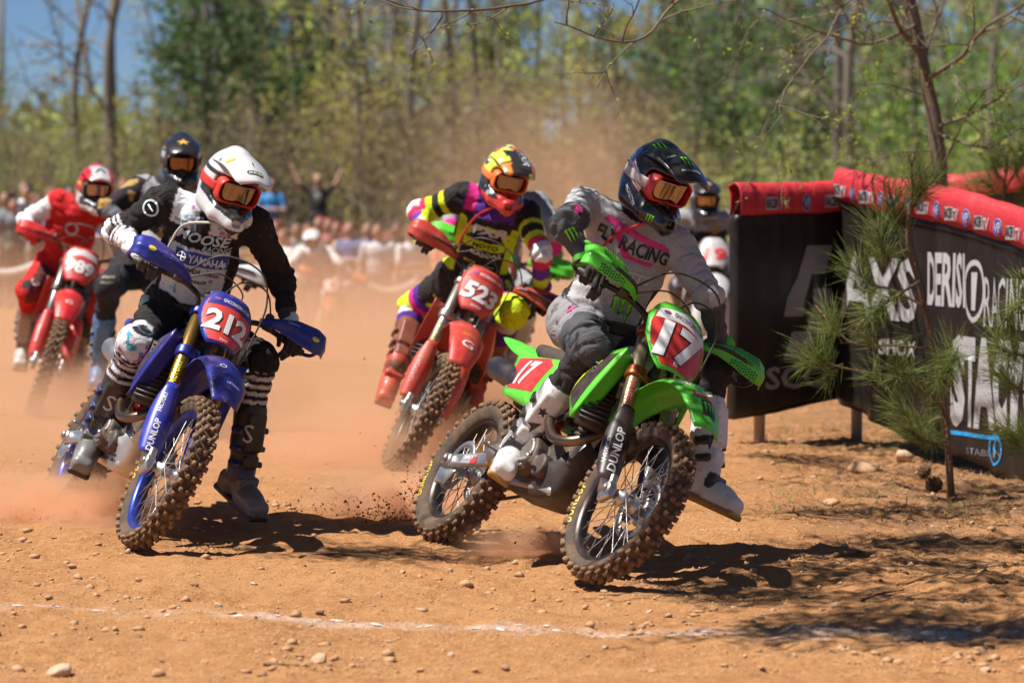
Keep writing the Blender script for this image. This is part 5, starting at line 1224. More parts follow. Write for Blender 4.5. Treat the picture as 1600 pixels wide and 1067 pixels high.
RD['green'] = build_rider(dict(k='green', verbose=1, group='racers on dirt bikes', label='racer in grey jersey and black helmet with green claw marks, left boot swung out', px=dict(pelvis=(928, 512), chest=(984, 352), shR=(915, 322), shL=(1055, 384), elR=(884, 352), elL=(1108, 464), knR=(925, 545), knL=(1108, 575), anR=(812, 690), toR=(802, 716), anL=(1102, 742), toL=(1160, 768), head=(1026, 284)),
    head=(29, 23, 14), head_fwd=.12, ankle_dy={'L': -.25}, paint=paint_green, hpaint=hp_green, vpaint=vp((.008, .009, .012)), gog=((.55, .02, .03), (.45, .42, .44), (.36, .27, .20)), hose=(.65, .02, .03), belt=(.02, .02, .022),
    boot=dict(shaft=(.72, .72, .72), shin=(.74, .74, .74), ankle=(.62, .62, .62), toe=(.74, .73, .72), heel=(.66, .66, .66), sole=(.42, .22, .05), buckle=(.03, .03, .03), strap=(.04, .04, .045), cuff=(.03, .03, .03)), boot_dust=.08, boot_prints=[(STAR, (.05, .05), .20, .0, (.02, .02, .02)), ([[(-.5, .1), (.5, .5), (.1, -.5), (-.1, 0)]], (.05, .07), .12, .0, (.03, .03, .03))],
    glove=((.02, .02, .022), (.10, .55, .05), (.02, .02, .02)),
    prints=[('chest', [[(-.5, .30), (-.44, .5), (.42, .22), (.5, -.05), (.40, .0), (-.40, .28), (.12, -.42), (.40, -.5), (.42, -.40), (.1, -.30)]] if 0 else [[(-.5, .28), (-.46, .46), (.46, .26), (.5, .12), (.36, .10)], [(-.34, .22), (-.22, .20), (.02, -.34), (.36, -.36), (.34, -.5), (-.06, -.48)]], (.30, .13), (.425, .0), 0, PNK), ('chest', 'FLY RACING', (.31, .056), (.415, .0), 0, (.015, .015, .015), dict(bold=.03, off=.006)), ('chest', "BABBITT'S", (.20, .040), (.305, .02), 0, (.70, .70, .70), dict(bold=.02)), ('chest', CLAW, (.10, .12), (.15, .06), 0, (.02, .02, .02)), ('chest', CLAW, (.088, .108), (.152, .06), 0, CLG, dict(off=.006)),
            ('uaR', [[(-.5, .5), (.3, .4), (.5, .1), (.2, -.1), (.4, -.5), (-.1, -.4), (-.3, 0)]], (.05, .085), (.80, .0), 0, PNK), ('faR', CLAW, (.045, .055), (.45, .0), 0, CLG), ('thR', [[(-.5, -.1), (0, .5), (.5, .3), (.1, 0), (.0, -.5)]], (.07, .05), (.30, -.02), 0, PNK)],
    hprints=[('v', CLAW, (.05, .055), (.14, -.01, .14), (.5, -.1, 1), (-1, 0, .5), CLG), ('v', 'MONSTER', (.09, .013), (.195, -.01, .12), (.5, -.1, 1), (-1, 0, .5), (.45, .45, .47)), ('h', 'MONSTER', (.10, .018), (.03, -.10, -.075), (.1, -1, 0), (.55, 0, .8), (.70, .70, .70)), ('h', CLAW, (.035, .035), (.13, -.05, -.115), (.7, -.7, 0), (0, 0, 1), CLG), ('h', CLAW, (.05, .085), (.0, -.05, .13), (.1, -.6, 1), (.9, -.2, .2), CLG), ('v', '100%', (.035, .012), (.10, -.055, .13), (.4, -.5, 1), (-.8, -.3, .4), (.70, .70, .70))]), BK['green'])
RD['blue'] = build_rider(dict(k='blue', verbose=1, group='racers on dirt bikes', label='racer in black splatter jersey and white helmet with red goggles, left leg dangling', px=dict(pelvis=(293, 485), chest=(325, 345), shR=(258, 314), shL=(398, 352), elR=(186, 362), elL=(441, 440), knR=(213, 540), knL=(403, 565), anR=(152, 672), toR=(136, 710), anL=(376, 742), toL=(412, 776), head=(360, 290)),
    head=(24, 20, 14), head_fwd=.13, ankle_dy={'L': -.15}, paint=paint_blue, hpaint=hp_blue, vpaint=vp((.63, .63, .64)), gog=((.58, .03, .02), (.58, .02, .02), (.24, .18, .14)), hose=(.5, .48, .42), belt=(.016, .016, .018),
    boot=dict(shaft=(.016, .016, .018), shin=(.02, .02, .022), ankle=(.02, .03, .16), foot=(.13, .13, .13), toe=(.20, .20, .20), heel=(.10, .10, .10), sole=(.025, .025, .025), buckle=(.02, .03, .14), strap=(.12, .12, .12)), boot_prints=[('S', (.04, .08), .20, .0, (.6, .6, .62))], boot_dust=.05, boot_mud=.25,
    glove=((.03, .03, .035), (.72, .72, .72), (.03, .10, .16)),
    prints=[('chest', 'MOOSE', (.24, .050), (0.420, .01), 0, (.55, .68, .74), dict(bold=.03, shear=.3)), ('chest', 'RACING', (.12, .026), (0.378, .075), 0, (.55, .68, .74), dict(bold=.01, shear=.3)), ('chest', [rectp(-.5, -.5, .5, .5)], (.225, .056), (0.323, .02), 0, (.015, .06, .35), dict(off=.004)), ('chest', 'YAMAHA', (.155, .034), (0.323, .045), 0, (.8, .8, .8), dict(bold=.03, off=.0065)), ('chest', ringp(0, 0, .5, .12)+[rectp(-.06, -.45, .06, .45), rectp(-.45, -.06, .45, .06)], (.040, .040), (0.323, -.062), 0, (.8, .8, .8), dict(off=.0065)), ('chest', 'SHOEI', (.055, .018), (0.283, -.085), 0, (.02, .02, .02), dict(bold=.02)), ('chest', 'SIDI', (.06, .018), (0.270, .0), 0, (.05, .02, .03), dict(bold=.03)), ('chest', 'FLEXX', (.065, .016), (0.263, .08), 0, (.05, .02, .03), dict(bold=.03)), ('chest', 'DUNLOP', (.07, .015), (0.223, .03), 0, (.04, .04, .05), dict(bold=.03)),
            ('uaR', ringp(0, 0, .5, .12)+[rectp(-.25, -.06, .25, .06)], (.075, .075), (.22, .0), 0, (.55, .68, .74)), ('chest', 'SUNEX', (.06, .014), (.47, -.10), 0, (.04, .04, .05), dict(bold=.02)), ('chest', 'ELO', (.05, .02), (.465, .10), 0, (.55, .05, .06), dict(bold=.03)), ('knR', ringp(0, 0, .5, .10)+[rectp(-.3, -.05, .3, .05)], (.07, .07), (1., .0), 0, (.06, .10, .14))],
    hprints=[('v', [[(-.5, 0), (-.4, .5), (.4, .5), (.5, 0), (.4, -.5), (-.4, -.5)]], (.075, .024), (.195, 0, .12), (.5, 0, 1), (-1, 0, .5), (.03, .03, .03)), ('v', 'SHOEI', (.06, .016), (.195, 0, .12), (.5, 0, 1), (-1, 0, .5), (.75, .75, .75)), ('v', [rectp(-.5, -.5, .5, .5)], (.045, .018), (.09, -.075, .12), (.3, -.8, 1), (-.5, -.2, .2), (.72, .58, .03)), ('v', [[(-.5, -.5), (.5, -.5), (0, .5)]], (.022, .022), (.045, -.09, .10), (.1, -.9, .8), (-.3, 0, 1), (.03, .15, .5)), ('h', 'S', (.026, .03), (.0, -.12, .01), (.0, -1, 0), (0, 0, 1), (.75, .75, .75)), ('v', rectp(0, 0, 1, 1) and [[(-.5, 0), (0, .12), (.5, 0), (0, -.12)]], (.06, .03), (.14, .0, .14), (.5, 0, 1), (0, 1, 0), (.35, .35, .36))]), BK['blue'])
RD['r523'] = build_rider(dict(k='r523', verbose=1, group='racers on dirt bikes', label='racer in neon yellow, purple and black gear on the muddy red bike', px=dict(pelvis=(742, 432), chest=(772, 325), shR=(725, 306), shL=(821, 334), elR=(655, 332), elL=(845, 396), knR=(646, 480), knL=(800, 488), anR=(620, 572), toR=(609, 612), anL=(745, 592), toL=(748, 630), head=(790, 276)),
    head=(14, 20, 12), head_fwd=.12, res=.009, paint=paint_523, hpaint=hp_523, vpaint=vp_523, gog=((.75, .15, .02), (.75, .2, .04), (.24, .18, .15)), hose=(.6, .03, .03), belt=None,
    boot=dict(shaft=(.16, .045, .03), shin=(.20, .05, .03), ankle=(.52, .04, .02), foot=(.55, .05, .03), toe=(.58, .06, .035), heel=(.5, .05, .03), sole=(.3, .05, .03), buckle=(.15, .05, .04), strap=(.5, .05, .03)), boot_dust=.18,
    glove=((.02, .02, .022), PUR, (.02, .02, .02)), prints=[('chest', 'FXR', (.20, .055), (.375, .01), 0, (.60, .58, .64), dict(bold=.05, shear=.2)), ('chest', 'MOTO', (.14, .030), (.290, .01), 0, (.015, .015, .015), dict(bold=.03)), ('chest', 'GASGAS', (.17, .030), (.238, .02), 0, (.70, .70, .72), dict(bold=.03)), ('chest', 'MOTUL', (.07, .016), (.168, -.05), 0, (.75, .6, .03), dict(bold=.02)), ('chest', 'RENTHAL', (.08, .015), (.155, .05), 0, (.6, .6, .62), dict(bold=.02)), ('faR', 'FXR', (.05, .05), (.70, .0), 0, (.7, .7, .72), dict(bold=.02))],
    hprints=[('v', [rectp(-.5, -.5, .5, .5)], (.075, .20), (.12, .03, .15), (.4, .1, 1), (1, 0, -.4), (.015, .016, .02)), ('v', 'FXR', (.15, .048), (.12, .035, .16), (.4, .1, 1), (0, 1, .1), (.65, .68, .70))]), BK['r523'])
RD['r989'] = build_rider(dict(k='r989', verbose=1, detail=1, res=.010, group='racers on dirt bikes', label='racer in red vest and red pants with white sleeves and red helmet', px=dict(pelvis=(100, 415), chest=(128, 330), shR=(92, 314), shL=(164, 334), elR=(40, 344), elL=(192, 388), knR=(45, 455), knL=(150, 460), anR=(38, 532), toR=(33, 558), anL=(122, 535), toL=(120, 562), head=(149, 294)),
    head=(14, 10, 6), paint=paint_989, hpaint=hp_989, vpaint=vp((.60, .02, .025), (.06, (.55, .53, .53))), gog=((.05, .05, .05), (.5, .03, .03), (.35, .25, .25)), boot=dict(shaft=(.30, .22, .17), shin=(.40, .34, .30), toe=(.62, .60, .58), foot=(.5, .46, .42), sole=(.1, .1, .1), buckle=(.1, .1, .1)), boot_dust=.35, glove=((.58, .02, .02), (.58, .02, .02)),
    prints=[('chest', 'GASGAS', (.17, .032), (.24, .02), 0, (.70, .62, .62), dict(bold=.03)), ('chest', ringp(0, 0, .5, .14), (.09, .09), (.37, .02), 0, (.72, .68, .68)), ('knR', ringp(0, 0, .5, .14), (.06, .06), (1., 0), 0, (.7, .6, .6))], hprints=[('v', [[(-.5, -.5), (-.12, .5), (.12, .5), (.5, -.5), (.26, -.5), (0, .2), (-.26, -.5)]], (.08, .06), (.15, 0, .14), (.5, 0, 1), (-1, 0, .5), (.02, .02, .02))]), BK['r989'])
RD['husky'] = build_rider(dict(k='husky', verbose=1, detail=1, res=.011, group='racers on dirt bikes', label='racer in black and gold with gold star helmet between white and red helmets', px=dict(pelvis=(225, 420), chest=(262, 312), shR=(222, 292), shL=(310, 310), elR=(168, 326), elL=(335, 380), knR=(170, 450), knL=(300, 460), anR=(156, 560), toR=(152, 588), anL=(272, 560), toL=(270, 590), head=(283, 250)),
    head=(8, 14, 3), paint=paint_husky, hpaint=hp_star, vpaint=vp((.012, .013, .018)), gog=((.02, .02, .02), (.03, .03, .03), (.20, .11, .065)), boot=dict(shaft=(.03, .16, .36), shin=(.04, .20, .42), toe=(.03, .12, .3), sole=(.02, .02, .02), buckle=(.02, .02, .02)), glove=((.03, .03, .04), (.03, .03, .04)), hprints=[('v', STAR, (.085, .075), (.15, 0, .14), (.5, 0, 1), (-1, 0, .5), (.62, .36, .05))]), BK['husky'])
RD['kawa'] = build_rider(dict(k='kawa', verbose=1, detail=1, res=.011, group='racers on dirt bikes', label='racer in grey whose arm and green guard show beside the neon rider', px=dict(pelvis=(770, 415), chest=(796, 318), shR=(755, 305), shL=(842, 318), elR=(705, 345), elL=(868, 360), knR=(715, 450), knL=(832, 452), anR=(712, 548), toR=(710, 575), anL=(806, 548), toL=(808, 576), head=(796, 276)),
    head=(10, 14, 3), paint=paint_kawa, hpaint=hp_star, vpaint=vp((.012, .013, .018)), gog=((.02, .02, .02), (.03, .03, .03), (.4, .3, .2)), boot=dict(shaft=(.6, .6, .6), sole=(.02, .02, .02)), glove=((.1, .5, .05), (.1, .5, .05))), BK['kawa'])
RD['white'] = build_rider(dict(k='white', verbose=1, detail=1, res=.012, group='racers on dirt bikes', label='racer in black helmet with gold star in the gap beside the banners', px=dict(pelvis=(1098, 430), chest=(1102, 350), shR=(1068, 342), shL=(1136, 344), elR=(1040, 378), elL=(1164, 380), knR=(1062, 450), knL=(1140, 452), anR=(1068, 530), toR=(1066, 550), anL=(1138, 530), toL=(1142, 552), head=(1102, 311)),
    head=(2, 10, 2), paint=paint_white, hpaint=hp_star, vpaint=vp((.012, .013, .018)), gog=((.02, .02, .02), (.03, .03, .03), (.35, .22, .15)), boot=dict(shaft=(.45, .45, .46), sole=(.02, .02, .02)), glove=((.6, .6, .6), (.6, .6, .6)), hprints=[('v', STAR, (.075, .065), (.15, 0, .14), (.5, 0, 1), (-1, 0, .5), (.62, .36, .05))]), BK['white'])
RD['ktm'] = build_rider(dict(k='ktm', verbose=1, detail=1, res=.014, group='racers on dirt bikes', label='racer in white jersey and white helmet deep in the dust cloud', px=dict(pelvis=(492, 440), chest=(490, 396), shR=(470, 392), shL=(512, 394), elR=(455, 412), elL=(530, 412), knR=(470, 455), knL=(515, 455), anR=(475, 495), toR=(474, 506), anL=(512, 495), toL=(513, 506), head=(488, 376)),
    head=(-5, 16, 0), paint=paint_ktm, hpaint=hp_ktm, vpaint=vp((.74, .73, .72)), gog=((.3, .3, .3), (.5, .5, .5), (.3, .25, .2)), boot=dict(shaft=(.5, .5, .5), sole=(.02, .02, .02)), glove=((.7, .2, .03), (.7, .2, .03))), BK['ktm'])
# ------------------------------------------------------------------ banner barriers
def banner(name, label, A, B, topA, topB, botA, botB, seed, thick=.05, nf=90, wav=.02):
    """hung vinyl banner from ground point A to B (x,y); z of top and bottom edges at both ends"""
    root = empty(name, (A[0], A[1], 0)); tag(root, label, 'banner', 'sponsor banners round the corner')
    A2, B2 = A3(A[0], A[1]), A3(B[0], B[1]); d = B2-A2; L = np.linalg.norm(d); e = d/L; n = A3(e[1], -e[0]); n = n if n[1] < 0 else -n
    u = np.linspace(0, 1, nf); v = np.linspace(0, 1, 34)
    def pos(uu, vv, off=0.):
        zt = topA+(topB-topA)*uu+.02*np.sin(uu*7+seed)*wav/.02*.5; zb = botA+(botB-botA)*uu+.7*wav*np.sin(uu*9+seed*2)
        z = zb+(zt-zb)*vv
        fold = wav*(.6*np.sin(uu*L*14+2*np.sin(vv*3+uu*6)+seed)+.9*vnoise(uu*L*6+seed, vv*1.6+0*uu))*(1.05-.75*vv)+.03*np.sin(uu*3.1+seed)*np.sin(vv*2.6)+.006*vnoise(uu*L*22, vv*5+uu*0+seed)
        bulge = np.where(vv > .86, .028*np.sqrt(np.maximum(0, 1-((vv-.93)/.075)**2)), 0)
        o = fold+bulge+off
        return np.stack([A2[0]+e[0]*uu*L+n[0]*o, A2[1]+e[1]*uu*L+n[1]*o, z+0*uu], -1)
    U, Vv = np.meshgrid(u, v, indexing='ij'); G = pos(U, Vv)
    top0 = 0.862; kb = int(np.searchsorted(v, top0))
    base = A3(A[0], A[1], 0)
    vin = M('banner_vinyl', (.011, .0105, .010), .42, spec=.4, dust=.035, bump=.12, bscale=35, dscale=5); red = M('banner_red', (.50, .018, .032), .55, dust=.08, bump=.7, bscale=22)
    lowG = G[:, :kb+1]; g1 = sheet(lowG[:, ::-1]-base, .006); p1 = mk('vinyl_sheet', g1, vin, root)
    # red padded sleeve over the top rail: goes over and down the back
    back = G[:, kb:][:, ::-1].copy(); back[..., :2] -= 2*np.maximum(.03, thick)*.9*n; Gt = np.concatenate([G[:, kb:]+np.append(n*.006, 0), (G[:, -1:]+np.append(-n*.03, .022)), back], 1)
    Gt[..., 2] += .006*vnoise(U[:, :1]*L*9, Gt[..., 2]*20); g2 = sheet(Gt[:, ::-1]-base, .006); p2 = mk('red_sleeve', g2, red, root)
    bk = G[:, :kb+1].copy(); bk[..., :2] -= n*(thick+.02); mk('vinyl_back', sheet(bk-base, .006), vin, root)
    # side hem at both ends
    for q in (0, -1):
        hem = np.stack([G[q, :kb+1], bk[q]], 0); mk('end_fold', sheet((hem if q == 0 else hem[::-1])-base, .008), vin, root)
    t1, t2 = Target(g1), Target(g2)
    W_ = M('banner_white', (.46, .46, .48), .5, dust=.08); K2 = M('banner_black', (.02, .02, .02), .5); BL = M('banner_blue', (.01, .06, .36), .5); SB = M('banner_sky', (.02, .32, .72), .5); GR = M('banner_grey', (.20, .20, .21), .5)
    R_ = np.append(e, 0); R_ = R_ if R_[0] > 0 else -R_; NN = np.append(n, 0)
    def put(what, w, h, uu, vv, mat, tgt=1, off=.004, rot=0., par=None, **kw):
        c = pos(np.array([uu]), np.array([vv]))[0]-base
        return decal(t1 if tgt == 1 else t2, what, (w, h), c, R_, (0, 0, 1), mat, par or (p1 if tgt == 1 else p2), off=off, L=.05, rot=rot, back=.4, depth=.8, name='lettering' if isinstance(what, str) else 'emblem', **kw)
    def strip(us, sc=1.):
        for i, uu in enumerate(us):
            z0 = .925
            if i % 2 == 0:
                put([[(-.5, -.5), (.06, -.5), (.02, .5), (-.46, .5)]], .20*sc, .072, uu, z0, W_, 2, .004, par=p2); put('RACER', .095*sc, .055, uu-.046*sc/L, z0, K2, 2, .0065, shear=.25, bold=.03)
                put('TV', .075*sc, .066, uu+.055*sc/L, z0, W_, 2, .0065, shear=.25, bold=.03)
            else:
                put([circp(0, 0, .5, 18)], .075*sc, .095, uu, z0, W_, 2, .004); put([circp(0, 0, .5, 18)], .068*sc, .087, uu, z0, BL, 2, .0055); put('VP', .052*sc, .054, uu, z0, W_, 2, .007, bold=.03); put([[(-.5, -.5), (.5, -.1), (.4, .5), (-.1, .0)]], .025*sc, .03, uu+.012/L, z0-.015, M('print_red', (.62, .02, .03), .42, dust=.12), 2, .008)
    return dict(put=put, strip=strip, root=root, pos=pos, base=base, L=L, W=W_, K=K2, BL=BL, SB=SB, GR=GR, n=n, e=e)
def post(x, y, z1, label, r=.032, lean=(0, 0)):
    z0 = float(ground_h(x, y))-.12; P = [(0, 0, 0), (lean[0]*.5, lean[1]*.5, (z1-z0)*.5), (lean[0], lean[1], z1-z0)]
    return tag(mk('post', tube(P, [r*1.06, r, r*.96], 14), M('post_wood', (.40, .34, .27), .85, dust=.35, bump=.5, bscale=60, aniso=(4, 4, .4)), loc=(x, y, z0)), label, 'post')
# left banner, faces the camera
YA, YB = 18.3, 18.95
a0, a1 = ray(1148, 300, YA), ray(1372, 300, YB)
zt0, zt1 = ray(1148, 293, YA)[2], ray(1372, 287, YB)[2]; zb0, zb1 = ray(1160, 656, YA)[2], ray(1372, 612, YB)[2]
bl = banner('sponsor_banner', 'black banner with grey S emblem and red padded top', a0[:2], a1[:2], zt0, zt1, zb0, zb1, 1.3, wav=.007)
bl['strip']([.25, .46, .68, .88]); 
SL_ = [(-.05, .5), (.5, .5), (.33, .25), (.06, .25), (-.10, .02), (-.10, -.12), (-.5, -.12), (-.44, .04), (-.24, .22)]; bl['put']([SL_, [(-a_, -b_) for a_, b_ in SL_]], .40, .66, .50, .47, bl['GR'])
bl['put']('SCOTT', .80, .135, .56, .125, bl['GR'], bold=.03)
post(ray(1187, 690, 18.5)[0], 18.52, 1.2, 'pale round post under the left end of the S-emblem banner')
# long banner, runs towards the camera on the right
b0, b1 = ray(1303, 300, 18.75), ray(1660, 300, 16.3)
zt0, zt1 = ray(1303, 264, 18.75)[2], ray(1660, 344, 16.3)[2]; zb0, zb1 = ray(1318, 626, 18.75)[2], ray(1660, 790, 16.3)[2]
br_ = banner('sponsor_banner', 'long black banner with white sponsor names and red padded top', b0[:2], b1[:2], zt0, zt1, zb0, zb1, 4.1, nf=150, wav=.028)
LB = br_['L']
br_['strip'](list(np.linspace(.045, .97, 15)), 1.0)
P_ = br_['put']; WW = br_['W']
P_('AXS', .95, .36, .20, .55, WW, bold=.03); P_('SHOX', .42, .09, .30, .34, WW, bold=.03)
P_('DERISI', .48, .30, .52, .66, WW, bold=.03); P_(ringp(0, 0, .5, .09)+[[(-.12, -.3), (.12, -.3), (.12, .3), (-.12, .3)]], .22, .34, .655, .65, WW); P_('RACING', .47, .27, .785, .65, WW)
P_('STACYC', 1.0, .50, .745, .33, WW, bold=.06); P_([rectp(-.5, -.5, .5, .5)], .55, .022, .66, .105, br_['SB']); P_('STABILITY', .42, .035, .70, .055, br_['GR']); P_(ringp(0, 0, .5, .07)+[[(-.05, -.35), (.12, 0), (.02, .02), (.1, .4), (-.12, .0), (.0, -.02)]], .17, .17, .745, .09, br_['SB']); P_([rectp(-.5, -.5, .5, .5)], .30, .022, .93, .09, br_['SB'])
p = ray(1341, 640, 18.75); post(p[0], p[1]+.08, 1.4, 'pale post under the corner of the long banner')
p = ray(1592, 740, 16.95); post(p[0]+.0, p[1]+.1, 1.2, 'pale post under the long banner behind the pines')
# third banner behind, only its red top shows
c0, c1 = ray(1425, 300, 23.6), ray(1680, 300, 22.6)
bb = banner('sponsor_banner', 'farther banner showing only its red top behind the pine branches', c0[:2], c1[:2], ray(1425, 284, 23.6)[2], ray(1680, 256, 22.6)[2], .25, .35, 2.2, wav=.01)
post(ray(1440, 600, 23.7)[0], 23.75, 1.4, 'post holding up the farther banner')

# ------------------------------------------------------------------ vegetation
bark = M('bark_grey', (.125, .10, .078), .92, bump=.9, bscale=26, aniso=(2.2, 2.2, .5), dust=.25, dscale=5); pbark = M('bark_pine', (.15, .085, .052), .92, bump=.8, bscale=60, dust=.2); twm = M('twig_bark', (.17, .135, .10), .9, bump=.3, bscale=90)
def leafmat(name, c, v=.35, tr=.45):
    if name in MATS: return MATS[name]
    m = M(name, c, .55, trans=tr, spec=.3); t = m.node_tree; rgb = [n for n in t.nodes if n.type == 'RGB'][0]
    oi = t.nodes.new('ShaderNodeNewGeometry'); hs = t.nodes.new('ShaderNodeHueSaturation'); mr = t.nodes.new('ShaderNodeMapRange'); mr.inputs[3].default_value = 1-v; mr.inputs[4].default_value = 1+v*1.4
    mh = t.nodes.new('ShaderNodeMapRange'); mh.inputs[3].default_value = .475; mh.inputs[4].default_value = .52
    t.links.new(oi.outputs['Random Per Island'], mr.inputs[0]); t.links.new(oi.outputs['Random Per Island'], mh.inputs[0]); t.links.new(mr.outputs[0], hs.inputs['Value']); t.links.new(mh.outputs[0], hs.inputs['Hue']); t.links.new(rgb.outputs[0], hs.inputs['Color'])
    for l in list(t.links):
        if l.from_node == rgb and l.to_node != hs: to = l.to_socket; t.links.remove(l); t.links.new(hs.outputs[0], to)
    return m
def needle_tuft(seed, n=110, L=.17, r=.0011, spread=1.25, fl=.10):
    """needles round a shoot that points to +x"""
    rr = np.random.RandomState(seed); V = []; F = []
    for i in range(n):
        b = A3(-fl*rr.rand(), 0, 0); th = rr.rand()*2*PI; sp = spread*(.25+.75*rr.rand()**.6); d = A3(math.cos(sp), math.sin(sp)*math.cos(th), math.sin(sp)*math.sin(th)); l = L*(.7+.4*rr.rand())
        s = nrm(np.cross(d, rr.randn(3))); m_ = b+d*l*.55+A3(0, 0, -.004); e_ = b+d*l+A3(0, 0, -.02*rr.rand()); k = len(V); w = np.cross(d, s)
        V += [b+s*r, b-s*r*.5+w*r, b-s*r*.5-w*r, m_+s*r, m_-s*r*.5+w*r, m_-s*r*.5-w*r, e_]; F += [[k, k+1, k+4], [k, k+4, k+3], [k+1, k+2, k+5], [k+1, k+5, k+4], [k+2, k, k+3], [k+2, k+3, k+5], [k+3, k+4, k+6], [k+4, k+5, k+6], [k+5, k+3, k+6]]
    return np.array(V), [np.array(F)]
NEED = leafmat('pine_needles', (.24, .29, .075), .4, .45); TUFT = []
for i in range(5):
    o = mk('needle_tuft', needle_tuft(i+50, 46, .22, .0010, .95, .16), NEED, smooth=False); TUFT.append(o.data); bpy.data.objects.remove(o)
BUDM = M('pine_bud', (.22, .15, .06), .8, bump=.4, bscale=150)
def pine_sapling(label, Y, trunk, branches, seed, r0=.020, tl=1.0):
    P = [ray(px, py, Y+dy) for px, py, dy in trunk]; base = P[0].copy(); base[2] = float(ground_h(base[0], base[1]))-.02; P[0] = base.copy()
    root = empty('pine_sapling', base); tag(root, label, 'pine tree'); rr = np.random.RandomState(seed)
    C = spline(P, 30); mk('trunk', tube(C-base, np.linspace(r0, r0*.3, 30)*(1+.08*rr.randn(30)), 9), pbark, root)
    def tuft(p, d, s=1.):
        o = bpy.data.objects.new('needle_tuft', TUFT[rr.randint(5)]); COL.objects.link(o); o.parent = root; R = frame(d, (0.1, .2, 1))@rotm((1, 0, 0), rr.rand()*6)
        o.matrix_local = Matrix(mtx3(R*s*tl, p-base))
    for bp_ in branches:
        B = [ray(px, py, Y+dy) for px, py, dy in bp_]; Cb = spline(B, 14); mk('branch', tube(Cb-base, np.linspace(.0075, .0035, 14), 7), pbark, root)
        L = np.linalg.norm(B[-1]-B[0]); d = nrm(Cb[-1]-Cb[-3]); tuft(Cb[-1], d, 1.05); tuft(Cb[-1]-d*.06, nrm(d+A3(0, 0, .3)), .8)
        mk('bud', tube(spline([Cb[-1]-base, Cb[-1]-base+d*.02, Cb[-1]-base+d*.055], 6), [.006, .007, .006, .005, .004, .002], 7), BUDM, root)
        for k in range(4, 13, 2):
            if rr.rand() < .35: tuft(Cb[k], nrm(nrm(Cb[k]-Cb[k-2])+.5*rr.randn(3)), .75+.2*rr.rand())
            if k > 5 and rr.rand() < .45:
                sd = nrm(nrm(Cb[k]-Cb[k-2])+.8*rr.randn(3)*A3(1, 1, .5)); q = Cb[k]+sd*.10; mk('branchlet', tube(spline([Cb[k]-base, q-base], 5), .003, 6), pbark, root); tuft(q, sd, .85)
    d = nrm(C[-1]-C[-3]); tuft(C[-1], d, 1.); tuft(C[-1]-d*.06, d, 1.)
    for k in range(3): mk('bud', tube(spline([C[-1]-base, C[-1]-base+nrm(d+.35*rr.randn(3))*.07], 6), [.006, .007, .007, .006, .004, .002], 7), BUDM, root)
    return root
pine_sapling('young pine with long needles in front of the long banner', 15.9, [(1487, 752, 0), (1478, 660, 0), (1462, 560, .02), (1440, 460, .02), (1418, 380, .0), (1425, 300, .0), (1424, 262, 0)],
    [[(1470, 600, 0), (1400, 590, -.1), (1300, 570, -.25), (1268, 545, -.3)], [(1460, 545, 0), (1400, 540, .1), (1330, 535, .15), (1285, 490, .2)], [(1445, 480, 0), (1400, 455, .1), (1352, 440, .1), (1340, 410, .1)], [(1436, 440, 0), (1390, 470, -.2), (1350, 500, -.3)], [(1474, 640, 0), (1440, 600, -.2), (1395, 575, -.35)], [(1480, 690, 0), (1450, 690, -.15), (1420, 672, -.2)], [(1422, 370, 0), (1400, 340, .05), (1392, 310, .05)], [(1424, 330, 0), (1440, 300, .05), (1448, 285, .1)], [(1465, 570, 0), (1490, 560, -.2), (1478, 590, -.3)], [(1418, 390, 0), (1385, 400, -.1), (1370, 360, -.1)], [(1476, 650, 0), (1440, 660, .1), (1405, 640, .2)]], 3)
pine_sapling('pine seedling at the picture edge against the long banner', 15.2, [(1625, 790, 0), (1618, 640, 0), (1610, 520, 0), (1604, 440, 0)],
    [[(1615, 620, 0), (1580, 600, 0), (1560, 585, 0)], [(1612, 560, 0), (1580, 550, .05), (1556, 540, .1)], [(1616, 690, 0), (1590, 680, -.1), (1565, 668, -.1)], [(1608, 500, 0), (1590, 480, 0), (1570, 500, 0)]], 5, .016)
pine_sapling('small pine behind the long banner top', 19.9, [(1570, 560, 0), (1568, 420, 0), (1566, 330, 0), (1575, 240, 0)], [[(1566, 340, 0), (1530, 310, 0), (1505, 305, 0)], [(1566, 330, 0), (1600, 300, 0), (1620, 290, 0)], [(1568, 320, 0), (1545, 290, 0), (1535, 285, 0)], [(1570, 300, 0), (1590, 260, 0), (1600, 235, 0)], [(1568, 345, 0), (1500, 330, -.1), (1480, 318, -.1)], [(1572, 290, 0), (1555, 265, 0), (1548, 250, 0)]], 8)
# pine cones, litter
def cone(px, py, s, label):
    p = ground_at(px, py); V, F = [], []; gs_ = []
    for k in range(46):
        a = k*2.4; h = k/45; rr_ = s*.5*math.sin(PI*(.12+.8*h))*1.0; R = frame(A3(math.cos(a), math.sin(a), .35), (0, 0, 1)); gs_.append(xf(box((rr_*.55, 0, 0), (rr_*.5+.002, s*.10, s*.03)), mtx3(R, (0, 0, (h-.5)*s*1.3))))
    g = xf(join(*gs_), mtx3(rotm((1, .4, 0), 1.2), (0, 0, 0))); tag(mk('pine_cone', g, M('cone_brown', (.10, .055, .03), .85, dust=.2), smooth=False, loc=(p[0], p[1], float(ground_h(p[0], p[1]))+s*.42)), label, 'pine cone')
cone(1458, 770, .085, 'brown pine cone left of the young pine trunk'); cone(1443, 745, .07, 'smaller pine cone behind another under the young pine')
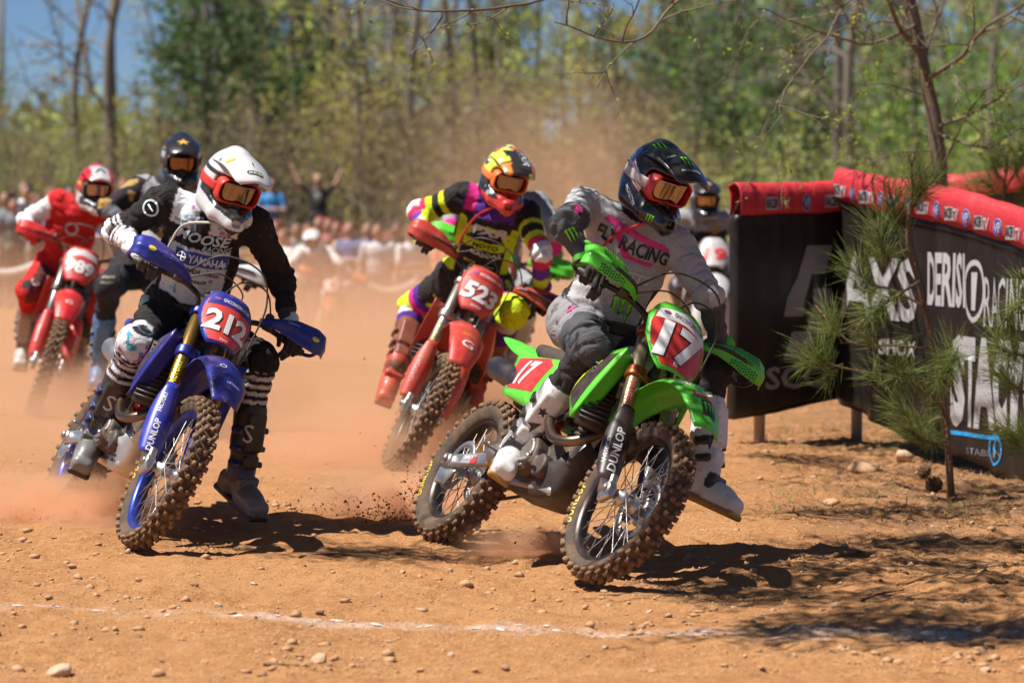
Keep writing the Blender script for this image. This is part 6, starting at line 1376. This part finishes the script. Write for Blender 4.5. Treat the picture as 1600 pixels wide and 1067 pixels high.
# needle and grass litter on the bank
rl = np.random.RandomState(4); NL = 9000; lx = .9+2.6*rl.rand(NL)**.8; ly = 13.0+6.8*rl.rand(NL)
kp = (lx > 1.0+.05*(ly-14)+.35*rl.rand(NL)) & ((ly > 14.2) | (rl.rand(NL) > .5)) & (vnoise(lx*1.4, ly*1.2) > -.25+.4*rl.randn(NL)); lx, ly = lx[kp], ly[kp]; NL = len(lx)
la = rl.rand(NL)*PI; ll = (.05+.09*rl.rand(NL))[:, None]; dd = np.stack([np.cos(la), np.sin(la), 0*la], 1); sd = np.stack([-dd[:, 1], dd[:, 0], 0*la], 1)*.0014; c = np.stack([lx, ly, ground_h(lx, ly)+.004+.012*rl.rand(NL)], 1); t_ = np.stack([0*la, 0*la, .010*rl.randn(NL)], 1); up_ = A3(0, 0, .008)
V = np.stack([c-dd*ll/2+sd-t_, c-dd*ll/2-sd-t_, c+up_-sd*1.2, c+up_+sd*1.2, c+dd*ll/2-sd+t_, c+dd*ll/2+sd+t_], 1).reshape(-1, 3); F = (np.arange(NL)[:, None, None]*6+np.array([[0, 1, 2, 3], [3, 2, 4, 5]])).reshape(-1, 4)
tag(mk('needle_litter', (np.array(V), [np.array(F)]), leafmat('dry_needles', (.25, .125, .05), .5, .1), smooth=False), 'brown fallen pine needles matted over the bank', 'pine needles', kind='stuff')
V = []; F = []
for i in range(150):
    px = rl.choice([1360, 1250, 1480, 1545, 1215])+rl.randn()*28; py = rl.choice([690, 665, 770, 800, 720])+rl.randn()*12; p = ground_at(px, max(640, py)); th = rl.rand()*2*PI; l = .03+.05*rl.rand(); d = nrm(A3(.9*math.cos(th), .6*math.sin(th), 1)); s = A3(math.sin(th), -math.cos(th), 0)*.003; k = len(V)
    V += [p+s, p-s, p+d*l*.6-s*.7, p+d*l*.6+s*.7, p+d*l+A3(.02*math.cos(th), .02*math.sin(th), -.01)]; F.append([k, k+1, k+2, k+3]); F.append([k+3, k+2, k+4, k+4])
tag(mk('grass_blades', (np.array(V), [np.array([f for f in F if f[2] != f[3]]), np.array([f[:3] for f in F if f[2] == f[3]])]), leafmat('grass', (.10, .16, .03), .4, .3), smooth=False), 'sparse green grass and weeds along the foot of the banners', 'grass', kind='stuff')

# overhanging spring tree behind the banner
def grow(P, r, depth, rr, out, tips, spread=.55, kids=(2, 4), bend=.12, droop=0.):
    n = 9; C = [np.array(P[0])]; d = nrm(P[1]); L = P[2]
    for i in range(n):
        d = nrm(d+bend*rr.randn(3)+A3(0, 0, -droop)); C.append(C[-1]+d*L/n)
    C = np.array(C); out.append((C, r)); 
    if depth == 0: tips.append((C, d)); return
    for k in range(rr.randint(kids[0], kids[1]+1)):
        i = rr.randint(3, n); dd = nrm(nrm(C[i]-C[i-1])+spread*1.5*rr.randn(3)); grow((C[i], dd, L*(.45+.3*rr.rand())), r*.55, depth-1, rr, out, tips, spread, kids, bend, droop)
    tips.append((C, d))
def leaf_cards(tips, rr, per, size, spread, elong=1.5, zcut=None):
    P = []
    for C, d in tips: P.append(C[rr.randint(max(1, len(C)//3), len(C), per)])
    P = np.concatenate(P); n = len(P); P = P+rr.randn(n, 3)*spread
    if zcut is not None: k = (P[:, 2] < zcut) | (rr.rand(n) < .22); P = P[k]; n = len(P)
    a = rr.randn(n, 3); a /= np.linalg.norm(a, axis=1)[:, None]; b = np.cross(a, rr.randn(n, 3)); b /= np.linalg.norm(b, axis=1)[:, None]; s = (size*(.6+.7*rr.rand(n)))[:, None]; h = np.cross(a, b)*s*.15
    return np.stack([P-a*s*elong*.5, P+b*s*.42+h, P+a*s*elong*.5, P-b*s*.42+h], 1).reshape(-1, 3), [np.arange(n*4).reshape(-1, 4)]
rr = np.random.RandomState(21); YT = 19.6
trk = spline([ray(1476, 640, YT), ray(1474, 400, YT), ray(1468, 285, YT), ray(1460, 190, YT), ray(1446, 120, YT), ray(1432, 40, YT), ray(1405, -80, YT), ray(1400, -260, YT), ray(1430, -520, YT)], 40)
tbase = trk[0].copy(); tbase[2] = float(ground_h(*tbase[:2]))-.05; trk[0] = tbase
tr = empty('spring_tree', tbase); tag(tr, 'slender grey tree with thin budding branches rising behind the banners', 'tree')
mk('trunk', tube(trk-tbase, np.interp(np.linspace(0, 1, 40), [0, .3, .5, .65, 1], [.058, .050, .040, .032, .012])*(1+.05*rr.randn(40)), 14), bark, tr)
limbs = [([(1447, 125, 0), (1500, 90, -.4), (1540, 50, -.8), (1640, -20, -1.2)], .024), ([(1444, 110, 0), (1450, 60, .1), (1470, 0, .2), (1480, -80, .2)], .02), ([(1462, 200, 0), (1520, 175, -.3), (1590, 130, -.6), (1660, 90, -.9)], .016), ([(1440, 90, 0), (1400, 30, -.2), (1380, -40, -.4), (1330, -140, -.8)], .024), ([(1468, 270, 0), (1530, 150, -.4), (1600, 120, -.8)], .010),
         ([(1432, 40, 0), (1360, 70, -.5), (1300, 60, -1), (1180, 20, -1.6)], .017), ([(1420, 0, 0), (1330, 0, -.8), (1290, 60, -1.8), (1230, 140, -2.6), (1216, 190, -2.8)], .011), ([(1415, -30, 0), (1250, -40, -1.5), (1080, -10, -3), (1000, 60, -3.6), (870, 30, -3.9)], .018), ([(1410, -60, 0), (1200, -80, -1.5), (980, -50, -3), (820, 10, -3.8), (680, 25, -4.2), (600, 12, -4.3)], .017), ([(1465, 235, 0), (1400, 240, -.2), (1340, 260, -.3), (1325, 225, -.3)], .008), ([(1450, 150, 0), (1370, 130, -.3), (1320, 150, -.6)], .009), ([(1464, 210, 0), (1540, 230, -.3), (1600, 200, -.5), (1650, 190, -.6)], .012)]
tips = []; outl = []
for pts, r in limbs:
    C = spline([ray(px, py, YT+dy) for px, py, dy in pts], 26); C = C+np.cumsum(rr.randn(26, 3)*.006, 0)*np.linspace(0, 1, 26)[:, None]; C[0] = spline([ray(px, py, YT+dy) for px, py, dy in pts], 26)[0]
    mk('limb', tube(C-tbase, np.linspace(r*.72, r*.22, 26), 8), bark, tr); L = np.linalg.norm(C[-1]-C[0])
    for k in range(6, 26, 2):
        d = nrm(nrm(C[k]-C[k-1])+1.1*rr.randn(3)*A3(1, .6, 1)); grow((C[k], d, (.16+.30*rr.rand())*min(1.2, L)), max(.0026, r*.30), 1, rr, outl, tips, .6, (1, 3), .16, .01)
mk('twigs', join(*[tube(C-tbase, np.linspace(r, r*.45, len(C)), 5) for C, r in outl]), twm, tr)['kind'] = 'stuff'
lv = leaf_cards(tips, rr, 3, .021, .014); tl_ = mk('leaf_buds', (lv[0]-tbase, lv[1]), leafmat('spring_leaf', (.30, .34, .05), .4, .5), tr, smooth=False); tl_['kind'] = 'stuff'
# tall pine beside the track, right of the picture: its boughs overhang the corner and dapple the bank
def overhang_pine():
    r2 = np.random.RandomState(31); b = A3(3.9, 11.6, 0); b[2] = float(ground_h(b[0], b[1]))-.05
    root = empty('pine_tree', b); tag(root, 'tall roadside pine beside the corner whose boughs shade the bank', 'pine tree')
    mk('trunk', tube(spline([(0, 0, 0), (.05, .05, 3), (-.05, .1, 6), (0, 0, 9)], 20), np.linspace(.16, .05, 20), 12), pbark, root)
    V, F = [], []
    tg_ = []
    for px, py in ((1180, 905), (1250, 935), (1330, 975), (1400, 960), (1480, 935), (1560, 900), (1590, 985), (1300, 890), (1430, 880), (1540, 985), (1230, 985), (1585, 850), (1480, 840), (1370, 850), (1150, 930), (1240, 860), (1310, 800), (1420, 800), (1530, 790), (1590, 760), (1260, 720), (1380, 700), (1480, 990), (640, 868), (560, 862)):
        g = ground_at(px, py); z = 3.0+1.6*r2.rand(); tg_.append(g+A3(SUNV.x, SUNV.y, SUNV.z)*z/SUNV.z)
    for k in range(10): tg_.append(A3(1.2+2.6*r2.rand(), 10.5+4*r2.rand(), 3.6+2.5*r2.rand()))
    for k, e_ in enumerate(tg_):
        s_ = b+A3(0, 0, max(2.4, e_[2]-.6)); C = spline([s_, (s_+e_)/2+A3(0, 0, .15), e_], 14); mk('bough', tube(C-b, np.linspace(.028, .006, 14), 7), pbark, root)
        for q in range(330):
            p = e_+r2.randn(3)*A3(.20, .16, .08) if q < 270 else C[r2.randint(5, 14)]+r2.randn(3)*.05; d = nrm(r2.randn(3)+.5*nrm(e_-s_)); w = nrm(np.cross(d, r2.randn(3)))*.009; l = .17; kk = len(V); V += [p+w, p-w, p+d*l*.6-w, p+d*l]; F.append([kk, kk+1, kk+2, kk+3])
    o = mk('needles', (np.array(V)-b, [np.array(F)]), NEED, root, smooth=False); o['kind'] = 'stuff'
overhang_pine()
# ------------------------------------------------------------------ woods behind the track
def tree_proto(kind, seed):
    r = np.random.RandomState(seed); out, tips = [], []
    if kind in ('spring', 'bare', 'green'):
        H = 11.; C = spline([(0, 0, -.2), (.15*r.randn(), .15*r.randn(), H*.35), (.3*r.randn(), .3*r.randn(), H*.7), (.4*r.randn(), .4*r.randn(), H)], 22); tr_ = [(C, np.linspace(.12, .03, 22))]
        lo = {'spring': 2, 'bare': 5, 'green': 2}[kind]
        for k in range(lo, 22):
            for q in range(2 if kind != 'bare' else 1+r.randint(2)):
                a = r.rand()*2*PI; d = nrm(A3(math.cos(a), math.sin(a), .35+.5*r.rand())); grow((C[k], d, (2.6-.075*k)*(.7+.5*r.rand())), .035*(1-.02*k), 1, r, out, tips, .5, (2, 4), .13, .0)
        per, size, sp = {'spring': (26, .105, .21), 'bare': (3, .10, .16), 'green': (34, .115, .24)}[kind]; keep = [t_ for t_ in tips if r.rand() < (.62 if kind != 'bare' else .6)]; lv = leaf_cards(keep, r, per, size, sp, zcut=6.)
    elif kind == 'evergreen':
        H = 10.; C = spline([(0, 0, -.2), (.1*r.randn(), .1*r.randn(), H*.5), (0, 0, H)], 26); tr_ = [(C, np.linspace(.17, .03, 26))]
        for k in range(3, 26):
            for q in range(3):
                a = r.rand()*2*PI; d = nrm(A3(math.cos(a), math.sin(a), .12)); grow((C[k], d, (2.5-.08*k)*(.6+.6*r.rand())), .03, 1, r, out, tips, .4, (2, 3), .10, .03)
        lv = leaf_cards(tips, r, 13, .12, .17, 2.6, zcut=6.5)
    else:   # brush
        tr_ = []
        for k in range(9):
            a = r.rand()*2*PI; d = nrm(A3(math.cos(a)*.5, math.sin(a)*.5, 1)); grow((A3(.25*r.randn(), .25*r.randn(), -.1), d, 1.9+1.3*r.rand()), .022, 2, r, out, tips, .45, (2, 4), .15, 0)
        tr_ = [(out[0][0], np.linspace(.03, .01, len(out[0][0])))]
        lv = leaf_cards(tips, r, 5 if kind == 'brush' else 10, .075 if kind == 'brush' else .09, .14)
    trunk = join(*[tube(C_, rr_, 9) for C_, rr_ in tr_]); lim = join(*[tube(C_, np.linspace(rr_, rr_*.4, len(C_)), 4, False) for C_, rr_ in out])
    return trunk, lim, lv
LEAF = {'spring': leafmat('leaf_spring', (.58, .50, .12), .4, .62), 'spring1': leafmat('leaf_lime', (.48, .52, .11), .4, .62), 'spring2': leafmat('leaf_tan', (.52, .40, .17), .4, .55), 'bare': leafmat('leaf_bare', (.25, .20, .08), .4, .4), 'green': leafmat('leaf_green', (.22, .36, .07), .45, .6), 'evergreen': leafmat('leaf_evergreen', (.09, .15, .045), .5, .35), 'brush': leafmat('leaf_brush', (.30, .23, .10), .45, .5), 'bush': leafmat('leaf_bush', (.36, .39, .10), .45, .55)}
farbark = M('bark_far', (.20, .165, .13), .95, bump=.5, bscale=6)
PROTO = {}
for kind, n in (('spring', 3), ('bare', 2), ('green', 2), ('evergreen', 2), ('brush', 2), ('bush', 2)):
    PROTO[kind] = []
    for i in range(n):
        t_, l_, v_ = tree_proto(kind, 100+i*7+len(kind)); ms = []
        for nm, g, m, sm in (('trunk', t_, farbark, True), ('limbs', l_, farbark, True), ('crown', v_, LEAF.get(kind+str(i), LEAF[kind]), False)):
            o = mk(nm, g, m, None, smooth=sm); ms.append((nm, o.data)); bpy.data.objects.remove(o)
        PROTO[kind].append(ms)
TL = {'spring': ('spring tree with thin yellow-green new leaves in the woods', 'yellow-green trees in the woods'), 'bare': ('nearly leafless tree with bare twigs in the woods', 'bare trees in the woods'), 'green': ('leafy bright green tree in the woods', 'green trees in the woods'), 'evergreen': ('dark evergreen tree with drooping boughs in the woods', 'evergreens in the woods'), 'brush': ('twiggy brown brush at the edge of the woods', 'brush along the woods'), 'bush': ('low leafy bush at the edge of the woods', 'bushes along the woods')}
rt = np.random.RandomState(77)
def plant(kind, px, Y, s=1., i=None):
    X = (px-800)/FPX*Y; ms = PROTO[kind][(rt.randint(99) if i is None else i) % len(PROTO[kind])]
    root = empty(kind+'_tree' if kind not in ('brush', 'bush') else kind, (X, Y, float(ground_h(X, Y)))); root.rotation_euler = (0, 0, rt.rand()*6.28); root.scale = (s*(.9+.2*rt.rand()), s*(.9+.2*rt.rand()), s)
    wh = 'behind the red-helmet rider' if px < 330 else 'behind the crowd' if px < 690 else 'behind the dust plume' if px < 1000 else 'beyond the banners'
    tag(root, TL[kind][0].replace('in the woods', wh).replace('at the edge of the woods', wh), 'tree' if kind not in ('brush', 'bush') else 'bush', TL[kind][1]+' '+wh)
    for nm, d in ms: o = bpy.data.objects.new(nm, d); COL.objects.link(o); o.parent = root
for kind, lst in {
    'bare': [(130, 80, 1.0), (187, 72, 1.15), (645, 74, 1.), (700, 76, .95), (738, 78, 1.), (1300, 70, 1.1), (1340, 62, 1.1)],
    'evergreen': [(1040, 70, .52), (1090, 66, .46), (1150, 69, .52), (1235, 66, .5), (1285, 74, .6), (600, 92, .9), (760, 100, 1.), (940, 78, .55), (500, 90, .8), (320, 74, .8), (375, 88, 1.), (410, 80, .8), (450, 78, .7), (345, 84, 1.), (1120, 90, .9), (1215, 96, 1.), (1060, 88, .7), (300, 92, .9), (430, 96, 1.), (470, 88, .8), (390, 76, .62), (1030, 98, .9), (1245, 88, .8), (1100, 74, .55), (1190, 72, .5), (1420, 96, .9), (1010, 82, .5)],
    'spring': [(470, 82, .8), (570, 72, .75), (1440, 84, .9), (1520, 100, 1.), (520, 78, .95), (590, 84, 1.), (500, 100, 1.05), (620, 96, 1.), (780, 82, .9), (840, 96, 1.), (930, 100, 1.), (980, 86, .9), (690, 104, 1.), (1060, 106, 1.), (545, 70, .62), (240, 90, .6), (880, 74, .6), (1010, 108, 1.), (740, 106, 1.05)],
    'green': [(1420, 72, .8), (1560, 92, 1.), (1380, 76, .7), (1080, 84, .85), (1150, 92, .95), (1210, 80, .75), (1290, 96, 1.), (1480, 78, .8), (1540, 66, .7), (1590, 84, .9), (1400, 108, 1.), (1350, 88, .85), (-20, 80, .45), (1630, 70, .7), (1180, 110, 1.)],
    'brush': [(10, 70, .9), (70, 74, 1.), (140, 68, .9), (215, 72, 1.), (290, 70, 1.), (600, 66, 1.), (640, 70, 1.1), (690, 68, 1.), (745, 72, 1.2), (810, 70, 1.1), (870, 74, 1.2), (930, 70, 1.2), (1000, 76, 1.3), (1080, 68, 1.1), (350, 68, 1.1), (420, 70, 1.2), (470, 68, 1.), (520, 72, 1.1)],
    'bush': [(40, 80, 1.1), (110, 84, 1.1), (180, 82, 1.), (320, 80, 1.), (530, 76, 1.), (1130, 60, .9), (1180, 56, .8), (1240, 62, 1.1), (1310, 54, .8), (1500, 50, .9), (1570, 46, .8), (1440, 58, 1.), (1060, 64, .9), (610, 78, 1.2), (390, 84, 1.1), (250, 78, 1.)]}.items():
    for px, Y, s in lst: plant(kind, px, Y, s)
for kind, px, Y, s in (('brush', -70, 72, 1.), ('bush', -150, 78, 1.1), ('brush', -230, 70, 1.), ('spring', -190, 88, .8), ('bush', -320, 76, 1.2), ('brush', -400, 72, 1.1), ('evergreen', -290, 90, .8), ('green', -430, 84, .7), ('bare', -110, 84, 1.), ('bush', 1700, 60, 1.), ('green', 1720, 76, .8), ('evergreen', 1800, 84, .9), ('spring', 1880, 78, .8)): plant(kind, px, Y, s)
# unbroken wood far behind
N_ = 16000; X = (rt.rand(N_)*2-1)*46; Yv_ = 118+30*rt.rand(N_); hmax = np.interp(X, [-46, -20, -9, -4, 0, 46], [2.6, 2.4, 3.2, 5., 8, 13])+1.8*vnoise(X*.35, X*0)+1.2*vnoise(X*1.1, X*0+4); zz = ground_h(X, Yv_)+hmax*rt.rand(N_)**.8
ic = rt.randint(0, 420, N_); P = np.stack([X, Yv_, zz], 1); P = P[ic]+rt.randn(N_, 3)*A3(.62, .62, .40); a = rt.randn(N_, 3); a /= np.linalg.norm(a, axis=1)[:, None]; b = np.cross(a, rt.randn(N_, 3)); b /= np.linalg.norm(b, axis=1)[:, None]; s = (.18+.22*rt.rand(N_))[:, None]
V = np.stack([P-a*s, P+b*s*.6, P+a*s, P-b*s*.6], 1).reshape(-1, 3); F = np.arange(N_*4).reshape(-1, 4)
tag(mk('distant_woods', (V, [F]), leafmat('leaf_far', (.36, .37, .13), .5, .55), smooth=False), 'distant mass of mixed spring woods', 'woods', kind='stuff')
rt2 = np.random.RandomState(5); tb = []
for k in range(18): x = (rt2.rand()*2-1)*34; y = 112+30*rt2.rand(); tb.append(tube([(x, y, float(ground_h(x, y))-.3), (x+.3*rt2.randn(), y, 6), (x+.6*rt2.randn(), y, 12)], [.17, .14, .08], 7))
tag(mk('distant_trunks', join(*tb), farbark), 'thin far trunks lost in the distant woods', 'woods', kind='stuff')

# ------------------------------------------------------------------ spectators
SKIN = (.42, .24, .17)
def person_mesh(pose, shirt, legs, hair, seed, res=.022, logo=False):
    r = np.random.RandomState(seed); f = Field(res); S = (.185, .40); sw = r.uniform(-.02, .02)
    for s in (-1, 1):
        f.add(Cap((s*.09, 0, .92), (s*.10, -.02, .50), .085, .06, 'leg'), .04); f.add(Cap((s*.10, -.02, .50), (s*.11, 0, .09), .058, .042, 'leg'), .03); f.add(Ell((s*.115, -.06, .04), (.05, .13, .045), None, 'shoe'), .02)
        sh = A3(s*.19, 0, 1.42)
        if pose == 'up': el, wr = A3(s*.36, -.05, 1.58), A3(s*.46, -.02, 1.82)
        elif pose == 'cross': el, wr = A3(s*.27, -.06, 1.15), A3(-s*.06, -.20, 1.17)
        elif pose == 'phone': el, wr = A3(s*.25, -.16, 1.20), A3(s*.08, -.34, 1.42)
        else: el, wr = A3(s*.26, .02, 1.13), A3(s*.25, -.10, .90)
        f.add(Cap(sh, el, .060, .047, 'sleeve'), .04); f.add(Cap(el, wr, .044, .032, 'arm'), .02); hd = nrm(wr-el); f.add(Ell(wr+hd*.07, (.04, .03, .05) if abs(hd[2]) > .5 else (.05, .03, .03), None, 'hand'), .02)
        for q in (-1, 0, 1): f.add(Cap(wr+hd*.08+A3(q*.02, 0, 0), wr+hd*.15+A3(q*.03, 0, 0), .011, .009, 'hand'), .01)
    f.add(Ell((0, 0, .97), (.165, .115, .14), None, 'leg'), .05); f.add(Ell((0, 0, 1.15), (.16, .11, .17), None, 'shirt'), .05); f.add(Ell((0, .0, 1.34), (.185, .115, .15), None, 'shirt'), .05)
    f.add(Cap((0, .01, 1.42), (0, 0, 1.53), .06, .055, 'skin'), .03); f.add(Ell((0, -.01, 1.63), (.078, .095, .115), None, 'skin'), .02); f.add(Ell((0, -.10, 1.615), (.018, .02, .025), None, 'skin'), .015); f.add(Ell((0, .015, 1.675), (.086, .098, .085), None, 'hair'), .01)
    V, F = f.mesh(); lab, t = f.ids(V); c = cfill(len(V), SKIN); c[lab == 'leg'] = legs; c[lab == 'shoe'] = (.08, .07, .06); c[(lab == 'shirt')] = shirt; c[(lab == 'sleeve') & (t < .75)] = shirt; c[lab == 'hair'] = hair
    if logo: c[(lab == 'shirt') & (np.hypot(V[:, 0], V[:, 2]-1.32) < .08) & (V[:, 1] < -.05)] = (.45, .45, .45)
    return V, F, c
PM = M('spectator', rough=.8, vcol=True); PD = []
sh_ = [(.55, .55, .57), (.10, .14, .30), (.60, .14, .06), (.05, .05, .06), (.50, .66, .10), (.12, .22, .42), (.40, .10, .09), (.62, .58, .50), (.16, .17, .18), (.70, .70, .70), (.45, .30, .22)]
for i in range(11):
    V, F, c = person_mesh(('down', 'cross', 'phone', 'down')[i % 4], sh_[i], [(.06, .07, .11), (.10, .10, .10), (.22, .18, .13)][i % 3], [(.04, .025, .015), (.14, .08, .03), (.25, .05, .04), (.02, .02, .03)][i % 4], i); o = mk('person', (V, F), PM, col=c); PD.append(o.data); bpy.data.objects.remove(o)
rp = np.random.RandomState(8)
names = ['pale grey', 'navy', 'orange', 'black', 'lime yellow', 'denim blue', 'brick red', 'cream', 'charcoal', 'white', 'tan']
spots = [(x, 46+10*rp.rand()) for x in np.linspace(395, 730, 34)]+[(x, 45+9*rp.rand()) for x in np.linspace(-10, 180, 17)]+[(x, 50+6*rp.rand()) for x in np.linspace(200, 390, 10)]
for k, (px, Y) in enumerate(spots):
    i = rp.randint(11); X = (px+rp.randn()*5-800)/FPX*Y; o = bpy.data.objects.new('person', PD[i]); COL.objects.link(o); o.location = (X, Y, float(ground_h(X, Y))); o.rotation_euler = (0, 0, rp.randn()*.5); s = .92+.14*rp.rand(); o.scale = (s, s, s)
    wh = 'beyond the dust behind the tape' if px > 190 else 'on the left behind the red-helmeted rider'
    tag(o, 'spectator in %s top standing %s' % (names[i], wh), 'person', 'spectators in %s tops %s' % (names[i], wh))
for pose, shirt, px, Y, lb, lg in (('up', (.02, .02, .022), 497, 64.5, 'bald man in black shirt with both arms raised at the edge of the woods', True), ('cross', (.05, .25, .55), 424, 64.0, 'man in bright blue shirt with folded arms at the edge of the woods', False)):
    V, F, c = person_mesh(pose, shirt, (.05, .12, .28) if pose == 'cross' else (.03, .03, .035), SKIN if pose == 'up' else (.2, .15, .1), 40, .02, lg); X = (px-800)/FPX*Y; zg = float(ground_h(X, Y)); o = mk('person', (V, F), PM, col=c, loc=(X, Y, zg)); o.scale = (1.05,)*3; tag(o, lb, 'person')
# tape line in front of the crowd
def tape(pts, label):
    P = np.array([ray(px, py, Y) for px, py, Y in pts]); base = A3(P[0][0], P[0][1], float(ground_h(*P[0][:2]))); root = empty('barrier_tape', base); tag(root, label, 'barrier tape'); G = []
    for a, b in zip(P[:-1], P[1:]):
        for t in np.linspace(0, 1, 12)[:-1]: q = a+(b-a)*t; q[2] -= .16*math.sin(PI*t); G.append([q-base+A3(0, 0, .05), q-base, q-base-A3(0, .01, .05)])
    mk('tape', sheet(np.array(G), .004), M('tape_white', (.72, .70, .66), .6), root)
    for p in P: zg = float(ground_h(*p[:2])); mk('stake', tube([A3(p[0], p[1], zg-.1)-base, A3(p[0], p[1], p[2]+.12)-base], .018, 7), M('post_wood', (.40, .34, .27), .85), root)
tape([(-60, 404, 43.5), (60, 412, 43.5), (150, 420, 43.5), (260, 428, 43.5)], 'white barrier tape strung on stakes in front of the left crowd'); tape([(385, 424, 44), (470, 428, 44), (560, 434, 44), (650, 440, 44), (745, 446, 44)], 'white barrier tape strung on stakes in front of the dusty crowd')

# ------------------------------------------------------------------ dust in the air
def dust_mat(name, dens, nscale, col=(.95, .63, .40), lo=.30, hi=.75):
    m = bpy.data.materials.new(name); m.use_nodes = True; t = m.node_tree; t.nodes.clear(); N = t.nodes.new; L = t.links.new
    out = N('ShaderNodeOutputMaterial'); v = N('ShaderNodeVolumePrincipled'); v.inputs['Color'].default_value = (*col, 1); v.inputs['Anisotropy'].default_value = .15; L(v.outputs[0], out.inputs['Volume'])
    tc = N('ShaderNodeTexCoord'); ln = N('ShaderNodeVectorMath'); ln.operation = 'LENGTH'; L(tc.outputs['Object'], ln.inputs[0])
    fo = N('ShaderNodeMapRange'); fo.interpolation_type = 'SMOOTHSTEP'; fo.inputs[1].default_value = 1.; fo.inputs[2].default_value = .25; fo.inputs[3].default_value = 0; fo.inputs[4].default_value = 1; L(ln.outputs['Value'], fo.inputs[0])
    n = N('ShaderNodeTexNoise'); n.inputs['Scale'].default_value = nscale; n.inputs['Detail'].default_value = 4; n.inputs['Roughness'].default_value = .62; L(tc.outputs['Object'], n.inputs['Vector'])
    nr = N('ShaderNodeMapRange'); nr.inputs[1].default_value = lo; nr.inputs[2].default_value = hi; nr.inputs[3].default_value = 0; nr.inputs[4].default_value = dens*2; L(n.outputs[0], nr.inputs[0])
    mu = N('ShaderNodeMath'); mu.operation = 'MULTIPLY'; L(fo.outputs[0], mu.inputs[0]); L(nr.outputs[0], mu.inputs[1]); L(mu.outputs[0], v.inputs['Density'])
    return m
_d = [0]
bmq = bmesh.new(); bmesh.ops.create_icosphere(bmq, subdivisions=3, radius=1.0); DV = np.array([v.co[:] for v in bmq.verts]); DF = np.array([[v.index for v in f.verts] for f in bmq.faces]); bmq.free()
def dust(c, r, dens, label, nscale=2.2, rot=0., lo=.30, hi=.75):
    o = mk('dust_cloud', (DV, [DF]), dust_mat('dust_air_%d' % _d[0], dens, nscale, lo=lo, hi=hi)); _d[0] += 1
    o.location = c; o.scale = r; o.rotation_euler = (0, 0, rot); tag(o, label, 'dust', kind='stuff'); return o
dust((-2.4, 36, -.4), (13, 15, 1.7), .08, 'broad tan dust bank hanging over the track in front of the crowd', 2.0, 0, .2, .7)
dust((-1.2, 25.5, -.1), (5.2, 7., 1.25), .20, 'low tan dust trailing over the track behind the leaders', 2.4, 0, .25, .7)
dust((.35, 29, 1.3), (1.9, 5, 1.6), .10, 'tall brown dust plume rising behind the neon rider', 1.8)
dust((-1.5, 18.6, -.05), (3.4, 4.2, .66), .55, 'ground-hugging orange dust round the second row of bikes', 2.6, 0, .28, .7)
def puff(px, py, Y, r, dens, label, ns=2.0, dz=0.):
    p = ray(px, py, Y); dust((p[0], p[1], p[2]+dz), r, dens, label, ns, lo=.36, hi=.72)
puff(60, 640, 21.6, (1.1, 1.2, .45), 3.0, 'dust rolling off the wheels of the red bike 989'); puff(95, 800, 14.2, (.62, .5, .27), 11., 'dust puff at the rear wheel of the blue bike'); puff(165, 832, 13.8, (.42, .35, .18), 8., 'dust puff beside the front wheel of the blue bike')
puff(625, 735, 17.0, (.95, .8, .5), 4.5, 'dust cloud round the wheels of the muddy red bike'); puff(620, 800, 14.4, (.55, .55, .28), 8., 'dust kicked back by the rear wheel of the green bike'); puff(815, 855, 13.0, (.33, .25, .13), 9., 'low dust between the wheels of the green bike')
# flying dirt
V = []; F = []; rd = np.random.RandomState(3)
def spray(px, py, Y, sx, sy, n, s0):
    P = np.array([ray(a_, b_, c_) for a_, b_, c_ in zip(px+rd.randn(n)*sx, py-np.abs(rd.randn(n))*sy, Y+rd.randn(n)*.2)]); P[:, 2] = np.maximum(P[:, 2], ground_h(P[:, 0], P[:, 1])+.01); s = s0*(.35+rd.rand(n)**3*1.4); q = rd.randn(n, 4, 3); q /= np.linalg.norm(q, axis=2)[..., None]
    k0 = sum(len(v) for v in V); V.append((P[:, None]+q*s[:, None, None]).reshape(-1, 3)); F.append((k0+np.arange(n)[:, None, None]*4+np.array([[0, 1, 2], [0, 2, 3], [0, 3, 1], [1, 3, 2]])).reshape(-1, 3))
spray(622, 818, 14.1, 34, 18, 900, .006); spray(560, 806, 14.3, 60, 18, 420, .006); spray(640, 780, 14.0, 16, 40, 160, .006); spray(100, 825, 14.2, 50, 18, 420, .007); spray(620, 720, 16.8, 40, 40, 90, .005); spray(490, 805, 13.9, 55, 20, 120, .004); spray(840, 850, 12.9, 22, 12, 90, .005); spray(700, 650, 16, 120, 120, 60, .004); spray(450, 640, 15, 110, 120, 50, .003)
tag(mk('dirt_spray', (np.concatenate(V), [np.concatenate(F)]), M('clod', (.13, .065, .03), .95), smooth=False), 'dark crumbs of dirt thrown up by the wheels', 'dirt', kind='stuff')
